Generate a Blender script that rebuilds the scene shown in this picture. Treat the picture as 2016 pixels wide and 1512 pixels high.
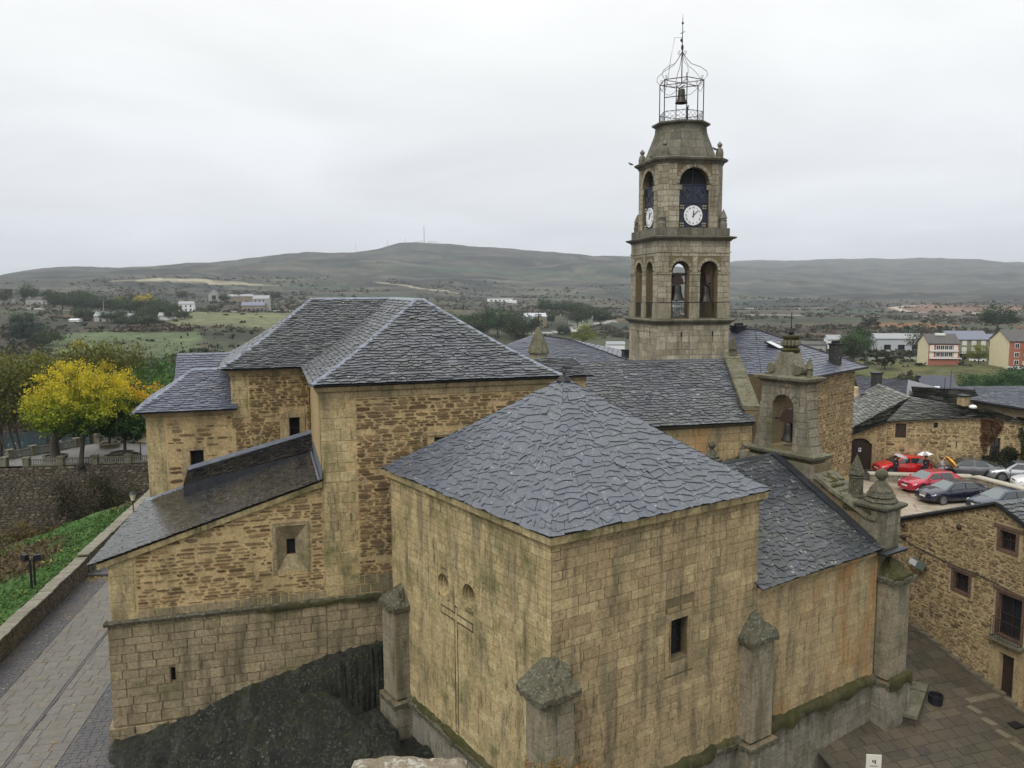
import bpy, math, random
from math import sin, cos, pi, radians, degrees, sqrt, atan2, hypot, exp, log, floor, ceil
from mathutils import Vector, noise
from mathutils.geometry import tessellate_polygon
import numpy as np
RN = random.Random(11)
sc = bpy.context.scene
COL = sc.collection
for o in list(bpy.data.objects): bpy.data.objects.remove(o)

# ------------------------------------------------------------ camera
PITCH, ROLL = 0.1143, -0.0048
cf = Vector((0, cos(PITCH), -sin(PITCH))); cu0 = Vector((0, sin(PITCH), cos(PITCH))); cx0 = Vector((1, 0, 0))
cx = cx0*cos(ROLL) + cu0*sin(ROLL); cu = -cx0*sin(ROLL) + cu0*cos(ROLL)
cd = bpy.data.cameras.new('camera'); cam = bpy.data.objects.new('camera', cd); COL.objects.link(cam)
cd.sensor_width = 36; cd.lens = 36*1600/2016; cd.clip_start = 0.1; cd.clip_end = 40000
from mathutils import Matrix
cam.matrix_world = Matrix(((cx.x, cu.x, -cf.x, 0), (cx.y, cu.y, -cf.y, 0), (cx.z, cu.z, -cf.z, 0), (0, 0, 0, 1)))
sc.camera = cam

# ------------------------------------------------------------ overcast sky and weak sun
world = bpy.data.worlds.new('World'); sc.world = world; world.use_nodes = True
def N(t, kind, **kw):
    n = t.nodes.new(kind)
    for k, v in kw.items():
        if k.startswith('i_'):
            n.inputs[k[2:].replace('_', ' ')].default_value = v
        else: setattr(n, k, v)
    return n
wt = world.node_tree; wt.nodes.clear()
SUN_EL, SUN_ROT = radians(50), radians(215)
sky = N(wt, 'ShaderNodeTexSky', sky_type='NISHITA', sun_disc=False, sun_elevation=SUN_EL, sun_rotation=SUN_ROT)
bgn = N(wt, 'ShaderNodeBackground'); bgn.inputs['Strength'].default_value = 0.10
bgc = N(wt, 'ShaderNodeBackground')
tc = N(wt, 'ShaderNodeTexCoord'); sep = N(wt, 'ShaderNodeSeparateXYZ'); wt.links.new(tc.outputs['Generated'], sep.inputs[0])
# cloud deck projected on a flat ceiling so that it foreshortens towards the horizon
mx = N(wt, 'ShaderNodeMath', operation='MAXIMUM'); wt.links.new(sep.outputs['Z'], mx.inputs[0]); mx.inputs[1].default_value = 0.0
ad = N(wt, 'ShaderNodeMath', operation='ADD'); wt.links.new(mx.outputs[0], ad.inputs[0]); ad.inputs[1].default_value = 0.16
dv = N(wt, 'ShaderNodeVectorMath', operation='DIVIDE')
cmb = N(wt, 'ShaderNodeCombineXYZ'); [wt.links.new(ad.outputs[0], cmb.inputs[i]) for i in range(3)]
wt.links.new(tc.outputs['Generated'], dv.inputs[0]); wt.links.new(cmb.outputs[0], dv.inputs[1])
nz = N(wt, 'ShaderNodeTexNoise'); nz.inputs['Scale'].default_value = 0.9; nz.inputs['Detail'].default_value = 7; nz.inputs['Roughness'].default_value = 0.5
nz.inputs['Distortion'].default_value = 0.5
wt.links.new(dv.outputs[0], nz.inputs['Vector'])
mr = N(wt, 'ShaderNodeMapRange'); mr.inputs['From Min'].default_value = 0.3; mr.inputs['From Max'].default_value = 0.7; mr.inputs['To Min'].default_value = 0.91; mr.inputs['To Max'].default_value = 1.08
wt.links.new(nz.outputs['Fac'], mr.inputs['Value'])
cr = N(wt, 'ShaderNodeValToRGB'); wt.links.new(mx.outputs[0], cr.inputs[0])
def ramp(r, pts):
    e = r.color_ramp.elements
    while len(e) > 1: e.remove(e[-1])
    e[0].position = pts[0][0]; e[0].color = (*pts[0][1], 1)
    for p, c in pts[1:]:
        k = e.new(p); k.color = (*c, 1)
ramp(cr, [(0.0, (.485, .505, .54)), (0.05, (.495, .515, .55)), (0.14, (.55, .565, .585)), (0.25, (.63, .64, .64)), (0.42, (.68, .685, .68)), (1.0, (1.15, 1.15, 1.12))])
mul = N(wt, 'ShaderNodeVectorMath', operation='SCALE'); wt.links.new(cr.outputs['Color'], mul.inputs[0]); wt.links.new(mr.outputs[0], mul.inputs['Scale'])
wt.links.new(mul.outputs[0], bgc.inputs['Color']); bgc.inputs['Strength'].default_value = 0.94
wt.links.new(sky.outputs['Color'], bgn.inputs['Color'])
mxs = N(wt, 'ShaderNodeMixShader'); mxs.inputs[0].default_value = 0.96
wt.links.new(bgn.outputs[0], mxs.inputs[1]); wt.links.new(bgc.outputs[0], mxs.inputs[2])
wo = N(wt, 'ShaderNodeOutputWorld'); wt.links.new(mxs.outputs[0], wo.inputs['Surface'])
sl = bpy.data.lights.new('sun', 'SUN'); sl.energy = 1.1; sl.angle = radians(28); sl.color = (1, .97, .92)
so = bpy.data.objects.new('sun', sl); COL.objects.link(so)
sdir = Vector((sin(SUN_ROT)*cos(SUN_EL), cos(SUN_ROT)*cos(SUN_EL), sin(SUN_EL)))
so.rotation_euler = sdir.to_track_quat('Z', 'Y').to_euler()
sc.view_settings.view_transform = 'Standard'; sc.view_settings.look = 'None'; sc.view_settings.gamma = 1
sc.view_settings.use_curve_mapping = False; sc.view_settings.exposure = 0.72
HAZE = 0.00012

# ------------------------------------------------------------ helpers
ORG = {}
def tag(o, label=None, cat=None, group=None, kind=None):
    if label: o['label'] = label
    if cat: o['category'] = cat
    if group: o['group'] = group
    if kind: o['kind'] = kind
    return o
def thing(name, loc, label, cat, group=None):
    o = bpy.data.objects.new(name, None); COL.objects.link(o); o.empty_display_size = .2
    o.location = loc; ORG[o] = Vector(loc)
    return tag(o, label, cat, group)
class G:
    def __init__(s): s.V = []; s.F = []; s.M = []; s.T = []; s.C = None
    def add(s, v, f, t=.5, m=0):
        b = len(s.V); s.V.extend(v); s.F.extend([tuple(i+b for i in q) for q in f]); s.M.extend([m]*len(f)); s.T.extend([t]*len(v)); return s
    def mesh(s, name, mats, org, smooth=False):
        me = bpy.data.meshes.new(name)
        v = [(p[0]-org[0], p[1]-org[1], p[2]-org[2]) for p in s.V]
        me.from_pydata(v, [], s.F)
        for m in mats: me.materials.append(m)
        if len(mats) > 1: me.polygons.foreach_set('material_index', s.M)
        a = me.attributes.new('rnd', 'FLOAT', 'POINT'); a.data.foreach_set('value', s.T)
        if s.C is not None:
            a = me.attributes.new('col', 'FLOAT_COLOR', 'POINT'); a.data.foreach_set('color', np.array(s.C, 'f').ravel())
        if smooth: me.polygons.foreach_set('use_smooth', [True]*len(me.polygons))
        me.update(); return me
    def build(s, name, mats, parent=None, smooth=False, kind=None, label=None):
        if not isinstance(mats, (list, tuple)): mats = [mats]
        org = ORG[parent] if parent is not None else Vector((0, 0, 0))
        o = bpy.data.objects.new(name, s.mesh(name, mats, org, smooth)); COL.objects.link(o)
        if parent is not None: o.parent = parent
        ORG[o] = org
        if kind: o['kind'] = kind
        if label: o['label'] = label
        return o
class Fr:
    def __init__(s, o, az): s.o = Vector(o); s.az = az; s.u = Vector((cos(az), sin(az), 0)); s.v = Vector((-sin(az), cos(az), 0))
    def P(s, a, b, z): return s.o + s.u*a + s.v*b + Vector((0, 0, z))
    def wall(s, a0, b0, az_off): return Fr(s.P(a0, b0, 0), s.az+az_off)     # wall frame: u along, -v outward
def box(g, fr, a0, a1, b0, b1, z0, z1, t=.5, m=0, tap=0):
    v = [fr.P(a, b, z) for z, q in ((z0, 0), (z1, tap)) for a, b in ((a0+q, b0+q), (a1-q, b0+q), (a1-q, b1-q), (a0+q, b1-q))]
    g.add(v, [(3, 2, 1, 0), (4, 5, 6, 7), (0, 1, 5, 4), (1, 2, 6, 5), (2, 3, 7, 6), (3, 0, 4, 7)], t, m)
def prism(g, bot, top, t=.5, m=0):
    n = len(bot); g.add(list(bot)+list(top), [tuple(range(n))[::-1], tuple(range(n, 2*n))] + [(i, (i+1) % n, n+(i+1) % n, n+i) for i in range(n)], t, m)
def lathe(g, c, prof, n=12, rot=0, t=.5, m=0, sx=1, sy=1, cap=True):
    c = Vector(c); v = []
    for r, z in prof:
        for k in range(n):
            a = rot+2*pi*k/n; v.append(c+Vector((r*cos(a)*sx, r*sin(a)*sy, z)))
    f = [(i*n+k, i*n+(k+1) % n, (i+1)*n+(k+1) % n, (i+1)*n+k) for i in range(len(prof)-1) for k in range(n)]
    if cap: f += [tuple(range(n))[::-1], tuple(range((len(prof)-1)*n, len(prof)*n))]
    g.add(v, f, t, m)
def sqlathe(g, fr, a, b, prof, t=.5, m=0):
    lathe(g, fr.P(a, b, 0), [(r*sqrt(2), z) for r, z in prof], 4, fr.az+pi/4, t, m)
def tube(g, pts, r, n=6, t=.5, m=0):
    pts = [Vector(p) for p in pts]; v = []
    rs = r if isinstance(r, (list, tuple)) else [r]*len(pts)
    for i, p in enumerate(pts):
        d = (pts[min(i+1, len(pts)-1)]-pts[max(i-1, 0)]).normalized()
        h = Vector((0, 0, 1)) if abs(d.z) < .9 else Vector((1, 0, 0))
        x = d.cross(h).normalized(); y = d.cross(x)
        for k in range(n):
            a = 2*pi*k/n; v.append(p+(x*cos(a)+y*sin(a))*rs[i])
    f = [(i*n+k, i*n+(k+1) % n, (i+1)*n+(k+1) % n, (i+1)*n+k) for i in range(len(pts)-1) for k in range(n)]
    f += [tuple(range(n))[::-1], tuple(range((len(pts)-1)*n, len(pts)*n))]
    g.add(v, f, t, m)
def ball(g, c, r, n=12, t=.5, m=0, sz=1):
    lathe(g, c, [(max(.001, r*sin(pi*i/8)), -r*cos(pi*i/8)*sz) for i in range(9)], n, 0, t, m)
def view_score(c, nrm, area):
    d = c.dot(cf)
    if d < 1: return 0
    x = 1600*c.dot(cx)/d; y = 1600*c.dot(cu)/d
    if abs(x) > 1020 or abs(y) > 770: return 0
    L = c.length; k = -nrm.dot(c)/L
    return max(0.0, k)*area/(L*L)
def emit(pieces, parent, mat, name, rest, limit=300):
    """pieces: (verts, faces, tint, score). The largest in view become objects, the rest one joined part."""
    pieces.sort(key=lambda p: -p[3])
    mats = mat if isinstance(mat, (list, tuple)) else [mat]
    if name == 'slate': mats = [mats[0], M['slate_bed_edge_shade']]  # slate edges take the near-black bed colour: gap shade painted on them
    for v, f, t, s in pieces[:limit]:
        if s <= 0: break
        g = G(); g.add(v, f, t)
        if len(mats) > 1: g.M = [0]+[1]*(len(f)-1)
        g.build(name, mats, parent)
    left = [p for i, p in enumerate(pieces) if i >= limit or p[3] <= 0]
    if left:
        g = G()
        for v, f, t, s in left:
            g.add(v, f, t)
            if len(mats) > 1: g.M[-len(f)+1:] = [1]*(len(f)-1)
        g.build(rest, mats, parent, kind='stuff')

# ---- flat walls with openings -------------------------------------------------
def arch(s0, s1, z0, z1, n=10):
    r = (s1-s0)/2; c = (s0+s1)/2
    return [(s0, z0), (s1, z0)] + [(c+r*cos(pi*i/n), z1-r+r*sin(pi*i/n)) for i in range(n+1)]
def rect(s0, s1, z0, z1): return [(s0, z0), (s1, z0), (s1, z1), (s0, z1)]
def circ(s, z, r, n=18): return [(s+r*cos(2*pi*i/n), z+r*sin(2*pi*i/n)) for i in range(n)]
def wallmesh(g, W, outline, holes=(), th=.5, t=.5, off=0.0, m=0):
    loops = [outline]+list(holes)
    flat = [p for l in loops for p in l]
    tri = tessellate_polygon([[Vector((p[0], p[1], 0)) for p in l] for l in loops])
    n = len(flat); v = [W.P(p[0], off, p[1]) for p in flat]+[W.P(p[0], th, p[1]) for p in flat]
    f = []
    for a, b, c in tri:
        A, B, Cc = flat[a], flat[b], flat[c]
        if (B[0]-A[0])*(Cc[1]-A[1])-(B[1]-A[1])*(Cc[0]-A[0]) < 0: a, b = b, a
        f.append((a, b, c)); f.append((n+c, n+b, n+a))
    k = 0
    for l in loops:
        L = len(l)
        for i in range(L):
            a, b = k+i, k+(i+1) % L
            f.append((a, n+a, n+b, b) if l is outline else (a, b, n+b, n+a))
        k += L
    g.add(v, f, t, m)
def clip_poly(poly, a, b):     # keep the side left of a->b
    out = []; n = len(poly)
    def sd(p): return (b[0]-a[0])*(p[1]-a[1])-(b[1]-a[1])*(p[0]-a[0])
    for i in range(n):
        p, q = poly[i], poly[(i+1) % n]; sp, sq = sd(p), sd(q)
        if sp >= 0: out.append(p)
        if (sp >= 0) != (sq >= 0):
            k = sp/(sp-sq); out.append((p[0]+k*(q[0]-p[0]), p[1]+k*(q[1]-p[1])))
    return out
def band_range(poly, z0, z1):
    a = clip_poly(poly, (0, z0), (1, z0)); 
    if len(a) < 3: return None
    a = clip_poly(a, (1, z1), (0, z1))
    if len(a) < 3: return None
    xs = [p[0] for p in a]
    return (min(xs), max(xs)) if max(xs)-min(xs) > .01 else None
def stone_prism(W, poly, h, cham, tint):
    n = len(poly); cxs = sum(p[0] for p in poly)/n; czs = sum(p[1] for p in poly)/n
    inn = []
    for p in poly:
        dx, dz = cxs-p[0], czs-p[1]; L = max(hypot(dx, dz), 1e-6); k = min(cham/L*1.4, .45)
        inn.append((p[0]+dx*k, p[1]+dz*k))
    v = [W.P(p[0], .01, p[1]) for p in poly]+[W.P(p[0], -h+RN.uniform(-.12, .12)*h, p[1]) for p in inn]
    f = [tuple(range(n, 2*n))]+[(i, (i+1) % n, n+(i+1) % n, n+i) for i in range(n)]
    area = abs(sum(poly[i][0]*poly[(i+1) % n][1]-poly[(i+1) % n][0]*poly[i][1] for i in range(n)))/2
    return (v, f, tint, view_score(W.P(cxs, 0, czs), -W.v, area))
def lay(W, outline, holes=(), kind='ashlar', hc=.36, wr=(.45, 1.0), gap=.008, proud=.012, tint=(0, 1), skip=0.0, rough=.0, regions=None):
    """outline convex (counter-clockwise). Returns list of stone pieces."""
    out = []; zs = [p[1] for p in outline]; z = min(zs); zt = max(zs)
    while z < zt-.03:
        h = hc*RN.uniform(.8, 1.2) if kind == 'ashlar' else hc*RN.choice((.55, .75, 1, 1, 1.3, 1.6))
        z1 = min(z+h, zt)
        if zt-z1 < hc*.3: z1 = zt
        R = band_range(outline, z, z1)
        if R:
            segs = [R]
            for hl in holes:
                r = band_range(hl, z, z1)
                if r:
                    ns = []
                    for a, b in segs:
                        if r[1] <= a or r[0] >= b: ns.append((a, b)); continue
                        if r[0]-a > .06: ns.append((a, r[0]))
                        if b-r[1] > .06: ns.append((r[1], b))
                    segs = ns
            for a, b in segs:
                s = a - (RN.uniform(0, wr[0]*.8) if a == R[0] and kind != 'ashlar' else 0)
                first = True
                while s < b-.02:
                    w = RN.uniform(*wr)*(1 if kind == 'ashlar' else (h/hc)**.4)
                    if first and kind == 'ashlar': w *= RN.uniform(.4, 1)
                    first = False
                    e = s+w
                    if b-e < wr[0]*.45: e = b
                    s0, s1 = max(s, a), min(e, b)
                    s = e
                    if s1-s0 < .05 or RN.random() < skip: continue
                    g2 = gap*.5*RN.uniform(.7, 1.5)
                    if kind == 'ashlar':
                        j = rough
                        po = [(s0+g2+RN.uniform(0, j), z+g2+RN.uniform(0, j)), (s1-g2-RN.uniform(0, j), z+g2+RN.uniform(0, j)), (s1-g2-RN.uniform(0, j), z1-g2-RN.uniform(0, j)), (s0+g2+RN.uniform(0, j), z1-g2-RN.uniform(0, j))]
                    else:
                        hh = z1-z; d = min((s1-s0)*.22, hh*1.0)
                        q = lambda k: RN.uniform(0, k)
                        po = [(s0+g2+q(d), z+g2+q(hh*.15)), ((s0+s1)/2+RN.uniform(-d, d), z+g2-q(hh*.08)), (s1-g2-q(d), z+g2+q(hh*.2)), (s1-g2-q(d*.4), (z+z1)/2+RN.uniform(-.2, .2)*hh),
                              (s1-g2-q(d), z1-g2-q(hh*.2)), ((s0+s1)/2+RN.uniform(-d, d), z1-g2+q(hh*.05)), (s0+g2+q(d), z1-g2-q(hh*.2)), (s0+g2+q(d*.4), (z+z1)/2+RN.uniform(-.2, .2)*hh)]
                    n = len(outline)
                    for i in range(n):
                        if len(po) < 3: break
                        po = clip_poly(po, outline[i], outline[(i+1) % n])
                    if len(po) < 3: continue
                    if (max(p[0] for p in po)-min(p[0] for p in po)) < .04: continue
                    out.append(stone_prism(W, po, proud*RN.uniform(.7, 1.4), .012 if kind == 'ashlar' else .018, RN.uniform(*tint)))
        z = z1
    return out
def voussoirs(W, c, zc, r, wd, n, proud=.02, a0=0, a1=pi, g=.012):
    out = []
    for i in range(n):
        x0 = a0+(a1-a0)*i/n+g/r; x1 = a0+(a1-a0)*(i+1)/n-g/r
        po = [(c+r*cos(x0), zc+r*sin(x0)), (c+(r+wd)*cos(x0), zc+(r+wd)*sin(x0)), (c+(r+wd)*cos(x1), zc+(r+wd)*sin(x1)), (c+r*cos(x1), zc+r*sin(x1))]
        out.append(stone_prism(W, po, proud, .012, RN.random()))
    return out
def molding(fr, path, prof, seg=.95, gap=.008, closed=False, tint=(0, 1)):
    """profile (out,z) swept along path [(a,b)...] in frame fr; outward is right of travel. Returns pieces."""
    n = len(path); out = []; segs = n if closed else n-1
    def d(i): 
        p, q = path[i % n], path[(i+1) % n]; L = hypot(q[0]-p[0], q[1]-p[1]); return ((q[0]-p[0])/L, (q[1]-p[1])/L)
    def mit(i):
        if not closed and i == 0: x = d(0); return (x[1], -x[0])
        if not closed and i == n-1: x = d(n-2); return (x[1], -x[0])
        x, y = d(i-1), d(i); n1 = (x[1], -x[0]); n2 = (y[1], -y[0]); k = 1+n1[0]*n2[0]+n1[1]*n2[1]
        return ((n1[0]+n2[0])/k, (n1[1]+n2[1])/k)
    for i in range(segs):
        p, q = path[i], path[(i+1) % n]; L = hypot(q[0]-p[0], q[1]-p[1]); m0, m1 = mit(i), mit((i+1) % n if closed else i+1)
        nn = (d(i)[1], -d(i)[0]); cnt = max(1, round(L/seg))
        cuts = [0]+sorted((k+RN.uniform(-.18, .18))/cnt for k in range(1, cnt))+[1]
        for k in range(cnt):
            e0, e1 = cuts[k], cuts[k+1]; ends = []
            for e, isend, mm in ((e0, k == 0, m0), (e1, k == cnt-1, m1)):
                ofs = 0 if isend else (gap/2 if e == e0 else -gap/2)
                x = p[0]+(q[0]-p[0])*(e+ofs/L); y = p[1]+(q[1]-p[1])*(e+ofs/L); o = mm if isend else nn
                ends.append([fr.P(x+o[0]*r, y+o[1]*r, z) for r, z in prof])
            m = len(prof); v = ends[0]+ends[1]
            f = [(j, m+j, m+j+1, j+1) for j in range(m-1)]+[tuple(range(m)), tuple(range(2*m-1, m-1, -1))]
            w = fr.u*nn[0]+fr.v*nn[1]
            out.append((v, f, RN.uniform(*tint), view_score(v[m//2], w, .3)+1e-9))
    return out
# ---- slate roofs -------------------------------------------------
def slates(g0, A, B, Cc, D, expo=.2, wr=(.28, .55), sag=.35, th=.022, jit=.28, tint=(0, 1), lift=.03, u_clip=None):
    """A,B eave (left,right), C above B, D above A. Adds the bedding surface to g0, returns slate pieces."""
    A, B, Cc, D = map(Vector, (A, B, Cc, D)); H = ((Cc.z+D.z)-(A.z+B.z))/2
    def P(u, t):
        p = (A*(1-u)+B*u)*(1-t)+(D*(1-u)+Cc*u)*t
        p.z -= sag*H*.62*t*(1-t)*(1.35-t*.7); return p
    def Nn(u, t):
        e = .01; a = P(min(u+e, 1), t)-P(max(u-e, 0), t); b = P(u, min(t+e, 1))-P(u, max(t-e, 0))
        if a.length < 1e-4: a = B-A
        n = a.cross(b); n.normalize(); return n if n.z > 0 else -n
    nu, nt = 8, 10; b = [P(i/nu, j/nt)-Vector((0, 0, .015)) for j in range(nt+1) for i in range(nu+1)]
    g0.add(b, [(j*(nu+1)+i, j*(nu+1)+i+1, (j+1)*(nu+1)+i+1, (j+1)*(nu+1)+i) for j in range(nt) for i in range(nu)], .2)
    low = [p-Vector((0, 0, .035)) for p in b[:nu+1]]
    g0.add(b[:nu+1]+low, [(i, nu+1+i, nu+2+i, i+1) for i in range(nu)], .1)
    L = (P(.5, 1)-P(.5, 0)).length; rows = max(2, int(L/expo)); out = []
    for r in range(rows):
        t0 = r/rows; t1 = min(1, (r+1.35)/rows); dt = 1/rows
        W = (P(1, t0)-P(0, t0)).length
        if W < .08: continue
        u = -RN.uniform(0, wr[0]*.7)/W
        while u < 1-.001:
            w = RN.uniform(*wr)*(1.5 if RN.random() < .12 else .7 if RN.random() < .15 else 1)/W; u0, u1 = max(0, u), min(1, u+w)
            if 1-u1 < wr[0]*.4/W: u1 = 1
            u += w
            if u1 == 1: u = 2
            if u1-u0 < .05/W: continue
            gp = .004/W; a, c = (u0+gp if u0 > 0 else -.028/W), (u1-gp if u1 < 1 else 1+.028/W)
            um = a+(c-a)*RN.uniform(.25, .75)
            j = [RN.uniform(-1, .5)*jit*dt for _ in range(3)]
            tt = [max(0 if r else -.25*dt, t0+x) for x in j]
            if r == 0: tt = [-.1*dt+x*.3 for x in j]
            s = RN.uniform(-.3, .3)*jit*dt; sk = RN.uniform(-.03, .03)/W
            up = [(c+sk, t1), (a+sk, t1)]
            lo = [(a, tt[0]), (um, min(tt[1]+s, tt[1])), (c, tt[2])]
            nn = Nn((a+c)/2, (t0+t1)/2); hh = lift*RN.uniform(.75, 1.35); x = RN.uniform(-.006, .006)
            top = [P(*q)+nn*(th*.3+(hh+th*.7)*(t1-q[1])/(t1-t0)+(x if k == 0 else -x if k == 2 else 0)) for k, q in enumerate(lo)]+[P(min(1+.028/W, max(-.028/W, q[0])), q[1])+nn*(th*.3) for q in up]
            ups = (P((a+c)/2, min(1, t0+.02))-P((a+c)/2, t0)).normalized(); bot = [p-nn*th+ups*th*1.6 for p in top[:3]]
            v = top+bot
            f = [(0, 1, 2, 3, 4), (0, 5, 6, 1), (1, 6, 7, 2), (2, 7, 3), (0, 4, 5)]
            cc = (top[0]+top[2]+top[3]+top[4])/4
            out.append((v, f, RN.uniform(*tint), view_score(cc, nn, (top[2]-top[0]).length*(top[3]-top[2]).length)))
    return out, P
def ridge_strip(g, pts, w, h=.03, t=.5, m=0):
    """folded metal strip over a hip or ridge: pts list of world points"""
    pts = [Vector(p) for p in pts]; v = []
    for i, p in enumerate(pts):
        d = (pts[min(i+1, len(pts)-1)]-pts[max(i-1, 0)]); s = Vector((d.y, -d.x, 0)).normalized()
        v += [p-s*w+Vector((0, 0, h-w*.45)), p+Vector((0, 0, h+.02)), p+s*w+Vector((0, 0, h-w*.45)), p-s*w+Vector((0, 0, h-w*.45-.05)), p+s*w+Vector((0, 0, h-w*.45-.05))]
    n = len(pts); f = []
    for i in range(n-1):
        a, b = i*5, i*5+5
        f += [(a, a+1, b+1, b), (a+1, a+2, b+2, b+1), (a+3, a, b, b+3), (a+2, a+4, b+4, b+2)]
    f += [(0, 3, 4, 2, 1), tuple(x+5*(n-1) for x in (1, 2, 4, 3, 0))]
    g.add(v, f, t, m)
# ------------------------------------------------------------ materials
def base_mat(name):
    m = bpy.data.materials.new(name); m.use_nodes = True; t = m.node_tree; b = t.nodes['Principled BSDF']; return m, t, b
def mixc(t, fac, a, b, mode='MIX'):
    n = N(t, 'ShaderNodeMix', data_type='RGBA', blend_type=mode)
    for i, x in ((0, fac), (6, a), (7, b)):
        if isinstance(x, (int, float)): n.inputs[i].default_value = x
        elif isinstance(x, tuple): n.inputs[i].default_value = (*x, 1)
        else: t.links.new(x, n.inputs[i])
    return n.outputs[2]
def nse(t, scale, detail=4, rough=.6, vec=None, dist=0):
    n = N(t, 'ShaderNodeTexNoise'); n.inputs['Scale'].default_value = scale; n.inputs['Detail'].default_value = detail
    n.inputs['Roughness'].default_value = rough; n.inputs['Distortion'].default_value = dist
    if vec: t.links.new(vec, n.inputs['Vector'])
    return n.outputs['Fac']
def rng(t, x, a, b, c=0, d=1):
    n = N(t, 'ShaderNodeMapRange'); t.links.new(x, n.inputs['Value'])
    for k, v in zip(('From Min', 'From Max', 'To Min', 'To Max'), (a, b, c, d)): n.inputs[k].default_value = v
    return n.outputs[0]
def math_(t, op, a, b=0.):
    n = N(t, 'ShaderNodeMath', operation=op)
    for i, x in ((0, a), (1, b)):
        if isinstance(x, (int, float)): n.inputs[i].default_value = x
        else: t.links.new(x, n.inputs[i])
    return n.outputs[0]
def pos(t, sx=1, sy=1, sz=1):
    g = N(t, 'ShaderNodeNewGeometry'); m = N(t, 'ShaderNodeMapping'); m.inputs['Scale'].default_value = (sx, sy, sz); t.links.new(g.outputs['Position'], m.inputs[0]); return m.outputs[0]
def rnd_ramp(t, cols):
    a = N(t, 'ShaderNodeAttribute', attribute_name='rnd'); r = N(t, 'ShaderNodeValToRGB'); t.links.new(a.outputs['Fac'], r.inputs[0])
    r.color_ramp.interpolation = 'LINEAR'; ramp(r, [(i/(len(cols)-1), c) for i, c in enumerate(cols)]); return r.outputs['Color'], a.outputs['Fac']
def bump(t, b, h, s, d=.02):
    n = N(t, 'ShaderNodeBump'); n.inputs['Strength'].default_value = s; n.inputs['Distance'].default_value = d; t.links.new(h, n.inputs['Height']); t.links.new(n.outputs[0], b.inputs['Normal'])
def stone_mat(name, cols, moss=(.10, .10, .035), moss_amt=.3, spots=.3, streak=.35, wet=.0, zmoss=None, moss2=None, orange=0, grain=1, sc=1):
    m, t, b = base_mat(name); c, rf = rnd_ramp(t, cols); p = pos(t); ps = pos(t, 1, 1, .16)
    n1 = nse(t, 1.3, 5, .65, p); n2 = nse(t, 9, 5, .7, p); n3 = nse(t, 40, 3, .6, p); st = nse(t, 1.8, 4, .6, ps)
    c = mixc(t, rng(t, n1, .35, .65, 0, .45), c, mixc(t, .5, c, (.22, .15, .075)))
    c = mixc(t, math_(t, 'MULTIPLY', rng(t, n2, .38, .62), .62*grain), c, mixc(t, 1., c, (.46, .43, .37), 'MULTIPLY'))
    c = mixc(t, math_(t, 'MULTIPLY', rng(t, n3, .5, .66), .35*grain), c, mixc(t, 1., c, (1.45, 1.42, 1.35), 'MULTIPLY'))
    c = mixc(t, rng(t, st, .48, .68, 0, streak), c, (.07, .064, .042))
    if orange: c = mixc(t, rng(t, nse(t, .55, 3, .5, pos(t, 1.5, 1.5, .6)), .5, .64, 0, orange), c, (.42, .19, .045))
    mk = nse(t, .7*sc, 6, .7, p)
    if zmoss:
        g = N(t, 'ShaderNodeNewGeometry'); sp = N(t, 'ShaderNodeSeparateXYZ'); t.links.new(g.outputs['Position'], sp.inputs[0])
        zz = rng(t, sp.outputs['Z'], zmoss[0], zmoss[1], .22, 0) if zmoss[0] < zmoss[1] else rng(t, sp.outputs['Z'], zmoss[1], zmoss[0], 0, .22)
        mk = math_(t, 'ADD', mk, zz)
    c = mixc(t, math_(t, 'MULTIPLY', rng(t, mk, .50, .70), moss_amt), c, moss)
    if moss2:
        n = nse(t, 2.6*sc, 5, .75, p); c = mixc(t, rng(t, n, .53, .62, 0, moss2[1]), c, moss2[0])
    sp_ = nse(t, 13, 5, .8, p); c = mixc(t, rng(t, sp_, .575, .655, 0, spots), c, (.04, .036, .025))
    s2_ = nse(t, 5, 5, .75, pos(t, 1, 1, .09)); c = mixc(t, math_(t, 'MULTIPLY', rng(t, s2_, .52, .66), math_(t, 'MULTIPLY', rng(t, n1, .42, .6), streak*1.3)), c, (.075, .07, .042))
    t.links.new(c, b.inputs['Base Color'])
    b.inputs['Roughness'].default_value = .82-wet*.4; b.inputs['Specular IOR Level'].default_value = .3+wet*.3
    bump(t, b, math_(t, 'ADD', math_(t, 'MULTIPLY', n2, .8), math_(t, 'MULTIPLY', n3, .6)), .75, .035)
    return m
def slate_mat(name, cols, lichen=.5, moss=.2, rough=.32, mosscol=(.075, .08, .035), lsc=5.):
    m, t, b = base_mat(name); c, rf = rnd_ramp(t, cols); p = pos(t)
    n1 = nse(t, .5, 5, .6, p); n2 = nse(t, 7, 4, .65, p)
    c = mixc(t, rng(t, n2, .3, .8, 0, .55), c, mixc(t, 1., c, (.55, .58, .62), 'MULTIPLY'))
    c = mixc(t, rng(t, n1, .42, .68, 0, moss), c, mosscol)
    l1 = nse(t, lsc, 3, .5, p); l2 = nse(t, lsc*3.3, 2, .5, p)
    lm = math_(t, 'MULTIPLY', rng(t, l1, .56, .68), rng(t, l2, .56, .64)); c = mixc(t, math_(t, 'MULTIPLY', lm, lichen), c, (.36, .38, .33))
    t.links.new(c, b.inputs['Base Color'])
    rr = math_(t, 'ADD', rng(t, n2, .3, .7, rough-.08, rough+.14), math_(t, 'MULTIPLY', rf, .08)); t.links.new(rr, b.inputs['Roughness'])
    b.inputs['Specular IOR Level'].default_value = .55
    bump(t, b, math_(t, 'ADD', math_(t, 'MULTIPLY', nse(t, 3.5, 4, .6, p), .8), math_(t, 'MULTIPLY', nse(t, 28, 3, .6, p), .35)), .4, .02)
    return m
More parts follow.
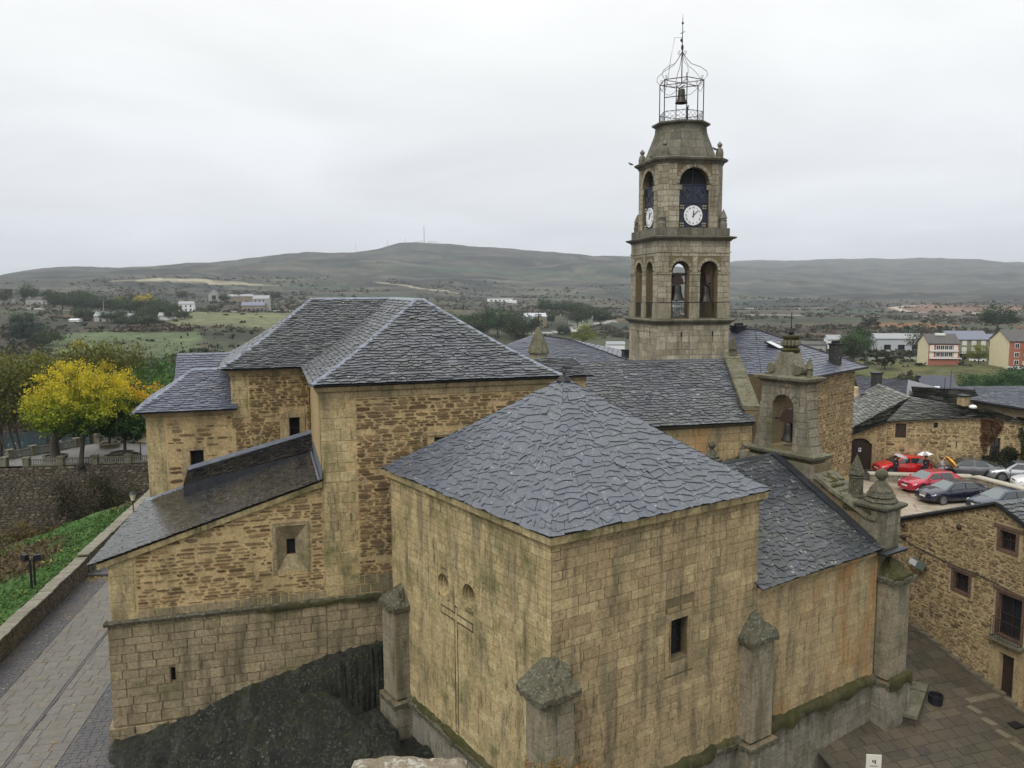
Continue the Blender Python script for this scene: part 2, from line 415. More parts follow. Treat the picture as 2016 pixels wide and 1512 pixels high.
def plain(name, col, rough=.6, metal=0, spec=.5, var=.15, vs=4, coat=0):
    m, t, b = base_mat(name); n = nse(t, vs, 4, .6, pos(t))
    c = mixc(t, rng(t, n, .3, .7, 0, 1), col, tuple(x*(1-var*2) for x in col)) if var else None
    if var: t.links.new(c, b.inputs['Base Color'])
    else: b.inputs['Base Color'].default_value = (*col, 1)
    b.inputs['Roughness'].default_value = rough; b.inputs['Metallic'].default_value = metal; b.inputs['Specular IOR Level'].default_value = spec
    b.inputs['Coat Weight'].default_value = coat; b.inputs['Coat Roughness'].default_value = .05
    return m
def leaf_mat(name, trans=.3):
    m, t, b = base_mat(name); a = N(t, 'ShaderNodeAttribute', attribute_name='col')
    n = nse(t, 1.2, 3, .6, pos(t)); c = mixc(t, rng(t, n, .3, .7, 0, .5), a.outputs['Color'], mixc(t, 1., a.outputs['Color'], (.55, .6, .5), 'MULTIPLY'))
    t.links.new(c, b.inputs['Base Color']); b.inputs['Roughness'].default_value = .6; b.inputs['Specular IOR Level'].default_value = .25
    tr = N(t, 'ShaderNodeBsdfTranslucent'); t.links.new(c, tr.inputs['Color']); ms = N(t, 'ShaderNodeMixShader'); ms.inputs[0].default_value = trans
    t.links.new(b.outputs[0], ms.inputs[1]); t.links.new(tr.outputs[0], ms.inputs[2]); t.links.new(ms.outputs[0], t.nodes['Material Output'].inputs['Surface'])
    return m
M = {}
M['ash_left'] = stone_mat('warm_ashlar_lichened', [(.47, .375, .20), (.53, .43, .235), (.50, .395, .215), (.60, .50, .28), (.51, .41, .225)], moss=(.125, .125, .045), moss_amt=1., spots=1., streak=.7)
M['ash_right'] = stone_mat('warm_ashlar', [(.37, .28, .155), (.48, .37, .21), (.43, .33, .19), (.47, .365, .21), (.58, .465, .26), (.46, .35, .20)], moss=(.17, .15, .08), moss_amt=.8, spots=.75, streak=.62)
M['ash_wing'] = stone_mat('wing_ashlar', [(.39, .30, .17), (.50, .395, .225), (.45, .35, .20), (.53, .42, .24)], moss=(.20, .175, .10), moss_amt=.6, spots=.5, streak=.6, orange=.42)
M['mortar'] = stone_mat('ashlar_joint', [(.17, .13, .075), (.22, .17, .10)], moss_amt=.6, spots=.4)
M['butt'] = stone_mat('grey_buttress_stone', [(.25, .225, .165), (.31, .28, .205), (.28, .25, .185), (.34, .30, .215)], moss=(.09, .09, .04), moss_amt=.6, spots=.6, streak=.7)
M['cap'] = stone_mat('lichened_cap_stone', [(.040, .040, .027), (.085, .084, .060), (.056, .056, .038)], moss=(.020, .025, .007), moss_amt=1., spots=1., streak=.8, moss2=((.25, .27, .21), .5), sc=4)
M['moss'] = stone_mat('moss_cushion', [(.014, .019, .005), (.034, .040, .008), (.055, .056, .010)], moss=(.012, .013, .005), moss_amt=.7, spots=.6, streak=.3)
M['plinth'] = stone_mat('plinth_stone', [(.20, .19, .155), (.30, .285, .24), (.25, .235, .195)], moss=(.07, .07, .035), moss_amt=.8, spots=.5, streak=.7)
M['rub_mortar'] = stone_mat('tan_lime_mortar', [(.52, .385, .20), (.58, .44, .235)], moss=(.17, .155, .06), moss_amt=.55, spots=.5, streak=.4)
M['rub'] = stone_mat('brown_rubble_stone', [(.060, .035, .02), (.24, .15, .07), (.12, .075, .04), (.36, .245, .125), (.085, .052, .032), (.42, .30, .16), (.16, .10, .055)], moss=(.12, .115, .045), moss_amt=.45, spots=.4, streak=.3)
M['rub_low'] = stone_mat('mossy_lower_ashlar', [(.27, .225, .145), (.34, .28, .175), (.30, .25, .16), (.40, .33, .205)], moss=(.095, .095, .038), moss_amt=1., spots=.85, streak=.7)
M['tower'] = stone_mat('tower_granite', [(.26, .235, .175), (.40, .37, .29), (.32, .295, .225), (.48, .45, .36), (.37, .325, .225)], moss=(.15, .14, .085), moss_amt=.5, spots=.5, streak=.55)
M['tower_cap'] = stone_mat('weathered_tower_stone', [(.10, .10, .082), (.20, .195, .165), (.14, .138, .112)], moss=(.055, .06, .035), moss_amt=.8, spots=.7, streak=.6)
M['belfry'] = stone_mat('belfry_granite', [(.16, .152, .125), (.28, .265, .215), (.21, .198, .158), (.32, .29, .21)], moss=(.07, .075, .038), moss_amt=.95, spots=.9, streak=.75)
M['coping'] = stone_mat('mossy_coping_stone', [(.09, .09, .062), (.17, .168, .125), (.125, .122, .088)], moss=(.045, .052, .009), moss_amt=.95, spots=.9, streak=.6, moss2=((.26, .26, .19), .5), sc=2.5)
M['slate_new'] = slate_mat('blue_grey_slate', [(.074, .083, .104), (.094, .104, .128), (.080, .09, .111), (.105, .115, .138), (.088, .098, .12)], lichen=1., moss=.25, rough=.33, mosscol=(.085, .09, .075))
M['slate_old'] = slate_mat('weathered_grey_slate', [(.050, .055, .066), (.105, .112, .125), (.068, .073, .085), (.13, .137, .148)], lichen=1., moss=.4, rough=.38, mosscol=(.085, .088, .070), lsc=3.)
M['slate_wing'] = slate_mat('dark_wing_slate', [(.026, .029, .036), (.052, .057, .068), (.036, .04, .048), (.066, .072, .086)], lichen=1., moss=.3, rough=.32, lsc=4.)
M['slate_bed_edge_shade'] = plain('slate_bed_edge_shade', (.010, .010, .012), .7)
M['slate_wet'] = slate_mat('wet_black_slate', [(.014, .014, .016), (.034, .033, .033), (.023, .022, .022)], lichen=.9, moss=.25, rough=.2, mosscol=(.04, .04, .025))
M['slate_town'] = slate_mat('town_blue_slate', [(.085, .09, .125), (.12, .13, .17), (.10, .107, .14)], lichen=.3, moss=.1, rough=.35)
M['slab_old'] = slate_mat('rough_mossy_slab', [(.035, .035, .032), (.15, .15, .135), (.07, .07, .062), (.22, .22, .2)], lichen=.9, moss=.6, rough=.5, mosscol=(.07, .08, .035), lsc=2.)
M['lead'] = plain('lead_sheet', (.24, .27, .33), .42, .5, var=.2)
M['lead_dark'] = plain('dark_lead_flashing', (.045, .05, .06), .4, .3, var=.25)
M['iron'] = plain('black_wrought_iron', (.03, .03, .035), .5, .6)
M['bronze'] = plain('dark_bronze', (.045, .04, .035), .45, .7)
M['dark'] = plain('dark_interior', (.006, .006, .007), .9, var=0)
M['glass'] = plain('dark_window_glass', (.015, .017, .02), .08, 0, .8, var=0)
M['wood'] = plain('dark_brown_wood', (.045, .022, .014), .6, var=.3, vs=9)
M['wood_grey'] = plain('weathered_timber', (.16, .10, .065), .75, var=.35, vs=12)
M['leaf'] = leaf_mat('foliage'); M['bark'] = plain('bark', (.07, .055, .04), .9, var=.3, vs=8)
# ============================================================ CHANCEL (front block)
BK = Fr((1.07, 22.59, 0), 0.5933)
z0 = -20.5
M['cross_outline'] = stone_mat('dark_cross_outline', [(.07, .06, .035), (.10, .08, .05)], moss_amt=.4, spots=.3)
ch = thing('church_chancel', BK.P(4.8, 5.6, -19), 'square tan ashlar church block with blue grey pyramid roof and carved cross', 'church')
core = G()
WL = BK.wall(.25, 11.0, -pi/2)        # left wall: s runs from far corner (b=11) to near corner; s = 11-b
WR = BK.wall(.25, .25, 0)             # right wall: s = a-.25
LL, LR = 10.75, 9.15
eyes = [circ(11-6.72, -10.53, .44), circ(11-4.95, -10.38, .44)]
# cross on the left wall, drawn further down as two dark outlines
wallmesh(core, WL, rect(0, LL, z0, -7.05), eyes, th=.6)
win = rect(4.88, 5.66, -12.18, -10.8)
wallmesh(core, WR, rect(0, LR, z0, -7.05), [win], th=.6)
box(core, BK, 9.0, 9.4, .9, 11.0, z0, -7.05); box(core, BK, .9, 9.0, 10.6, 11.0, z0, -7.05)
wall = core.build('wall', M['mortar'], ch)
cr0 = rect(11-6.95, 11-4.70, -11.62, -11.30); cr1 = rect(11-5.96, 11-5.74, -15.75, -11.02)
outL = rect(0, LL, -16.0, -7.42)
crossholes = [cr0, cr1]
stL = lay(WL, outL, eyes, 'ashlar', .295, (.38, .95), .013, .022)
for hs, hz in ((11-6.72, -10.53), (11-4.95, -10.38)): stL += voussoirs(WL, hs, hz, .44, .12, 14, .03, 0, 2*pi)
outR = rect(0, LR, -16.0, -7.42)
winf = rect(4.62, 5.92, -12.7, -10.32)
stR = lay(WR, outR, [winf], 'ashlar', .295, (.38, 1.05), .011, .022)
lowL = lay(WL, rect(0, LL, z0, -16.0), [], 'ashlar', .42, (.6, 1.2), .012, .03)
lowR = lay(WR, rect(0, LR, z0, -16.0), [], 'ashlar', .42, (.6, 1.2), .012, .03)
emit(stL, wall, M['ash_left'], 'stone', 'stones', 160)
emit(stR, wall, M['ash_right'], 'stone', 'stones', 140)
emit(lowL+lowR, wall, M['plinth'], 'stone', 'stones', 20)
# thin dark strips just proud of the stones draw the cross outline
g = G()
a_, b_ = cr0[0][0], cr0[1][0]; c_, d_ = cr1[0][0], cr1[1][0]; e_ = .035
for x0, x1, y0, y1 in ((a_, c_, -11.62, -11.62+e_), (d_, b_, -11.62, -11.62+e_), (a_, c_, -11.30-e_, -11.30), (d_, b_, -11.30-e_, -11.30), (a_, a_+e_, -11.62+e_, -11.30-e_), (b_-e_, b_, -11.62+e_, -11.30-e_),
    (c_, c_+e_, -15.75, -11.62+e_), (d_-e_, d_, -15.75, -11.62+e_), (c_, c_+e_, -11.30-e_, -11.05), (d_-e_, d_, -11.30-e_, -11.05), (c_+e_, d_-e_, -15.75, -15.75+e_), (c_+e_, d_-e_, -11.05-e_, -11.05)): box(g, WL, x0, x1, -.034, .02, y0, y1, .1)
g.build('carved_cross', M['cross_outline'], ch, kind='stuff')
# round eyes: stepped rings and blind backs
for hs, hz in ((11-6.72, -10.53), (11-4.95, -10.38)):
    g = G(); n = 20; v = []; rr = [(.46, -.02), (.42, -.03), (.42, .05), (.36, .05), (.36, .14), (.30, .14), (.30, .42)]
    for r, d in rr:
        v += [WL.P(hs+r*cos(2*pi*k/n), d, hz+r*sin(2*pi*k/n)) for k in range(n)]
    f = [(i*n+k, i*n+(k+1) % n, (i+1)*n+(k+1) % n, (i+1)*n+k) for i in range(len(rr)-1) for k in range(n)]+[tuple(range((len(rr)-1)*n, len(rr)*n))]
    g.add(v, f, .3); g.build('round_window', M['ash_left'], ch)
# right window
def dark_window(parent, W, s0, s1, za, zb, depth, frame=.07, bars=(1, 1), mf='wood', mg='glass', name='window'):
    g = G(); f = frame
    for a, b, c, d in ((s0, s1, za, za+f), (s0, s1, zb-f, zb), (s0, s0+f, za+f, zb-f), (s1-f, s1, za+f, zb-f)): box(g, W, a, b, depth-.06, depth, c, d)
    for k in range(1, bars[0]+1): x = s0+(s1-s0)*k/(bars[0]+1); box(g, W, x-f*.35, x+f*.35, depth-.05, depth-.002, za+f, zb-f)
    for k in range(1, bars[1]+1): x = za+(zb-za)*k/(bars[1]+1); box(g, W, s0+f, s1-f, depth-.045, depth-.004, x-f*.3, x+f*.3)
    w = g.build(name, M[mf], parent); g = G(); box(g, W, s0+.01, s1-.01, depth, depth+.02, za+.01, zb-.01); g.build('pane', M[mg], w); return w
g = G()
box(g, WR, 4.62, 4.88, -.03, .3, -12.3, -10.8); box(g, WR, 5.66, 5.92, -.03, .3, -12.3, -10.8); box(g, WR, 4.62, 5.92, -.035, .3, -10.8, -10.55); box(g, WR, 4.62, 5.92, -.02, .3, -12.7, -12.3)
box(g, WR, 4.70, 5.24, -.05, -.03, -10.52, -10.36); box(g, WR, 5.30, 5.84, -.05, -.03, -10.52, -10.36)
for k in range(3): box(g, WR, 4.80-.0+k*.0, 4.84, -.045, -.03, -12.2, -10.85); 
box(g, WR, 5.72, 5.86, -.055, -.03, -12.2, -10.9)
g.build('window_surround', M['ash_right'], ch)
dark_window(ch, WR, 4.9, 5.64, -12.15, -10.83, .34, .05, (1, 2), 'iron')
# cornice
prof = [(0, -7.46), (.05, -7.46), (.07, -7.40), (.10, -7.36), (.10, -7.31), (.20, -7.30), (.22, -7.05), (0, -7.05)]
pth = [(.25, 11.0), (.25, .25), (9.4, .25), (9.4, 11.0)]
cn = molding(BK, pth, prof, 1.15)
cr_ = G(); box(cr_, BK, .27, .5, .27, 10.9, -7.3, -7.1); corn = cr_.build('cornice', M['mortar'], ch)
emit(cn, corn, M['ash_left'], 'cornice_stone', 'cornice_stones', 60)
# plinth moulding with moss
pm = molding(BK, pth, [(0, -16.22), (.22, -16.22), (.22, -16.08), (.02, -15.9), (0, -15.9)], 1.1)
pg = G(); box(pg, BK, .27, .5, .27, 10.9, -16.2, -16.0); pl_ = pg.build('plinth', M['mortar'], ch)
emit(pm, pl_, M['cap'], 'plinth_stone', 'plinth_stones', 40)
def moss_band(parent, fr, path, z, w=.2, seg=.05, amp=.1, name='moss', h=.12):
    g = G(); v = []; pts = []
    for (a, b), (c, d) in zip(path[:-1], path[1:]):
        L = hypot(c-a, d-b); k = max(2, int(L/seg)); nx, ny = (d-b)/L, -(c-a)/L
        pts += [(a+(c-a)*i/k, b+(d-b)*i/k, nx, ny) for i in range(k)]
    for i, (x, y, nx, ny) in enumerate(pts):
        q = noise.fractal(Vector((x*1.4, y*1.4, z)), 1, 2, 4)
        ww = w*(1+.5*q); hh = h*(1.0+.9*noise.noise(Vector((x*3, y*3, 7)))); dr = amp*max(0, noise.noise(Vector((x*1.1, y*1.1, 3)))+.25)*3
        for o, zz in ((-.02, z+hh*1.2), (ww*.45, z+hh), (ww*.95, z+hh*.2), (ww*1.02, z-.1-dr*.5), (ww*.96, z-.16-dr)):
            jx = .012*noise.noise(Vector((x*9, y*9, zz*9))); v.append(fr.P(x+nx*(o+jx), y+ny*(o+jx), zz+jx*2))
    n = len(pts); f = [(i*5+j, (i+1)*5+j, (i+1)*5+j+1, i*5+j+1) for i in range(n-1) for j in range(4)]
    g.add(v, f, .5); return g.build(name, M['moss'], parent, smooth=True, kind='stuff')
moss_band(ch, BK, [(.25, 9.2), (.25, .3)], -15.98, .17, .05, .06)
moss_band(ch, BK, [(.9, .25), (8.3, .25)], -15.98, .22, .05, .1)
# buttresses
def lump(g, fr, a0, a1, b0, b1, zb, zt, ridge_to, t=.5, rough=.07, k=7):
    """hipped stone cap on a buttress leaning against a wall; ridge_to=(a,b) the high point"""
    v = []
    for j in range(k+1):
        for i in range(k+1):
            a = a0+(a1-a0)*i/k; b = b0+(b1-b0)*j/k
            e = min(i, k-i, )/(k/2); d = 1-max(abs(a-ridge_to[0])/max(abs(a0-ridge_to[0]), abs(a1-ridge_to[0])), abs(b-ridge_to[1])/max(abs(b0-ridge_to[1]), abs(b1-ridge_to[1])))
            z = zb+(zt-zb)*max(0, d); q = noise.noise(Vector((a*5, b*5, zb)))*rough; v.append(fr.P(a+q, b-q, z+q*1.3+RN.uniform(-1, 1)*rough*.3))
    f = [(j*(k+1)+i, j*(k+1)+i+1, (j+1)*(k+1)+i+1, (j+1)*(k+1)+i) for j in range(k) for i in range(k)]
    m = len(v); per = [i for i in range(k+1)]+[(j)*(k+1)+k for j in range(1, k+1)]+[k*(k+1)+i for i in range(k-1, -1, -1)]+[j*(k+1) for j in range(k-1, 0, -1)]
    v += [v[i]-Vector((0, 0, .14+RN.uniform(0, .07))) for i in per]
    L = len(per); f += [(per[(i+1) % L], per[i], m+i, m+(i+1) % L) for i in range(L)]; f.append(tuple(range(m, m+L)))
    g.add(v, f, t)
def buttress(fr, a0, a1, b0, b1, ztop, capz, peak, parent, z_pl=-16.0, zb=-20.5, mat='butt', faces=('L', 'F'), tint=(0, 1), nlim=60):
    g = G(); box(g, fr, a0, a1, b0, b1, z_pl, ztop-.02); box(g, fr, a0-.15, a1+.15, b0-.15, b1+.15, zb, z_pl-.08); bt = g.build('buttress', M['mortar'], parent)
    st = []
    W1 = fr.wall(a0, b0, 0); W2 = fr.wall(a0, b1, -pi/2); W3 = fr.wall(a1, b0, pi/2)
    for W, L in ((W1, a1-a0), (W2, b1-b0), (W3, b1-b0)):
        st += lay(W, rect(0, L, z_pl, ztop), [], 'ashlar', .46, (.6, 1.3), .01, .015, tint=tint)
    W1 = fr.wall(a0-.15, b0-.15, 0); W2 = fr.wall(a0-.15, b1, -pi/2)
    s2 = []
    for W, L in ((W1, a1-a0+.3), (W2, b1-b0+.15)): s2 += lay(W, rect(0, L, zb, z_pl-.08), [], 'ashlar', .5, (.6, 1.3), .012, .02)
    emit(st, bt, M[mat], 'stone', 'stones', nlim); emit(s2, bt, M['plinth'], 'stone', 'stones', 12)
    g = G(); lump(g, fr, a0-.16, a1+.16, b0-.16, b1+.02, ztop, capz, peak); g.build('cap_stone', M['cap'], bt)
    g = G(); lump(g, fr, a0-.2, a1+.2, b0-.2, b1, z_pl-.12, z_pl+.02, ((a0+a1)/2, b1), .5, .05); g.build('plinth_cap', M['cap'], bt)
    return bt
bL = buttress(BK, -.35, .25, 9.6, 10.75, -12.2, -11.45, (.25, 10.2), ch, nlim=14)
bR = buttress(BK, 8.6, 9.75, -.3, .25, -12.2, -11.3, (9.2, .25), ch, nlim=14)
# angle buttress on the near corner
g = G(); box(g, BK, -.5, .46, -.5, .46, z0, -11.5); bC = g.build('buttress', M['mortar'], ch)
st = []
for W, L in ((BK.wall(-.52, -.52, 0), 1.0), (BK.wall(-.52, .48, -pi/2), 1.0)): st += lay(W, rect(0, L, z0, -11.5), [], 'ashlar', .42, (.45, .9), .01, .018)
emit(st, bC, M['butt'], 'stone', 'stones', 24)
g = G(); lump(g, BK, -.86, .52, -.80, .56, -11.42, -10.72, (.26, .26), .5, .09, 12); g.build('cap_stone', M['cap'], bC, label='thickly lichened corner cap stone')
# roof
rf = G(); apex = (4.825, 5.62)
E = [(0, 11.24), (0, 0), (9.65, 0), (9.65, 11.24)]
sl_ = []
for i in range(4):
    a, b = E[i], E[(i+1) % 4]; s, P_ = slates(rf, BK.P(*a, -7.0), BK.P(*b, -7.0), BK.P(*apex, -3.22), BK.P(*apex, -3.22), .26, (.3, .78), .10, .017, .75, lift=.020)
    if i in (0, 1): sl_ += s
    elif i in (2, 3): sl_ += s[:len(s)]
roof = rf.build('roof', M['slate_bed_edge_shade'], ch)
emit(sl_, roof, M['slate_new'], 'slate', 'slates', 300)
g = G(); c = BK.P(*apex, 0); lathe(g, c, [(.30, -3.32), (.16, -3.16), (.10, -3.12), (.02, -3.10)], 8); lathe(g, c, [(.05, -3.12), (.03, -2.98)], 8); 
rg = [c+Vector((.09*cos(x), 0, -2.90+.09*sin(x))) for x in [2*pi*k/12 for k in range(13)]]; tube(g, rg, .016, 5); g.build('roof_finial', M['iron'], ch)

# ============================================================ SACRISTY WING + gable parapet
wg = thing('church_sacristy', BK.P(13, 4, -19), 'low church wing with dark slates and an orange stained wall, between chancel and gatepost finial', 'church')
WW = BK.wall(9.4, .25, 0); core = G()
wallmesh(core, WW, rect(0, 8.6, z0, -10.62), [], th=.6)
WS = Fr(BK.P(18.0, .25, 0), BK.az+pi/2)       # far end wall (faces right), rarely seen
gab = [(0, z0), (10.5, z0), (10.5, -10.2), (7.4, -7.9), (7.4, -7.6), (3.05, -7.6), (3.05, -8.1), (0.2, -9.35), (0, -9.5)]
WG = Fr(BK.P(16.8, 10.75, 0), BK.az-pi/2)     # gable parapet wall, face towards the chancel; s = 10.75-b
gout = [(10.75-p[0]-.25, p[1]) for p in reversed(gab)]
wallmesh(core, WG, [(0, z0), (10.5, z0), (10.5, -9.6), (7.45, -8.15), (7.45, -7.62), (3.3, -7.62), (3.3, -8.15), (0, -9.6)], [], th=1.2)
wall = core.build('wall', M['mortar'], wg)
stw = lay(WW, rect(0, 7.5, -16.0, -10.86), [], 'ashlar', .29, (.45, 1.0), .008, .014)
emit(stw, wall, M['ash_wing'], 'stone', 'stones', 170)
emit(lay(WW, rect(0, 7.5, z0, -16.0), [], 'ashlar', .40, (.6, 1.2), .012, .03), wall, M['plinth'], 'stone', 'stones', 40)
emit(lay(WG, rect(3.3, 7.45, -10, -7.62), [], 'ashlar', .36, (.5, 1.1), .01, .015), wall, M['belfry'], 'stone', 'stones', 20)
emit(lay(BK.wall(16.8, .25, 0), rect(0, 1.2, -11.0, -9.6), [], 'ashlar', .36, (.5, 1.1), .01, .015), wall, M['belfry'], 'stone', 'stones', 20)
cg = G(); box(cg, BK, 9.5, 16.7, .26, .5, -10.8, -10.66); corn = cg.build('cornice', M['mortar'], wg)
emit(molding(BK, [(9.42, .25), (17.0, .25)], [(0, -10.9), (.05, -10.88), (.07, -10.8), (.18, -10.72), (.2, -10.6), (0, -10.6)], 1.2), corn, M['ash_wing'], 'cornice_stone', 'cornice_stones', 20)
moss_band(wg, BK, [(9.7, .25), (16.5, .25)], -15.95, .26, .04, .2, h=.1)
pp = G(); box(pp, BK, 9.5, 16.7, .26, .5, -16.2, -16.0); plw = pp.build('plinth', M['mortar'], wg)
emit(molding(BK, [(9.5, .25), (17.0, .25)], [(0, -16.2), (.22, -16.2), (.22, -16.08), (.02, -15.92), (0, -15.92)], 1.1), plw, M['cap'], 'plinth_stone', 'plinth_stones', 20)
bW = buttress(BK, 17.0, 18.3, -.38, .25, -11.8, -11.0, (17.6, .25), wg, nlim=22)
g = G(); lump(g, BK, 16.9, 18.3, -.5, .2, -11.65, -10.85, (17.6, .2), .5, .08, 8); g.build('moss_cushion', M['moss'], bW)
moss_band(wg, BK, [(16.8, -.53), (18.45, -.53)], -15.95, .12, .04, .3, h=.1)
rf = G(); s1, _ = slates(rf, BK.P(9.3, -.05, -10.55), BK.P(16.85, -.05, -10.42), BK.P(16.85, 5.35, -7.42), BK.P(9.3, 5.35, -7.42), .235, (.26, .62), .05, .018, .7, lift=.022)
s2, _ = slates(rf, BK.P(16.85, 10.8, -10.5), BK.P(9.3, 10.8, -10.5), BK.P(9.3, 5.35, -7.42), BK.P(16.85, 5.35, -7.42), .3, (.4, .7), .05, .022, .3)
roof = rf.build('roof', M['slate_bed_edge_shade'], wg); emit(s1+s2, roof, M['slate_wing'], 'slate', 'slates', 300)
g = G(); ridge_strip(g, [BK.P(9.3, 5.35, -7.40), BK.P(16.8, 5.35, -7.40)], .13, .02); g.build('ridge_flashing', M['lead_dark'], roof)
g = G(); v = [BK.P(16.38, .25, -10.24), BK.P(16.80, .25, -10.22), BK.P(16.80, 5.3, -7.34), BK.P(16.38, 5.3, -7.36)]; prism(g, v, [p+Vector((0, 0, .05)) for p in v]); g.build('flashing', M['lead_dark'], roof)
# raking coping slabs
def coping(parent, W, pts, w0, w1, th=.16, seg=.75, mat='coping', name='coping'):
    """pts (s,z) polyline on wall frame W; slab from depth w0 to w1"""
    base = G(); cs = []
    for (s0, a0), (s1, a1) in zip(pts[:-1], pts[1:]):
        L = hypot(s1-s0, a1-a0); n = max(1, round(L/seg))
        for k in range(n):
            u0, u1 = k/n, (k+1)/n; e = .006/L*2; j = RN.uniform(-.02, .02)
            q = [(s0+(s1-s0)*(u0+e), a0+(a1-a0)*(u0+e)+j), (s0+(s1-s0)*(u1-e), a0+(a1-a0)*(u1-e)+j)]
            v = [W.P(x, w, z+dz) for dz in (-.0, th) for (x, z) in q for w in (w0+(.03 if dz else 0)+RN.uniform(-.02, .02), w1-(.03 if dz else 0))]
            f = [(0, 1, 3, 2), (4, 6, 7, 5), (0, 2, 6, 4), (1, 5, 7, 3), (0, 4, 5, 1), (2, 3, 7, 6)]
            cs.append((v, f, RN.random(), 1))
        v = [W.P(s0, w0+.08, a0-.05), W.P(s0, w1-.08, a0-.05), W.P(s1, w1-.08, a1-.05), W.P(s1, w0+.08, a1-.05)]
        base.add(v+[p+Vector((0, 0, .06)) for p in v], [(0, 1, 2, 3), (4, 5, 6, 7), (0, 1, 5, 4), (1, 2, 6, 5), (2, 3, 7, 6), (3, 0, 4, 7)])
    c = base.build(name, M['mortar'], parent); emit(cs, c, M[mat], 'coping_stone', 'coping_stones', 60); return c
coping(wg, WG, [(7.5, -8.1), (8.3, -8.55), (10.1, -9.35), (10.45, -9.35)], -.15, 1.35)
coping(wg, WG, [(0.2, -9.45), (3.2, -8.1)], -.15, 1.35)
moss_g = G(); lump(moss_g, WG, 8.9, 10.2, -.05, 1.2, -9.02, -8.86, (9.5, .6), .5, .08, 9); moss_g.build('moss_cushion', M['moss'], wg)
for a_, z_, w_ in ((8.0, -8.38, .35), (8.5, -8.6, .25), (9.9, -9.24, .2), (9.3, -9.0, .3)):
    moss_g = G(); lump(moss_g, WG, a_-w_, a_+w_, .0, .9, z_, z_+.09, (a_, .4), .5, .09, 8); moss_g.build('moss_cushion', M['moss'], wg)
moss_g = G(); lump(moss_g, WG, 7.4, 8.1, .1, 1.2, -8.25, -7.95, (7.4, .6), .5, .08, 9); moss_g.build('moss_cushion', M['moss'], wg)
# rough broken wall-end stones along the far edge of the parapet are the coping above
# pier with ball finial at the low end of the parapet
pg = thing('stone_pier_finial', BK.P(17.35, .6, -10.6), 'mossy stone gate pier with stepped pyramid and round ball at the foot of the parapet', 'stone finial')
pf = BK
g = G(); box(g, BK, 16.78, 17.92, -.02, 1.06, -10.55, -8.95); body = g.build('pier', M['mortar'], pg)
st = []
for W, L in ((BK.wall(16.78, -.02, 0), 1.14), (BK.wall(16.78, 1.06, -pi/2), 1.08)): st += lay(W, rect(0, L, -10.5, -8.95), [], 'ashlar', .5, (.6, 1.1), .01, .02)
emit(st, body, M['belfry'], 'stone', 'stones', 30)
g = G(); c = (17.35, .52)
sqlathe(g, BK, *c, [(.56, -9.0), (.74, -8.86), (.76, -8.76), (.70, -8.71), (.6, -8.68)]); g.build('ledge', M['cap'], pg)
g = G(); lathe(g, BK.P(*c, 0), [(.64, -8.68), (.67, -8.62), (.62, -8.53), (.52, -8.50), (.58, -8.44), (.53, -8.33), (.48, -8.31), (.47, -8.22), (.38, -8.08), (.27, -7.95), (.19, -7.86), (.12, -7.82), (.12, -7.74)], 9, .3); g.build('stepped_pyramid', M['cap'], pg)
g = G(); ball(g, BK.P(*c, -7.56), .25, 16); g.build('stone_ball', M['cap'], pg, smooth=True)
g = G(); sqlathe(g, BK, 17.35, .5, [(.78, -10.72), (.82, -10.6), (.66, -10.55)]); g.build('base_ledge', M['lead_dark'], pg)
# obelisk pinnacle standing on the outer side of the parapet
def obelisk(fr, a, b, zb, h, r, label, n=4, mat='cap', stem=.45):
    p = thing('stone_pinnacle', fr.P(a, b, zb), label, 'pinnacle')
    g = G(); L = lambda prof: lathe(g, fr.P(a, b, 0), [(x*sqrt(2) if n == 4 else x, zb+z*h) for x, z in prof], n, fr.az+pi/4 if n == 4 else 0)
    L([(r, 0), (r, .05), (r*.85, .07), (r*.82, stem-.06), (r*.95, stem-.04), (r*.62, stem)]); g.build('pedestal', M[mat], p)
    g = G(); L([(r*.5, stem-.005), (r*.96, stem+.02), (r*.9, stem+.06), (r*.42, .82), (r*.12, .96), (.01, 1)]); g.build('spirelet', M[mat], p); return p
obelisk(BK, 17.55, 1.78, -8.80, 1.85, .37, 'tall octagonal lichened stone obelisk between belfry and ball finial', 8, 'cap', .52)

# ============================================================ BELFRY (bell gable)
bf = thing('bell_gable', BK.P(17.4, 5.2, -7.6), 'small weathered stone bell gable with one arched opening and mossy scrolls, above the dark slates', 'belfry')
core = G(); hw = lambda z: 1.62-(min(max(z+7.3, 0), 3.2)/3.2)**.55*.47     # half width tapering upward in a curve
zs = [-7.3+3.2*k/8 for k in range(9)]
cB = 10.75-5.2
outl = [(cB-hw(z), z) for z in reversed(zs)]+[(cB+hw(z), z) for z in zs]
ah = arch(cB-.56, cB+.56, -7.05, -4.72, 12)
WG0 = WG; WG = Fr(WG.P(0, .2, 0), WG.az); wallmesh(core, WG, outl, [ah], th=.75); wb = core.build('wall', M['mortar'], bf)
sides = []
st = lay(WG, rect(cB-2, cB+2, -7.3, -4.14), [ah], 'ashlar', .36, (.4, .8), .014, .02)
def curved(pcs):
    out = []
    for p in pcs:
        v = []
        for q in p[0]:
            r = q-WG.o; s = r.dot(WG.u); d = r.dot(WG.v); w = hw(q.z)
            s2 = min(max(s, cB-w), cB+w); v.append(WG.P(s2, d, q.z))
        xs = [(q-WG.o).dot(WG.u) for q in v]
        if max(xs)-min(xs) > .06: out.append((v, p[1], p[2], p[3]))
    return out
st = curved(st)+voussoirs(WG, cB, -5.28, .56, .3, 9, .035)
emit(st, wb, M['belfry'], 'stone', 'stones', 90)
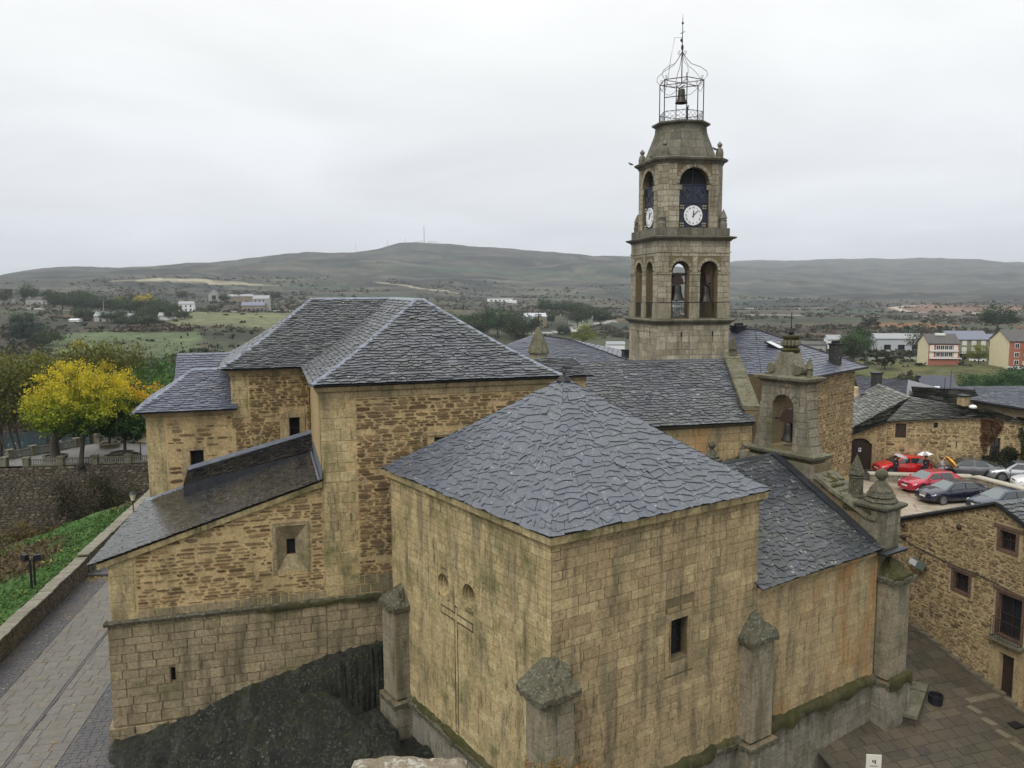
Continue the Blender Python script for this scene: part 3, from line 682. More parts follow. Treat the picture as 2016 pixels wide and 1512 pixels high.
# scrolled right side: curved stones facing the street
for sgn in (1, -1):
    pcs = []
    for k in range(8):
        za, zb_ = zs[k], zs[k+1]; wa, wb_ = hw(za), hw(zb_)
        v = [WG.P(cB+sgn*(w+o), d, z) for z, w, o in ((za+.01, wa, 0), (zb_-.01, wb_, 0)) for d in (.03, .72)]+[WG.P(cB+sgn*(w+.05), d, z) for z, w in ((za+.02, wa), (zb_-.02, wb_)) for d in (.05, .70)]
        f = [(4, 6, 7, 5), (0, 2, 6, 4), (1, 5, 7, 3), (0, 4, 5, 1), (2, 3, 7, 6)]
        pcs.append((v, f, RN.random(), 1))
    emit(pcs, wb, M['belfry'], 'stone', 'stones', 10)
BP = lambda a0, a1, b0, b1: [(a0, b1), (a0, b0), (a1, b0), (a1, b1)]
def ring(parent, fr, a0, a1, b0, b1, prof, mat, name='cornice', seg=1., lim=30):
    g = G(); zmid = sum(p[1] for p in prof)/len(prof); h = max(p[1] for p in prof)-min(p[1] for p in prof)
    box(g, fr, a0+.02, a1-.02, b0+.02, b1-.02, zmid-h*.42, zmid+h*.42); o = g.build(name, M['mortar'], parent)
    emit(molding(fr, [(a0, b1), (a0, b0), (a1, b0), (a1, b1)], prof, seg, closed=True), o, M[mat], name+'_stone', name+'_stones', lim); return o
ring(bf, BK, 16.95, 17.8, 3.58, 6.82, [(0, -7.62), (.05, -7.6), (.1, -7.5), (.26, -7.42), (.28, -7.3), (.1, -7.24), (0, -7.22)], 'coping', 'ledge')
ring(bf, BK, 16.98, 17.77, 4.05, 6.35, [(0, -4.2), (.06, -4.18), (.14, -4.08), (.30, -4.02), (.32, -3.9), (.1, -3.84), (0, -3.82)], 'coping', 'cornice')
moss_g = G(); lump(moss_g, BK, 16.9, 17.9, 3.95, 6.45, -3.86, -3.78, (17.4, 5.2), .5, .06, 14); moss_g.build('moss_cushion', M['moss'], bf)
# upper curved pedestal with scrolls
g = G(); zz = [-3.84+1.05*k/8 for k in range(9)]; w2 = lambda z: .92-.60*((z+3.84)/1.05)**.62
ol = [(cB-w2(z), z) for z in reversed(zz)]+[(cB+w2(z), z) for z in zz]
wallmesh(g, WG, ol, [], th=.7); g.build('curved_pedestal', M['belfry'], bf)
for sgn in (1, -1):
    for d0, d1 in ((-.06, .33), (.40, .78)):
        g = G(); n = 14; r = .24; v = []
        for d in (d0, d0+.05, d1-.05, d1):
            rr = r*(.9 if d in (d0, d1) else 1); v += [WG.P(cB+sgn*.72+rr*cos(2*pi*k/n), d, -3.55+rr*sin(2*pi*k/n)) for k in range(n)]
        g.add(v, [(i*n+k, i*n+(k+1) % n, (i+1)*n+(k+1) % n, (i+1)*n+k) for i in range(3) for k in range(n)]+[tuple(range(n)), tuple(range(3*n, 4*n))[::-1]]); g.build('scroll', M['coping'], bf)
zs_ = [(.36, -2.84), (.40, -2.78), (.44, -2.70), (.40, -2.64), (.30, -2.60), (.36, -2.54), (.37, -2.30), (.31, -2.26), (.31, -2.2), (.38, -2.14), (.38, -2.06), (.1, -2.03)]
g = G(); lathe(g, BK.P(17.4, 5.2, 0), zs_, 20); g.build('capital', M['moss'], bf)
for k in range(14):
    x = 2*pi*k/14; g = G(); lathe(g, BK.P(17.4+.37*cos(x), 5.2+.37*sin(x), 0), [(.03, -2.54), (.07, -2.48), (.065, -2.32), (.03, -2.27)], 6); g.build('capital_lobe', M['coping'], bf)
WG = WG0
p = obelisk(BK, 17.5, 4.25, -3.86, .85, .2, 'stubby lichened pinnacle on the right end of the bell gable cornice', 8, 'coping', .4)
g = G(); c = BK.P(17.4, 5.2, 0); ball(g, c+Vector((0, 0, -1.92)), .12, 10); tube(g, [c+Vector((0, 0, -2.05)), c+Vector((0, 0, -1.02))], .02, 5); tube(g, [c+BK.v*.16+Vector((0, 0, -1.28)), c-BK.v*.16+Vector((0, 0, -1.28))], .018, 5)
for k in range(3):
    ring_ = [c+Vector((0, 0, -1.92))+(BK.u*cos(x)*cos(k*pi/3)+BK.v*cos(x)*sin(k*pi/3)+Vector((0, 0, sin(x))))*.16 for x in [2*pi*i/12 for i in range(13)]]; tube(g, ring_, .01, 4)
t_ = thing('iron_cross', c+Vector((0, 0, -2.05)), 'thin black iron cross with openwork ball on top of the bell gable', 'cross'); g.build('cross', M['iron'], t_)
def bell(fr, a, b, ztop, h, r, label, wood=True, span=.6, axis='b'):
    t = thing('church_bell', fr.P(a, b, ztop-h), label, 'bell'); c = fr.P(a, b, 0)
    g = G(); lathe(g, c, [(r*.12, ztop), (r*.45, ztop-.02*h), (r*.55, ztop-.12*h), (r*.60, ztop-.5*h), (r*.72, ztop-.78*h), (r*1.0, ztop-.97*h), (r*1.0, ztop-h), (r*.86, ztop-h), (r*.6, ztop-.8*h)], 16, cap=False); g.build('bell_body', M['bronze'], t, smooth=True)
    g = G(); ball(g, c+Vector((0, 0, ztop-h*.98)), r*.16, 8); tube(g, [c+Vector((0, 0, ztop-.2*h)), c+Vector((0, 0, ztop-h*.95))], r*.05, 5); g.build('clapper', M['iron'], t)
    ax = fr.v if axis == 'b' else fr.u
    if wood:
        g = G(); hh = h*.75
        q = [(-span*.85, .0), (span*.85, .0), (span*.8, hh*.35), (span*.45, hh*.8), (span*.1, hh), (-span*.2, hh*.95), (-span*.7, hh*.5)]
        ot = fr.u if axis == 'b' else fr.v
        prism(g, [c+ax*x-ot*.14+Vector((0, 0, ztop+z)) for x, z in q], [c+ax*x+ot*.14+Vector((0, 0, ztop+z)) for x, z in q]); g.build('yoke', M['wood'], t)
    g = G(); tube(g, [c-ax*(span+.35)+Vector((0, 0, ztop+.12)), c+ax*(span+.35)+Vector((0, 0, ztop+.12))], .035, 6); g.build('axle', M['iron'], t); return t
bell(BK, 17.2, 5.0, -5.98, .85, .34, 'small dark bronze bell under a rotten wooden yoke in the bell gable arch', span=.46)
# nave side ball finial and obelisk beside the wing ridge
def ballfin(p, label):
    t = thing('ball_finial', p, label, 'stone finial'); p = Vector(p)
    g = G(); lathe(g, p, [(.5, -.6), (.5, .0), (.54, .06), (.34, .1), (.36, .2), (.26, .26), (.12, .5), (.10, .58)], 8, .4); g.build('pedestal', M['cap'], t)
    g = G(); ball(g, p+Vector((0, 0, .74)), .19, 12); g.build('stone_ball', M['cap'], t, smooth=True)
ballfin((9.48, 38, -8.05), 'small stone ball on a stepped pedestal behind the chancel roof')
FX = Fr((11.37, 39.5, 0), .6); obelisk(FX, 0, 0, -8.8, 1.25, .22, 'small leaning mossy obelisk at the left foot of the bell gable', 4, 'cap', .3)
# ============================================================ TRANSEPT group (frame TM: s along facade, d depth)
TM = Fr((-4.9, 32.6, 0), 0.2926)
tr = thing('church_transept', TM.P(2.2, 4, -18), 'tall brown rubble transept with a hipped grey slate roof edged in lead, behind the chancel', 'church')
zb = -18.6
W0 = TM.wall(-2.8, 0, 0)
core = G()
wt_ = [rect(4.55-.0, 5.55, -6.9, -6.0)]      # high window half hidden by the chancel roof
wallmesh(core, W0, rect(0, 9.9, zb, -3.72), wt_, th=.7)
WT2 = TM.wall(-2.8, 10.0, -pi/2); wallmesh(core, WT2, rect(0, 9.99, -9, -3.72), [], th=.6)
WT3 = TM.wall(7.1, 0, pi/2); wallmesh(core, WT3, rect(0.01, 10.0, -14, -3.72), [], th=.6)
box(core, TM, 7.1, 8.7, .6, 10.2, -14, -3.80)
wall = core.build('wall', M['rub_mortar'], tr)
qz = -3.95; quo = []
z = zb
k = 0
while z < qz-.1:      # quoins at the left corner
    h = RN.uniform(.32, .5); w = .95 if k % 2 else 1.35; z1 = min(z+h, qz); k += 1
    if z > -12.3:
        x = RN.uniform(-.1, .1); po = [(.015, z+.01), (w*.52+x, z+.01), (w*.52+x, z1-.01), (.015, z1-.01)]; quo.append(stone_prism(W0, po, .02, .012, RN.random())); po = [(w*.52+x+.015, z+.01), (w+x, z+.01), (w+x, z1-.01), (w*.52+x+.015, z1-.01)]; quo.append(stone_prism(W0, po, .02, .012, RN.random()))
    z = z1
emit(quo, wall, M['ash_left'], 'quoin_stone', 'quoin_stones', 44)
rub = lay(W0, rect(1.35, 9.9, -11.55, -4.25), [rect(4.3, 5.8, -6.9, -5.6)], 'rubble', .125, (.2, .75), .038, .035, skip=.10)
emit(rub, wall, M['rub'], 'stone', 'stones', 300)
low = lay(W0, rect(.9, 9.9, -12.3, -11.55), [], 'ashlar', .36, (.35, .8), .014, .02, rough=.02)
emit(low, wall, M['rub_low'], 'stone', 'stones', 26)
low = lay(W0, rect(0, 9.9, zb, -12.48), [], 'ashlar', .38, (.5, 1.1), .014, .02, rough=.015)
emit(low, wall, M['rub_low'], 'stone', 'stones', 40)
cg = G(); box(cg, TM, -2.78, 7.05, .02, .4, -4.2, -3.8); corn = cg.build('cornice', M['mortar'], tr)
emit(molding(TM, [(-2.8, 9.5), (-2.8, 0), (7.1, 0), (7.1, .7), (8.7, .7)], [(0, -4.22), (.03, -4.2), (.06, -3.98), (.16, -3.92), (.24, -3.74), (0, -3.7)], 1.3), corn, M['ash_right'], 'cornice_stone', 'cornice_stones', 30)
g = G(); box(g, W0, 4.3, 5.8, -.05, .2, -5.92, -5.76); g.build('window_lintel', M['ash_right'], tr)
dark_window(tr, W0, 4.58, 5.52, -6.88, -6.02, .3, .06, (1, 1), 'wood')
g = G(); wallmesh(g, W0, rect(.01, 9.9, zb, -12.45), [], th=.02, off=-.007); g.build('joint_bedding', M['mortar'], tr)
rf = G(); ap = (2.3, 4.9); ZE, ZR = -3.62, -.38
def TPt(s, d, z): return TM.P(s, d, z)
SG = .26
s1, Pf = slates(rf, TPt(-3.15, -.4, ZE), TPt(7.3, -.4, ZE), TPt(ap[0], ap[1], ZR), TPt(ap[0]-.35, ap[1], ZR), .2, (.22, .58), SG, .026, .6, lift=.034)
s2, Pl = slates(rf, TPt(-3.15, 13.5, ZE), TPt(-3.15, -.4, ZE), TPt(ap[0]-.35, ap[1], ZR), TPt(ap[0]-.35, 13.5, ZR), .2, (.22, .58), SG, .026, .6, lift=.034)
s3, Pr = slates(rf, TPt(7.3, -.4, ZE), TPt(7.3, 13.5, ZE), TPt(ap[0], 13.5, ZR), TPt(ap[0], ap[1], ZR), .3, (.5, .9), SG, .02, .3)
s4, _ = slates(rf, TPt(7.1, .35, ZE-.1), TPt(9.0, .35, ZE-.1), TPt(9.0, 3.0, ZE+.5), TPt(7.1, 3.0, ZE+.5), .19, (.25, .5), .05, .02, .4)
roof = rf.build('roof', M['slate_bed_edge_shade'], tr); emit(s1+s2+s3+s4, roof, M['slate_old'], 'slate', 'slates', 300)
def strip(P_, u, parent, w=.12, h=.06, n=14, mat='lead'):
    g = G(); ridge_strip(g, [P_(u, t/n) for t in range(n+1)], w, h); g.build('hip_flashing', M[mat], parent)
strip(Pf, 0, roof); strip(Pf, 1, roof)
g = G(); ridge_strip(g, [TPt(ap[0]-.35, 4.9, ZR), TPt(ap[0]-.3, 13.5, ZR)], .16, .03); ridge_strip(g, [TPt(ap[0], 4.9, ZR), TPt(ap[0]-.0, 13.5, ZR)], .12, .03); g.build('ridge_flashing', M['lead'], roof)

# ---- crossing roof and the two set back walls
cx_ = thing('church_crossing', TM.P(-5, 10, -10), 'rubble crossing wall with a framed door under the tall slate roof left of the transept', 'church')
W2 = TM.wall(-6.45, 8.0, 0)
door = rect(2.63, 3.12, -7.8, -6.08)
core = G(); wallmesh(core, W2, rect(0, 3.6, -11, -3.72), [door], th=.5)
W2L = TM.wall(-6.45, 18, -pi/2); wallmesh(core, W2L, rect(0, 10, -6.5, -3.72), [], th=.5)
wall = core.build('wall', M['rub_mortar'], cx_)
quo = lay(W2, rect(0, .75, -6, -4.0), [], 'ashlar', .5, (.7, .8), .01, .02)
emit(quo, wall, M['ash_left'], 'quoin_stone', 'quoin_stones', 10)
r2 = lay(W2, rect(.1, 3.6, -8.6, -6.0), [rect(2.2, 3.45, -7.9, -5.6)], 'rubble', .125, (.2, .65), .035, .04, skip=.05)
r2 += lay(W2, rect(.78, 3.6, -6.0, -4.0), [rect(2.2, 3.45, -7.9, -5.6)], 'rubble', .125, (.2, .7), .035, .04, skip=.05)
emit(r2, wall, M['rub'], 'stone', 'stones', 180)
g = G(); box(g, W2, 2.25, 2.62, -.06, .3, -7.8, -6.08); box(g, W2, 3.13, 3.36, -.06, .3, -7.8, -6.08); box(g, W2, 2.2, 3.4, -.08, .3, -6.08, -5.88)
v = [(2.2, -5.88), (3.4, -5.88), (2.8, -5.66)]; prism(g, [W2.P(a, -.08, z) for a, z in v], [W2.P(a, .2, z) for a, z in v]); g.build('door_surround', M['ash_right'], cx_)
dark_window(cx_, W2, 2.63, 3.12, -7.8, -6.08, .35, .05, (0, 2), 'wood', 'dark', 'door')
cg = G(); box(cg, TM, -6.4, -2.8, 8.02, 8.4, -3.95, -3.78); corn = cg.build('cornice', M['mortar'], cx_)
emit(molding(TM, [(-6.45, 14), (-6.45, 8.0), (-3.0, 8.0)], [(0, -4.0), (.04, -3.98), (.08, -3.86), (.2, -3.72), (0, -3.7)], 1.3), corn, M['ash_right'], 'cornice_stone', 'cornice_stones', 12)
rf = G()
s1, Pc = slates(rf, TPt(-6.95, 7.6, -3.62), TPt(-1.5, 7.6, -3.62), TPt(2.3, 13.2, ZR), TPt(-2.3, 13.2, ZR), .2, (.22, .58), .30, .026, .6, lift=.034)
s2, _ = slates(rf, TPt(-6.95, 18.8, -3.62), TPt(-6.95, 7.6, -3.62), TPt(-2.3, 13.2, ZR), TPt(-2.3, 13.3, ZR), .3, (.4, .8), .30, .02, .3)
roof = rf.build('roof', M['slate_bed_edge_shade'], cx_); emit(s1+s2, roof, M['slate_old'], 'slate', 'slates', 300)
strip(Pc, 0, roof)
g = G(); ridge_strip(g, [TPt(-2.3, 13.2, ZR), TPt(2.2, 13.2, ZR)], .13, .03); g.build('ridge_flashing', M['lead'], roof)

lw = thing('church_side_chapel', TM.P(-8.3, 9, -11), 'lower chapel with dark square window and hipped roof at the far left', 'church')
W3 = TM.wall(-10.25, 8.0, 0); wn = rect(1.85, 2.45, -9.0, -7.45)
core = G(); wallmesh(core, W3, rect(0, 3.8, -17.5, -5.6), [wn], th=.5); W3L = TM.wall(-10.25, 15, -pi/2); wallmesh(core, W3L, rect(0, 6.99, -17.5, -5.6), [], th=.5)
wall = core.build('wall', M['rub_mortar'], lw)
q3 = lay(W3, rect(0, .8, -12, -5.85), [], 'ashlar', .45, (.5, .9), .008, .01)
emit(q3, wall, M['ash_left'], 'quoin_stone', 'quoin_stones', 20)
r3 = lay(W3, rect(.85, 3.8, -10.5, -5.85), [rect(1.55, 2.5, -9.1, -7.3)], 'rubble', .17, (.3, .8), .06, .022, skip=.62)
emit(r3, wall, M['rub'], 'stone', 'stones', 60)
g = G(); box(g, W3, 1.5, 1.84, -.02, .3, -9.0, -7.3); box(g, W3, 1.5, 2.5, -.025, .2, -7.44, -7.3); g.build('window_surround', M['ash_right'], lw)
dark_window(lw, W3, 1.85, 2.45, -9.0, -7.45, .3, .05, (0, 1), 'wood', 'dark')
emit(molding(TM, [(-10.25, 14), (-10.25, 8.0), (-6.45, 8.0)], [(0, -5.82), (.04, -5.8), (.14, -5.66), (.16, -5.56), (0, -5.56)], 1.3), wall, M['ash_right'], 'cornice_stone', 'cornice_stones', 12)
rf = G()
s1, Pq = slates(rf, TPt(-10.75, 7.6, -5.5), TPt(-6.2, 7.6, -5.5), TPt(-6.2, 10.9, -3.85), TPt(-8.35, 10.9, -3.85), .19, (.24, .55), .12, .02, .5)
s2, _ = slates(rf, TPt(-10.75, 14.5, -5.5), TPt(-10.75, 7.6, -5.5), TPt(-8.35, 10.9, -3.85), TPt(-8.35, 11.5, -3.85), .3, (.4, .8), .12, .02, .3)
roof = rf.build('roof', M['slate_bed_edge_shade'], lw); emit(s1+s2, roof, M['slate_town'], 'slate', 'slates', 220)
strip(Pq, 0, roof)
g = G(); ridge_strip(g, [TPt(-8.35, 10.9, -3.85), TPt(-6.3, 10.9, -3.85)], .1, .03); g.build('ridge_flashing', M['lead'], roof)

fb = thing('slate_roofed_house', TM.P(-7.5, 16, -10), 'plain grey slate gable roof just showing beyond the chapel, over the treetops', 'house')
g = G(); box(g, TM, -9.2, -6, 12.5, 17.5, -14, -5.2); g.build('wall', M['rub_mortar'], fb)
rf = G(); s1, _ = slates(rf, TPt(-9.45, 11.6, -5.6), TPt(-5.5, 11.6, -5.6), TPt(-5.9, 15.5, -3.35), TPt(-9.45, 15.5, -3.35), .22, (.3, .6), .02, .02, .3)
s2, _ = slates(rf, TPt(-5.9, 19.5, -5.6), TPt(-9.45, 19.5, -5.6), TPt(-9.45, 15.5, -3.35), TPt(-5.9, 15.5, -3.35), .3, (.5, .9), .02, .02, .3)
roof = rf.build('roof', M['slate_bed_edge_shade'], fb); emit(s1+s2, roof, M['slate_town'], 'slate', 'slates', 120)

# ---- lean-to with rubble wall on the street side
ln = thing('church_lean_to', TM.P(-7, 4, -18), 'church lean-to with wet black slate roof and rubble wall beside the street', 'church')
lz = lambda s: -10.01+(s+11.2)*(2.60/8.4)
W1 = TM.wall(-10.75, 0, 0)
niche = rect(2.05, 2.45, -10.5, -9.78); slit = rect(2.0, 2.18, -15.1, -14.45)
niche = [(p[0]-.45+.0, p[1]) for p in rect(2.29, 2.67, -10.52, -9.8)]
S = lambda s: s+10.75
niche = rect(S(-4.27), S(-3.93), -10.5, -9.86); splay = rect(S(-4.66), S(-3.5), -11.06, -9.22)
slit = rect(S(-8.78), S(-8.6), -15.08, -14.45)
core = G()
outline = [(0, zb), (7.94, zb), (7.94, lz(-2.81)-.12), (0, lz(-10.75)-.12)]
wallmesh(core, W1, outline, [splay, slit], th=.8)
WLs = TM.wall(-10.74, 8.2, -pi/2); wallmesh(core, WLs, rect(0, 8.19, zb, -10.3), [], th=.5)
wall = core.build('wall', M['rub_mortar'], ln)
g = G(); wallmesh(g, W1, rect(.0, 7.93, zb, -12.5), [slit], th=.02, off=-.008); g.build('joint_bedding', M['mortar'], ln)
# splayed surround
o4 = [(splay[i][0], splay[i][1]) for i in range(4)]; i4 = niche; g = G()
v = [W1.P(a, .0, z) for a, z in o4]+[W1.P(a, .34, z) for a, z in i4]+[W1.P(a, .6, z) for a, z in i4]
g.add(v, [(0, 1, 5, 4), (1, 2, 6, 5), (2, 3, 7, 6), (3, 0, 4, 7), (4, 5, 9, 8), (5, 6, 10, 9), (6, 7, 11, 10), (7, 4, 8, 11)], .4); g.build('window_surround', M['rub_low'], ln)
emit(lay(W1, [(splay[0][0]-.16, -11.2), (splay[1][0]+.14, -11.2), (splay[1][0]+.14, -9.06), (splay[0][0]-.16, -9.06)], [splay], 'ashlar', .34, (.15, .5), .01, .02), wall, M['rub_low'], 'surround_stone', 'surround_stones', 30)
dark_window(ln, W1, niche[0][0], niche[1][0], -10.5, -9.86, .5, .03, (0, 0), 'wood', 'dark')
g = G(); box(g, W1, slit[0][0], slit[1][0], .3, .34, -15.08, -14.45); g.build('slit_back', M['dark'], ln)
ho = [(splay[0][0]-.16, -11.2), (splay[1][0]+.14, -11.2), (splay[1][0]+.14, -9.06), (splay[0][0]-.16, -9.06)]
ub = [(.9, -12.0), (7.94, -12.0), (7.94, lz(-2.81)-.34), (.9, lz(-9.85)-.34)]
r1 = lay(W1, ub, [ho], 'rubble', .135, (.2, .8), .05, .03, skip=.25)
emit(r1, wall, M['rub'], 'stone', 'stones', 240)
emit(lay(W1, [(0, -12.36), (.88, -12.36), (.88, lz(-9.87)-.34), (0, lz(-10.75)-.34)], [], 'ashlar', .36, (.4, .8), .014, .02), wall, M['ash_left'], 'quoin_stone', 'quoin_stones', 12)
emit(lay(W1, rect(.9, 7.94, -12.36, -12.0), [], 'ashlar', .34, (.3, .7), .02, .02, rough=.02), wall, M['rub_low'], 'stone', 'stones', 10)
lo = lay(W1, rect(-.14, 7.94, -16.55, -12.5), [slit], 'ashlar', .37, (.45, 1.1), .012, .03, rough=.012)
emit(lo, wall, M['rub_low'], 'stone', 'stones', 110)
emit(lay(W1, rect(-.3, 7.94, zb, -16.6), [], 'ashlar', .45, (.6, 1.3), .014, .1, rough=.012), wall, M['rub_low'], 'stone', 'stones', 14)
g = G(); box(g, W1, -.14, .0, .0, .8, zb, -12.5); box(g, W1, -.3, -.14, .0, .8, zb, -16.6); g.build('corner_masonry', M['rub_low'], ln)
sg = G(); box(sg, W1, -.1, 7.9, .0, .1, -12.48, -12.4); strg = sg.build('string_course', M['mortar'], ln)
emit(molding(TM, [(-10.9, .2), (-10.9, 0), (-2.8, 0), (5, 0)], [(0, -12.56), (.1, -12.53), (.13, -12.42), (.03, -12.34), (0, -12.34)], 1.1), strg, M['cap'], 'string_stone', 'string_stones', 20)
moss_band(ln, TM, [(-5.5, 0), (-.2, 0)], -12.42, .13, .05, .04, h=.05)
# stone verge under the slates
g = G()
for k in range(9):
    s0, s1_ = -11.1+k*.92, -11.1+(k+1)*.92-.012
    v = [TM.P(s, d, lz(s)+dz) for s in (s0, s1_) for d, dz in ((-.12, -.30), (-.16, -.08), (.3, -.08), (.3, -.30))]
    g.add(v, [(0, 1, 2, 3), (7, 6, 5, 4), (0, 4, 5, 1), (1, 5, 6, 2), (0, 3, 7, 4)], RN.random())
g.build('verge_stone', M['ash_left'], ln)
rf = G()
ev = [TM.P(-11.35, -.2, lz(-11.3)), TM.P(-10.5, 8.15, lz(-10.35)), TM.P(-2.75, 8.0, lz(-2.75)), TM.P(-2.75, -.2, lz(-2.75))]
sA, PA = slates(rf, ev[1], ev[0], ev[3], ev[2], .24, (.25, .55), .02, .02, .4)
roof = rf.build('roof', M['slate_bed_edge_shade'], ln); emit(sA, roof, M['slate_wet'], 'slate', 'slates', 300)
# raised rear strip with dark lead upstand
g = G(); zz = lambda s, d, h: TM.P(s, d, lz(s)+h)
hh = lambda s: .62*max(.08, min(1, (-2.6-s)/5.9))
ss = [-8.5+5.9*k/10 for k in range(11)]
v = []
for s in ss: v += [zz(s, 5.75, .03), zz(s, 5.75, hh(s)), zz(s, 5.83, hh(s)+.01), zz(s, 5.83, .02)]
f = [(i*4+j, i*4+4+j, i*4+5+j, i*4+1+j) for i in range(10) for j in range(3)]+[(0, 1, 2, 3), (40, 43, 42, 41)]
g.add(v, f); g.build('lead_upstand', M['lead_dark'], roof)
rb = G(); sB, _ = slates(rb, zz(-8.5, 5.83, hh(-8.5)-.02), zz(-2.75, 5.83, hh(-2.75)-.02), zz(-2.75, 8.0, .5), zz(-8.5, 8.0, hh(-8.5)+.25), .22, (.25, .5), .02, .02, .3)
r2_ = rb.build('raised_roof_strip', M['slate_bed_edge_shade'], ln); emit(sB, r2_, M['slate_wet'], 'slate', 'slates', 60)
g = G(); v = [zz(-8.5, 5.8, 0), zz(-8.5, 8, 0), zz(-8.5, 8, hh(-8.5)+.25), zz(-8.5, 5.8, hh(-8.5))]; prism(g, v, [p-TM.u*.04 for p in v]); g.build('end_cheek', M['lead_dark'], r2_)
g = G()
for a, b, h0, h1 in ((-10.4, -8.5, .05, .05), (-8.5, -2.8, hh(-8.5)+.27, .56)):
    n = 8; g = G()
    for k in range(n):
        s0 = a+(b-a)*k/n; s1_ = a+(b-a)*(k+1)/n; q0 = h0+(h1-h0)*k/n; q1 = h0+(h1-h0)*(k+1)/n
        v = [zz(s0, 7.72, q0-.01), zz(s1_, 7.72, q1-.01), zz(s1_, 7.96, q1+.12), zz(s0, 7.96, q0+.12)]; prism(g, [p-Vector((0, 0, .03)) for p in v], v)
    g.build('wall_flashing', M['lead'], roof)
g = G(); v = [zz(-2.95, d, .03) for d in (-.2, 7.9)]; tube(g, v, .05, 5); v = [zz(-2.86, -.15, .02), zz(-2.86, 7.9, .02), zz(-2.83, 7.9, .4), zz(-2.83, -.15, .4)]; prism(g, v, [p+TM.u*.02 for p in v]); g.build('side_flashing', M['lead'], roof)

# ============================================================ NAVE
nv = thing('church_nave', (9, 43, -12), 'long grey nave roof spotted with lichen in front of the bell tower', 'church')
A, B_, C_, D_ = Vector((6.6, 40.25, -6.78)), Vector((12.75, 42.1, -6.9)), Vector((12.75, 47.35, -4.02)), Vector((1.2, 43.8, -3.92))
rf = G(); s1, Pn = slates(rf, A-Vector((6.5, 2.0, 0))*.55, B_, C_, D_, .22, (.26, .62), .05, .026, .6, lift=.034)
s2, _ = slates(rf, C_+Vector((-1.6, 5.2, -3)), D_+Vector((-1.6, 5.2, -3)), D_, C_, .3, (.5, .9), .05, .02, .3)
roof = rf.build('roof', M['slate_bed_edge_shade'], nv); emit(s1+s2, roof, M['slate_old'], 'slate', 'slates', 300)
g = G(); ridge_strip(g, [D_, C_], .12, .03); g.build('ridge_flashing', M['lead_dark'], roof)
g = G(); tube(g, [Pn(1, t)+Vector((.16, .02, .13)) for t in (.30, .6, .8, 1.0)], .13, 6); g.build('verge_coping', M['lead'], roof)
NW = Fr((12.6, 42.35, 0), 0.2926+.0)
NWl = Fr(Vector((3.4, 39.6, 0)), 0.2926); core = G(); wallmesh(core, NWl, rect(0, 9.7, -13, -6.9), [], th=.6)
NE = Fr(NWl.P(9.7, 0, 0), NWl.az+pi/2+.0); wallmesh(core, NE, [(0.01, -13), (5.6, -13), (5.6, -4.3), (.01, -7.0)], [], th=.5, off=-.0)
wall = core.build('wall', M['mortar'], nv)
emit(lay(NWl, rect(2.5, 9.7, -12, -7.12), [], 'ashlar', .42, (.6, 1.2), .01, .015), wall, M['ash_wing'], 'stone', 'stones', 70)
emit(molding(NWl, [(0, 0), (9.7, 0)], [(0, -7.15), (.1, -7.05), (.2, -6.92), (0, -6.9)], 1.2), wall, M['coping'], 'cornice_stone', 'cornice_stones', 10)
# stone parapet slabs beyond the verge, with obelisk
NP = Fr(Vector((13.05, 42.6, 0)), atan2(47.2-42.6, 13.15-13.05)); pz = lambda s: -6.3+s*.535
core = G(); wallmesh(core, NP, [(0, -9), (4.6, -9), (4.6, pz(4.6)-.1), (0, pz(0)-.1)], [], th=.7); pw = core.build('parapet', M['mortar'], nv)
coping(nv, NP, [(0, pz(0)), (4.7, pz(4.7))], -.1, .85, .16, .7)
obelisk(NP, 4.55, .3, pz(4.5)+.1, 1.15, .23, 'slim lichened obelisk at the top of the nave parapet', 4, 'cap', .3)
# stair turret cone
ct = thing('stair_turret', (1.64, 50, -5), 'round stone turret with a conical slab roof and small cross, behind the nave ridge', 'turret')
g = G(); lathe(g, (1.64, 50, 0), [(.56, -7), (.56, -3.78)], 16); g.build('drum', M['tower'], ct)
g = G()
for k in range(16):
    a0, a1 = 2*pi*k/16+.01, 2*pi*(k+1)/16-.01
    v = [Vector((1.64+r*cos(a), 50+r*sin(a), z)) for r, z in ((.68, -3.80), (.66, -3.68), (.36, -2.85), (.06, -2.2)) for a in (a0, a1)]
    g.add(v, [(0, 1, 3, 2), (2, 3, 5, 4), (4, 5, 7, 6), (0, 2, 4, 6), (1, 7, 5, 3)], RN.random())
lathe(g, (1.64, 50, 0), [(.5, -3.8), (.05, -2.25)], 12); g.build('cone_roof', M['coping'], ct)
g = G(); ball(g, Vector((1.64, 50, -2.13)), .09, 8); tube(g, [(1.64, 50, -2.1), (1.64, 50, -1.25)], .018, 4); tube(g, [(1.42, 50, -1.45), (1.86, 50, -1.45)], .018, 4); g.build('cross', M['iron'], ct)
# ============================================================ CLOCK TOWER
TW = Fr((9.34, 53.0, 0), 0.2048)
tw = thing('clock_tower', TW.P(2.7, 2.7, -10), 'tall square granite church tower with white clock faces and an iron bell cage on top', 'bell tower')
a0, a1 = .17, 5.30
def tface(k, ins=0., A0=a0, A1=a1):
    o = [(A0+ins, A0+ins), (A1-ins, A0+ins), (A1-ins, A1-ins), (A0+ins, A1-ins)][k]
    return TW.wall(o[0], o[1], k*pi/2), A1-A0-2*ins
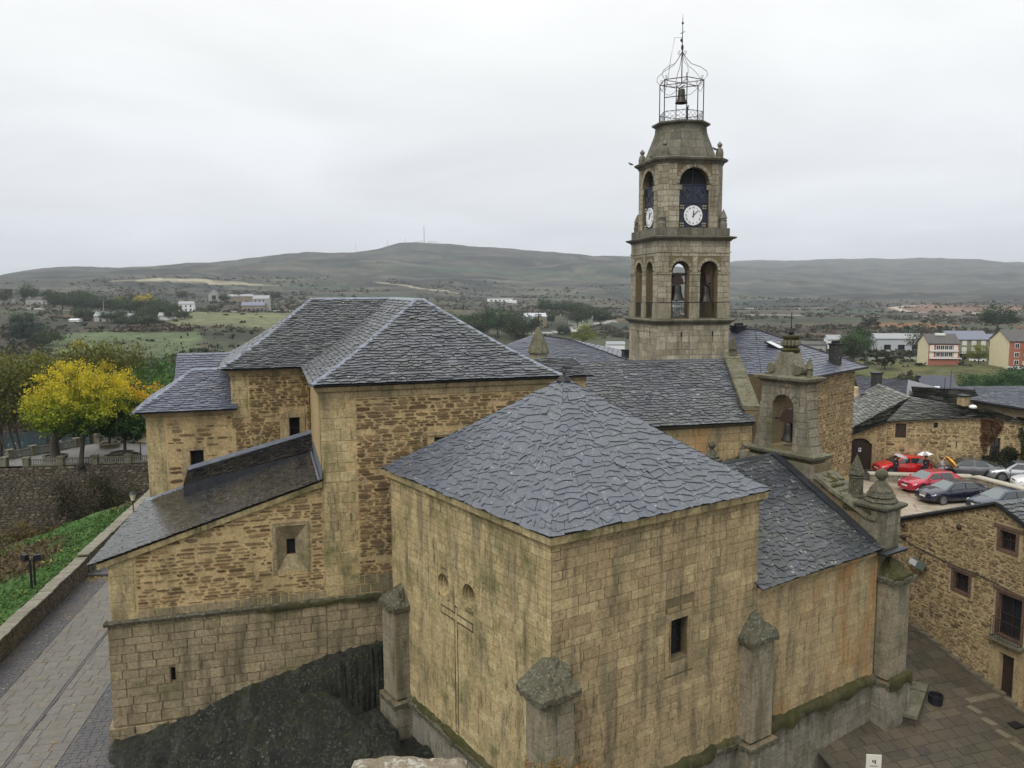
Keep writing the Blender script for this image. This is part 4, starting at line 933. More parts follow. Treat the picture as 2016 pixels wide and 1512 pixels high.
# lower shaft
g = G(); box(g, TW, a0, a1, a0, a1, -12, -2.3); shaft = g.build('shaft', M['mortar'], tw)
st = []
for k in (0, 3):
    W, L = tface(k); s = rect(1.7, 1.78, -3.05, -2.65); s2 = rect(3.9, 3.98, -3.05, -2.65)
    st += lay(W, rect(0, L, -6.5, -2.3), [s, s2], 'ashlar', .42, (.5, 1.1), .012, .02)
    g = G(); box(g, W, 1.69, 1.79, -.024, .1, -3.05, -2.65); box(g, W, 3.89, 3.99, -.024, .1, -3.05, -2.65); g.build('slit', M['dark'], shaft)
emit(st, shaft, M['tower'], 'stone', 'stones', 60)
P3 = lambda z, h, o: [(0, z), (o*.2, z+h*.1), (o*.3, z+h*.35), (o*.9, z+h*.55), (o, z+h*.85), (o*.4, z+h), (0, z+h)]
ring(tw, TW, a0, a1, a0, a1, [(0, -2.34), (.05, -2.3), (.08, -2.2), (.26, -2.08), (.30, -1.98), (.1, -1.9), (0, -1.9)], 'tower_cap', 'cornice', 1.2, 14)
ring(tw, TW, a0, a1, a0, a1, [(0, -2.75), (.04, -2.74), (.04, -2.68), (0, -2.66)], 'tower', 'string', 1.4, 8)
# belfry stage, four hollow walls with two arches each
bs = G(); st = []; bsl = []
for k in range(4):
    W, L = tface(k, .05); th = .75
    hs = [arch(.95, 2.2, -1.88, 1.88, 12), arch(2.95, 4.2, -1.88, 1.88, 12)]
    off = 0 if k % 2 == 0 else th
    outl = rect(off if off else 0, L-off, -1.9, 3.2)
    wallmesh(bs, W, outl, hs, th=th)
    if k in (0, 3):
        st += lay(W, rect(0, L, -1.9, 1.0), hs, 'ashlar', .36, (.4, .8), .012, .02)
        st += lay(W, rect(0, L, 1.15, 2.4), [rect(.75, 2.4, 1.0, 2.12), rect(2.75, 4.4, 1.0, 2.12)], 'ashlar', .36, (.4, .9), .012, .02)
        st += lay(W, rect(0, L, 2.52, 3.2), [], 'ashlar', .34, (.45, 1.), .012, .02)
        for c in (1.575, 3.575): st += voussoirs(W, c, 1.255, .625, .2, 9, .035)
        for s0, s1_ in ((0, .95), (2.2, 2.95), (4.2, L)):
            v0 = [(s0-.03 if s0 == 0 else s0-.0, 1.0)]
            g = G(); box(g, W, s0 if s0 else -.06, s1_ if s1_ < L else L+.06, -.06, .06, 1.01, 1.14); bsl.append(g)
stage = bs.build('belfry_stage', M['mortar'], tw)
emit(st, stage, M['tower'], 'stone', 'stones', 130)
for g in bsl: g.build('impost', M['tower'], stage)
g = G(); box(g, TW, a0+.1, a1-.1, a0+.1, a1-.1, 3.0, 3.18); box(g, TW, a0+.1, a1-.1, a0+.1, a1-.1, -1.98, -1.89); g.build('floor', M['tower_cap'], tw)
ring(tw, TW, a0+.05, a1-.05, a0+.05, a1-.05, [(0, 2.4), (.06, 2.42), (.06, 2.5), (0, 2.52)], 'tower', 'string', 1.4, 8)
ring(tw, TW, a0+.05, a1-.05, a0+.05, a1-.05, [(0, 3.16), (.05, 3.18), (.1, 3.26), (.28, 3.34), (.34, 3.44), (.1, 3.5), (0, 3.5)], 'tower_cap', 'cornice', 1.2, 14)
# balustrade zone: solid pedestals and railings
for k in (0, 3):
    W, L = tface(k, .05)
    for s0, s1_ in ((0, .93), (2.24, 2.91), (4.24, L)):
        g = G(); box(g, W, s0-.05 if s0 == 0 else s0, s1_+.05 if s1_ == L else s1_, -.07, 0, -1.88, -.86); g.build('pedestal', M['tower'], stage)
    for s0, s1_ in ((.95, 2.2), (2.95, 4.2)):
        g = G(); tube(g, [W.P(s0, .03, -.82), W.P(s1_, .03, -.82)], .022, 4); tube(g, [W.P(s0, .03, -1.78), W.P(s1_, .03, -1.78)], .018, 4)
        for q in range(1, 10): x = s0+(s1_-s0)*q/10; tube(g, [W.P(x, .03, -1.8), W.P(x, .03, -.82)], .012, 4)
        g.build('railing', M['iron'], tw)
    g = G(); tube(g, [W.P(0, -.09, -.80), W.P(L, -.09, -.80)], .018, 4); g.build('handrail', M['iron'], tw)
# bells hanging in the belfry
TB = TW
bell(TB, 1.75, .72, .35, 1.05, .56, 'large dark bell with a square wooden headstock in the left front arch of the tower', span=.5, axis='a')
bell(TB, 3.85, .8, .3, 1.1, .52, 'dark bell seen side-on inside the right front arch of the tower', span=.5, axis='b')
g = G(); box(g, TW, .95, 4.6, 2.4, 2.6, .95, 1.15); box(g, TW, 1.1, 2.4, .55, .7, .98, 1.1); g.build('bell_beam', M['wood'], tw)
# parapet attic
g = G(); box(g, TW, .22, 5.2, .22, 5.2, 3.5, 4.02); at = g.build('attic', M['mortar'], tw)
st = []
for k in (0, 3): W, L = tface(k, 0, .22, 5.2); st += lay(W, rect(0, L, 3.5, 4.02), [], 'ashlar', .52, (.7, 1.3), .014, .03)
emit(st, at, M['tower_cap'], 'stone', 'stones', 14)
# clock stage, chamfered corners
b0, b1, chf = .42, 4.95, .55
W4 = []
cs = G(); st = []
for k in range(4):
    W, L = tface(k, 0, b0, b1)
    h = arch(1.28, 3.35, 4.04, 7.90, 16); 
    wallmesh(cs, W, rect(chf, L-chf, 4.02, 8.2), [h], th=.5)
    Wc = Fr(W.P(L-chf, 0, 0), W.az+pi/4); wallmesh(cs, Wc, rect(0, chf*sqrt(2), 4.02, 8.2), [], th=.4)
    if k in (0, 3):
        st += lay(W, rect(chf, L-chf, 4.05, 8.2), [[(p[0], p[1]) for p in arch(1.02, 3.61, 4.04, 8.14, 16)]] if 0 else [arch(1.28, 3.35, 4.04, 6.9), rect(1.1, 3.5, 6.87, 8.02)], 'ashlar', .35, (.35, .8), .012, .02)
        st += voussoirs(W, 2.315, 6.865, 1.035, .24, 15, .035)
    if k in (3, 0): st += lay(Wc, rect(0, chf*sqrt(2), 4.05, 8.2), [], 'ashlar', .35, (.5, .9), .012, .02)
clk = cs.build('clock_stage', M['mortar'], tw)
emit(st, clk, M['tower'], 'stone', 'stones', 96)
def octring(parent, A0, A1, c, prof, mat, name, seg=1.):
    pth = [(A0+c, A0), (A1-c, A0), (A1, A0+c), (A1, A1-c), (A1-c, A1), (A0+c, A1), (A0, A1-c), (A0, A0+c)]
    g = G(); z = min(p[1] for p in prof); z1 = max(p[1] for p in prof); prism(g, [TW.P(*p, z+.02) for p in pth], [TW.P(*p, z1-.02) for p in pth]); o = g.build(name, M['mortar'], parent)
    emit(molding(TW, pth, prof, seg, closed=True), o, M[mat], name+'_stone', name+'_stones', 16)
octring(tw, b0, b1, chf, [(0, 8.12), (.05, 8.14), (.1, 8.26), (.3, 8.38), (.34, 8.5), (.12, 8.58), (0, 8.58)], 'tower_cap', 'cornice')
# dark panels with clock faces
navy = plain('navy_painted_panel', (.022, .028, .05), .5, .2, var=.2); white = plain('white_enamel', (.78, .79, .80), .35, var=.04); black = plain('black_paint', (.012, .012, .014), .5, var=0); brass = plain('dull_gilt', (.30, .27, .19), .5, .3, var=.2)
ROM = ['XII', 'I', 'II', 'III', 'IIII', 'V', 'VI', 'VII', 'VIII', 'IX', 'X', 'XI']
for k in (0, 3):
    W, L = tface(k, 0, b0, b1); sc0, sc1 = 1.28, 3.35; mid = 2.315
    g = G(); box(g, W, sc0, sc1, .16, .2, 4.04, 5.62); box(g, W, sc0, sc1, .17, .21, 5.68, 6.78); box(g, W, sc0, sc1, .12, .22, 5.62, 5.68); box(g, W, sc0, sc1, .12, .22, 6.78, 6.84); box(g, W, mid-.02, mid+.02, .3, .34, 6.84, 7.9); box(g, W, mid-.015, mid+.015, .15, .17, 5.68, 6.78)
    pan = g.build('clock_panel', navy, tw)
    g = G(); wallmesh(g, Fr(W.P(0, .45, 0), W.az), [(p[0], p[1]) for p in arch(1.2, 3.42, 4.04, 7.96, 12)], [], th=.03); g.build('dark_backing', M['dark'], tw)
    for cxn in (mid-.5, mid+.5):
        g = G(); r = .34
        for a, b in (((0, r), (r*.8, 0)), ((r*.8, 0), (0, -r)), ((0, -r), (-r*.8, 0)), ((-r*.8, 0), (0, r))): tube(g, [W.P(cxn+a[0], .155, 6.23+a[1]), W.P(cxn+b[0], .155, 6.23+b[1])], .022, 4)
        g.build('diamond_moulding', black, pan)
    for sx in (mid-.78, mid+.78):
        for sz in (4.22, 5.36):
            g = G(); [ball(g, W.P(sx+dx, .15, sz+dz), .075, 8) for dx in (-.08, .08) for dz in (-.08, .08)]; g.build('rosette', brass, pan)
    R = .64; zc = 4.84
    g = G(); n = 40; v = [W.P(mid+R*cos(2*pi*i/n), .10, zc+R*sin(2*pi*i/n)) for i in range(n)]+[W.P(mid+R*cos(2*pi*i/n), .16, zc+R*sin(2*pi*i/n)) for i in range(n)]
    g.add(v, [tuple(range(n)), tuple(range(n, 2*n))[::-1]]+[(i, n+i, n+(i+1) % n, (i+1) % n) for i in range(n)]); face = g.build('clock_face', white, tw)
    g = G()
    def hand(ang, l, w): 
        d = (sin(ang), cos(ang)); q = (cos(ang), -sin(ang)); pts = [(-d[0]*.12-q[0]*w, -d[1]*.12-q[1]*w), (-d[0]*.12+q[0]*w, -d[1]*.12+q[1]*w), (d[0]*l*.75+q[0]*w, d[1]*l*.75+q[1]*w), (d[0]*l, d[1]*l), (d[0]*l*.75-q[0]*w, d[1]*l*.75-q[1]*w)]
        prism(g, [W.P(mid+x, .07, zc+z) for x, z in pts], [W.P(mid+x, .085, zc+z) for x, z in pts])
    hand(radians(4), .36, .03); hand(radians(46), .52, .022); g.build('clock_hands', black, face)
    for i in range(12):
        cu_ = bpy.data.curves.new('numeral', 'FONT'); cu_.body = ROM[i]; cu_.size = .17; cu_.align_x = 'CENTER'; cu_.align_y = 'CENTER'; cu_.extrude = .004; cu_.resolution_u = 2
        tmp = bpy.data.objects.new('tmp', cu_); me = bpy.data.meshes.new_from_object(tmp)
        an = 2*pi*i/12; px, pz = .5*sin(an), .5*cos(an); g = G()
        vv = [W.P(mid+px+(p.co.x*cos(an)+p.co.y*sin(an))*.9, .092-p.co.z, zc+pz+(-p.co.x*sin(an)+p.co.y*cos(an))) for p in me.vertices]
        g.add(vv, [tuple(pl.vertices) for pl in me.polygons]); g.build('numeral', black, face)
        bpy.data.objects.remove(tmp); bpy.data.curves.remove(cu_); bpy.data.meshes.remove(me)
# truncated stone roof with octagonal plan
cen = TW.P((b0+b1)/2, (b0+b1)/2, 0)
rz = [(2.26, 8.56), (2.2, 8.75), (2.02, 9.2), (1.82, 9.75), (1.64, 10.25), (1.58, 10.5), (1.56, 10.82)]
g = G(); pc = []
for i in range(len(rz)-1):
    for k in range(8):
        # octagon corner angles; chamfer faces are narrower low down
        def cor(r, j): a = TW.az+pi/8+j*pi/4-pi/2*0; return r/cos(pi/8), a
        (r0, z_0), (r1, z_1) = rz[i], rz[i+1]
        nb = 3
        for q in range(nb):
            pts = []
            for r, z in ((r0, z_0+.006), (r1, z_1-.006)):
                rr = r/cos(pi/8); p, s = [cen+Vector((rr*cos(TW.az+pi/8+j*pi/4), rr*sin(TW.az+pi/8+j*pi/4), z)) for j in (k, k+1)]
                of = .17*(i % 2)
                u0 = max(0, q/nb-of if q else 0)+.006; u1 = min(1, (q+1)/nb-of if q < nb-1 else 1)-.006; pts.append((p.lerp(s, u0), p.lerp(s, u1)))
            (x, y), (w_, z__) = pts; nn = (y-x).cross(w_-x).normalized()
            v = [x-nn*.05, y-nn*.05, z__-nn*.05, w_-nn*.05, x+nn*.01, y+nn*.01, z__+nn*.01, w_+nn*.01]
            pc.append((v, [(4, 5, 6, 7), (0, 1, 5, 4), (1, 2, 6, 5), (2, 3, 7, 6), (3, 0, 4, 7)], RN.random(), view_score(x, nn, .3)))
lathe(g, cen, [((r-.03)/cos(pi/8), z) for r, z in rz], 8, TW.az+pi/8); rfo = g.build('stone_roof', M['mortar'], tw)
emit(pc, rfo, M['tower_cap'], 'stone', 'stones', 60)
g = G(); lathe(g, cen, [(1.6/cos(pi/8), 10.8), (1.78/cos(pi/8), 10.9), (1.8/cos(pi/8), 11.0), (1.5/cos(pi/8), 11.04)], 8, TW.az+pi/8); g.build('top_ledge', M['tower_cap'], tw)
# pinnacles
def pin(a, b, z, label, kind):
    t = thing('tower_pinnacle', TW.P(a, b, z), label, 'pinnacle', 'pinnacles on the clock tower')
    g = G()
    if kind: 
        lathe(g, TW.P(a, b, z), [(.25, 0), (.27, .3), (.22, .42), (.26, .55), (.10, .62)], 8); g.build('pedestal', M['tower_cap'], t); g = G(); lathe(g, TW.P(a, b, z), [(.1, .58), (.27, .64), (.25, .7), (.1, 1.08), (.01, 1.24)], 8); g.build('spirelet', M['tower_cap'], t)
    else: lathe(g, TW.P(a, b, z), [(.24, 0), (.26, .35), (.2, .6), (.1, .68), (.1, .72)], 8); g.build('pedestal', M['tower_cap'], t); g = G(); lathe(g, TW.P(a, b, z), [(.08, .7), (.17, .8), (.16, .92), (.05, 1.02), (.01, 1.1)], 8); g.build('knob', M['tower_cap'], t)
pin(.55, .55, 4.02, 'pointed pinnacle at the near corner under the front clock', 1); pin(4.85, .5, 4.02, 'pointed pinnacle right of the front clock, on the attic ledge', 1); pin(.5, 4.8, 4.02, 'pointed pinnacle left of the side clock, on the attic ledge', 1)
pin(.8, .8, 8.56, 'mossy knob pinnacle at the near top corner of the tower', 0); pin(4.6, .75, 8.56, 'knob pinnacle at the right top corner of the tower', 0); pin(.7, 4.6, 8.56, 'knob pinnacle at the left top corner of the tower', 0)
# iron cage
ic = thing('iron_bell_cage', cen+Vector((0, 0, 11.0)), 'open wrought iron cage with railings, scrolls and mast on top of the clock tower', 'bell cage')
R = 1.5; za, zb_ = 11.0, 13.75; cor = [cen+Vector((R*cos(TW.az+pi/6*0+pi/3*k+.35), R*sin(TW.az+pi/3*k+.35), 0)) for k in range(6)]
Z_ = lambda p, z: Vector((p.x, p.y, z))
for p in cor:
    g = G(); tube(g, [Z_(p, za), Z_(p, zb_)], .035, 5); g.build('post', M['iron'], ic)
g = G()
for i in range(6): tube(g, [Z_(cor[i], zb_), Z_(cor[(i+1) % 6], zb_)], .03, 4); tube(g, [Z_(cor[i], zb_-.03), Z_(cen, zb_-.03)], .025, 4)
tube(g, [Z_(cor[3], 12.6), Z_(cor[4], 12.6)], .03, 4); g.build('top_frame', M['iron'], ic)
for i in range(6):
    a, b = cor[i], cor[(i+1) % 6]; g = G()
    tube(g, [Z_(a, za+.72), Z_(b, za+.72)], .02, 4); tube(g, [Z_(a, za+.05), Z_(b, za+.05)], .02, 4)
    for q in range(4):
        c_ = a.lerp(b, (q+.5)/4); d_ = (b-a).normalized()
        for zc_ in (.22, .54): tube(g, [c_+d_*.15*cos(x)+Vector((0, 0, za+zc_+.15*sin(x)-c_.z)) for x in [2*pi*j/8 for j in range(9)]], .012, 4)
    g.build('railing_panel', M['iron'], ic)
    g = G(); d_ = (b-a); m_ = a.lerp(b, .5)
    tube(g, [Z_(a.lerp(b, u), zb_-.1-1.0*sin(pi*min(1, u*1.0))**.7*(.9 if abs(u-.5) < .3 else .8)*.5) for u in [j/10 for j in range(11)]], .015, 4); g.build('festoon', M['iron'], ic)
for i, p in enumerate(cor):
    o = (p-cen); o.z = 0; o.normalize(); g = G()
    pr_ = [(R-.12, zb_+.12), (R-.05, zb_+.28), (R-.18, zb_+.3), (R-.2, zb_+.12), (R, zb_), (R+.22, zb_+.25), (R+.18, zb_+.52), (R-.25, zb_+.85), (.6, zb_+1.15), (.28, zb_+1.55), (.08, zb_+1.85), (.05, zb_+1.95)]
    tube(g, [Z_(cen+o*r, z) for r, z in pr_], .018, 4); g.build('crown_rib', M['iron'], ic)
    g = G(); tube(g, [Z_(cen+o*(.05+.14+.11*cos(x)), zb_+1.9+.11*sin(x)) for x in [pi+2*pi*.8*j/9 for j in range(10)]], .014, 4); g.build('scroll', M['iron'], ic)
g = G(); tube(g, [Z_(cen, zb_), Z_(cen, 16.0), Z_(cen, 17.9)], [.04, .035, .02], 5); ball(g, Z_(cen, 16.0), .09, 8, sz=2.2); ball(g, Z_(cen, 17.55), .08, 8); tube(g, [Z_(cen, 17.5), Z_(cen, 18.15)], .01, 4); g.build('mast', M['iron'], ic)
g = G(); tube(g, [Z_(cen, 16.95)-TW.u*.16+Vector((0, 0, -.08)), Z_(cen, 16.95)+TW.u*.16+Vector((0, 0, .08))], .02, 4); ball(g, Z_(cen, 16.45)-TW.u*.06, .09, 6, sz=1.3); g.build('weather_vane', M['iron'], ic)
g = G(); tube(g, [Z_(cen, 16.62), Z_(cen, 16.6)-TW.u*.55, Z_(cen, 15.3)-TW.u*.8, Z_(cen, 13.8)-TW.u*1.0, Z_(cor[3], 12.9)], .014, 4); g.build('lightning_cable', M['iron'], ic)
bell(TW, (b0+b1)/2, (b0+b1)/2, 13.35, .95, .42, 'black bronze bell hanging in the iron cage at the very top', wood=False, span=.1)
g = G(); tube(g, [cen+TW.u*.45+Vector((0, 0, 11)), cen+TW.u*.42+Vector((0, 0, 11.9)), cen+TW.u*.5+Vector((0, 0, 12.3))], [.09, .07, .04], 6); ball(g, cen+TW.u*.2+Vector((0, 0, 11.1)), .15, 8); tt = thing('bell_hammer', cen+TW.u*.4+Vector((0, 0, 11)), 'dark upright bell hammer motor on the cage floor', 'machine'); g.build('hammer', M['iron'], tt)
def bird(p, yaw, label):
    t = thing('bird', p, label, 'bird', 'dark birds perched on the tower'); p = Vector(p); d = Vector((cos(yaw), sin(yaw), 0)); g = G()
    tube(g, [p-d*.2+Vector((0, 0, .06)), p-d*.12+Vector((0, 0, .1)), p+Vector((0, 0, .14)), p+d*.09+Vector((0, 0, .19)), p+d*.13+Vector((0, 0, .24)), p+d*.2+Vector((0, 0, .235))], [.02, .045, .07, .05, .038, .006], 8); tube(g, [p+Vector((0, .02, 0)), p+Vector((0, .02, .1))], .008, 4); g.build('body', black, t, smooth=True)
bird(TW.P(-.1, 4.7, 8.52), 2.6, 'small dark bird perched on the left tip of the top cornice'); bird(TW.P(.5, 2.2, 8.6), 2.9, 'small dark bird sitting midway on the left top cornice'); bird(TW.P(4.2, .6, 8.98), 2.9, 'larger dark bird beside the right top pinnacle')
# ============================================================ TERRAIN
TT = [(-43.08, [(55, -21.5), (70, -24), (90, -28), (120, -37), (236, -37), (243, -34.6), (250, -30.5), (300, -21.1), (400, -20), (550, -15), (700, -11.2), (900, -6.7), (1200, 2.5), (1600, 17), (2100, 30.8), (2600, 40.4)]),
(-32.01, [(55, -21.5), (70, -24), (90, -28), (120, -37), (236, -37), (243, -34.6), (250, -30.5), (300, -25), (400, -23.7), (550, -18.1), (700, -12.8), (900, -7.9), (1200, 0.1), (1600, 16), (2100, 30.9), (2600, 46.4)]),
(-28.01, [(55, -21.5), (70, -24), (90, -28), (120, -37), (236, -37), (243, -34.6), (250, -30.5), (300, -26.1), (400, -23.8), (550, -19.1), (700, -13.6), (900, -8.6), (1200, 0.9), (1600, 21.3), (2100, 46.1), (2600, 71.2)]),
(-23.7, [(55, -21.5), (70, -24), (90, -28), (120, -37), (236, -37), (243, -34.6), (250, -30.5), (300, -27.2), (400, -23.7), (550, -18.5), (700, -14.4), (900, -8.3), (1200, 2.5), (1600, 25), (2100, 51.7), (2600, 75.7)]),
(-21.27, [(55, -21.5), (70, -24), (90, -28), (120, -37), (236, -37), (243, -34.6), (250, -30.5), (300, -27.8), (400, -23.1), (550, -15.8), (700, -14), (900, -8.6), (1200, 3), (1600, 26.9), (2100, 57), (2600, 86.9)]),
(-14.18, [(60, -18), (80, -18), (110, -24), (150, -32), (195, -36), (205, -31.9), (300, -28.2), (450, -24.6), (600, -17.2), (700, -14.1), (900, -8.5), (1200, 3.1), (1700, 34.8), (2200, 77.7), (2600, 118)]),
(-10.79, [(60, -18), (80, -18), (110, -24), (150, -32), (195, -36), (205, -32.4), (300, -28.7), (450, -25), (600, -17.6), (700, -14.5), (900, -9.9), (1200, 1.3), (1700, 34.7), (2200, 82), (2600, 121.9)]),
(-7.68, [(60, -18), (80, -18), (110, -24), (150, -32), (195, -36), (205, -32.7), (300, -29), (500, -23.5), (600, -19), (700, -15.7), (900, -11.4), (1200, -0.5), (1700, 34.6), (2200, 91.5), (2600, 147.4)]),
(-5.57, [(60, -18), (80, -18), (110, -24), (150, -32), (195, -36), (205, -32.9), (300, -29.2), (500, -23.7), (600, -19.2), (700, -16.8), (900, -12.7), (1200, -1.4), (1700, 32.4), (2200, 87.5), (2600, 149.2)]),
(-0.25, [(60, -18), (80, -18), (110, -24), (150, -32), (195, -36), (205, -33.2), (300, -28.6), (500, -24.1), (600, -21.4), (700, -18.9), (900, -15.4), (1200, -7.1), (1700, 21.3), (2200, 73.5), (2600, 132.9)]),
(8.23, [(60, -18), (80, -18), (110, -24), (150, -32), (195, -36), (205, -29.1), (300, -26.6), (500, -26.7), (600, -25.3), (700, -22.6), (900, -19.2), (1200, -13.8), (1700, 11.6), (2200, 55.2), (2600, 99.9)]),
(15.38, [(30, -22), (54, -21), (66, -16), (85, -15.8), (105, -17.5), (130, -24), (170, -27.5), (195, -27), (205, -27), (262, -23.3), (350, -25.1), (450, -25.5), (600, -25.7), (800, -24.7), (1200, -24.2), (1700, -6.9), (2500, 25.5), (3400, 77), (5000, 166.5)]),
(23.28, [(30, -22), (54, -21), (66, -16), (85, -15.8), (105, -17.5), (130, -24), (170, -27.5), (195, -27), (205, -27), (262, -22.3), (350, -24.2), (450, -24.6), (600, -24.9), (800, -25), (1200, -23.2), (1700, -18.3), (2500, -1.4), (3400, 46.2), (5000, 166.6)]),
(27.63, [(30, -22), (54, -21), (66, -16), (85, -15.8), (105, -17.5), (130, -24), (170, -27.5), (195, -27), (205, -27), (262, -21.6), (350, -23.4), (450, -24.7), (600, -25.3), (800, -24.9), (1200, -22.8), (1700, -18.3), (2500, -2.4), (3400, 43.2), (5000, 166.9)]),
(32.07, [(30, -22), (54, -21), (66, -16), (85, -15.8), (105, -17.5), (130, -24), (170, -27.5), (195, -27), (205, -27), (262, -21.6), (350, -22.9), (450, -24.2), (600, -24.4), (800, -25), (1200, -24.8), (1700, -20), (2500, -0.7), (3400, 48.8), (5000, 129)]),
(42.84, [(30, -22), (54, -21), (66, -16), (85, -15.8), (105, -17.5), (130, -24), (170, -27.5), (195, -27), (205, -27), (262, -19.4), (350, -20.2), (450, -21.4), (600, -21.7), (800, -22.4), (1200, -22.8), (1700, -19.1), (2500, -3.2), (3400, 38.7), (5000, 90.7)])]
_LD = [[log(p[0]) for p in c[1]] for c in TT]; _LZ = [[p[1] for p in c[1]] for c in TT]; _TH = [c[0] for c in TT]
def H0(x, y):
    D = max(hypot(x, y), 1); th = degrees(atan2(x, y)); l = log(D)
    if abs(th) > 46: th = 46*(1 if th > 0 else -1)
    z = [float(np.interp(l, _LD[i], _LZ[i]))-max(0, (l-_LD[i][-1]))*_LZ[i][-1]*.5 for i in range(len(TT))]
    return float(np.interp(th, _TH, z))
def H(x, y):
    D = hypot(x, y); z = H0(x, y)
    if D > 210: a = min((D-210)*.004, 9); z += a*noise.fractal(Vector((x*.006, y*.006, 1.3)), .9, 2.1, 5)*.8
    if D > 900: z += min(D-900, 1600)*.022*(abs(noise.fractal(Vector((x*.0019, y*.0019, 5)), .9, 2.1, 6))-.22)*sst(900, 1500, D)*(1-.75*sst(2300, 2600, D) if D < 3000 else .5)
    return z
def lerpc(a, b, t): return tuple(a[i]+(b[i]-a[i])*t for i in range(3))
def sst(a, b, x): t = min(max((x-a)/(b-a), 0), 1); return t*t*(3-2*t)
def inpoly(x, y, P):
    c = False; n = len(P)
    for i in range(n):
        a, b = P[i], P[(i+1) % n]
        if (a[1] > y) != (b[1] > y) and x < (b[0]-a[0])*(y-a[1])/(b[1]-a[1])+a[0]: c = not c
    return c
FIELDS = [([(-250, 560), (-232, 600), (-165, 610), (-100, 605), (-90, 470), (-130, 466), (-192, 466), (-215, 500)], (.125, .135, .065)),
          ([(-232, 405), (-215, 430), (-165, 425), (-135, 350), (-140, 315), (-178, 318), (-200, 350)], (.075, .10, .045)),
          ([(-640, 1270), (-560, 1300), (-430, 1300), (-330, 1230), (-420, 1235), (-520, 1250)], (.26, .235, .16)),
          ([(225, 560), (262, 585), (300, 580), (300, 545), (250, 540)], (.19, .10, .045)),
          ([(430, 830), (450, 1000), (600, 1180), (720, 1080), (700, 1000), (560, 900), (500, 830)], (.17, .11, .08)),
          ([(96, 205), (108, 255), (160, 230), (170, 190), (110, 175)], (.075, .075, .03))]
ROADS = [([(150, 770), (236, 768), (369, 747), (455, 800), (532, 896), (700, 1020)], 4.5, (.30, .28, .25)), ([(430, 830), (440, 900), (470, 1010), (560, 1130)], 4, (.36, .32, .27)),
         ([(-300, 1500), (-190, 1330), (-130, 1230), (-60, 1180)], 8, (.26, .23, .17)), ([(-500, 600), (-380, 640), (-250, 625), (-100, 660), (60, 700), (150, 770)], 3.2, (.26, .25, .22)),
         ([(15, 480), (38, 510), (45, 560), (80, 640)], 4, (.36, .36, .35)), ([(330, 1000), (420, 1080), (560, 1100)], 4, (.32, .29, .24)), ([(180, 1000), (250, 1060), (330, 1080)], 5, (.36, .33, .28)),
         ([(80, 262), (118, 268), (160, 262), (200, 245)], 5.5, (.17, .17, .165)), ([(72, 195), (95, 190), (130, 175)], 2.2, (.30, .27, .22))]
def segd(x, y, P):
    m = 1e9
    for (ax, ay), (bx, by) in zip(P[:-1], P[1:]):
        dx, dy = bx-ax, by-ay; t = min(max(((x-ax)*dx+(y-ay)*dy)/(dx*dx+dy*dy), 0), 1); m = min(m, hypot(x-ax-t*dx, y-ay-t*dy))
    return m
ths = [-180+10*i for i in range(13)]+[-55+2*i for i in range(7)]+[-41+.25*i for i in range(325)]+[42+2*i for i in range(7)]+[60+10*i for i in range(12)]
Ds = [6, 14, 25, 35, 45, 55, 65]+[75*(9000/75)**(i/230) for i in range(231)]
V = []; F = []; Cc = []
for D in Ds:
    for th in ths:
        x = D*sin(radians(th)); y = D*cos(radians(th)); z = H(x, y); V.append((x, y, z))
        a = noise.fractal(Vector((x*.004, y*.004, 0)), 1, 2, 4); b = noise.fractal(Vector((x*.013, y*.013, 4)), 1, 2, 4); far = sst(700, 1600, D)
        c = lerpc((.050, .040, .031), (.050, .058, .030), sst(-.25, .35, a)); c = lerpc(c, (.125, .075, .042), sst(.25, .65, b)*(.6-.5*far)); c = lerpc(c, (.026, .032, .019), sst(.0, .4, -b)*.9)
        c = lerpc(c, (.042, .050, .044), far*.75)
        if D > 900: c = lerpc(c, (.085, .082, .068), sst(.2, .6, noise.fractal(Vector((x*.0022, y*.009, 9)), 1, 2, 5))*.7); c = lerpc(c, (.05, .075, .048), sst(.15, .5, noise.fractal(Vector((x*.0016, y*.003, 19)), 1, 2, 3))*.7)
        if D > 900: c = lerpc(c, (.018, .023, .021), sst(-.02, .22, noise.fractal(Vector((x*.004, y*.007, 29)), .8, 2.1, 6))*.85); c = lerpc(c, (.115, .105, .08), sst(.18, .34, noise.fractal(Vector((x*.006, y*.016, 39)), .8, 2.1, 5))*.6)
        if D < 200: c = (.06, .065, .03) if D > 75 else (.05, .045, .035)
        if 120 < D < 300 and th > 16: c = lerpc((.085, .095, .035), (.10, .075, .045), sst(-.2, .5, b))
        for P, col in FIELDS:
            if inpoly(x+6*noise.noise(Vector((x*.05, y*.05, 2))), y+9*noise.noise(Vector((x*.05, y*.05, 8))), P): c = lerpc(col, c, .18*abs(b))
        if D < 1400 and D > 170:
            for P, w, col in ROADS:
                d = segd(x, y, P)
                if d < w*(.6+D/2200): c = col
        V; Cc.append((*c, 1))
n = len(ths)
for i in range(len(Ds)-1):
    for j in range(n): F.append((i*n+j, i*n+(j+1) % n, (i+1)*n+(j+1) % n, (i+1)*n+j)[::-1])
F.append(tuple(range(n)))
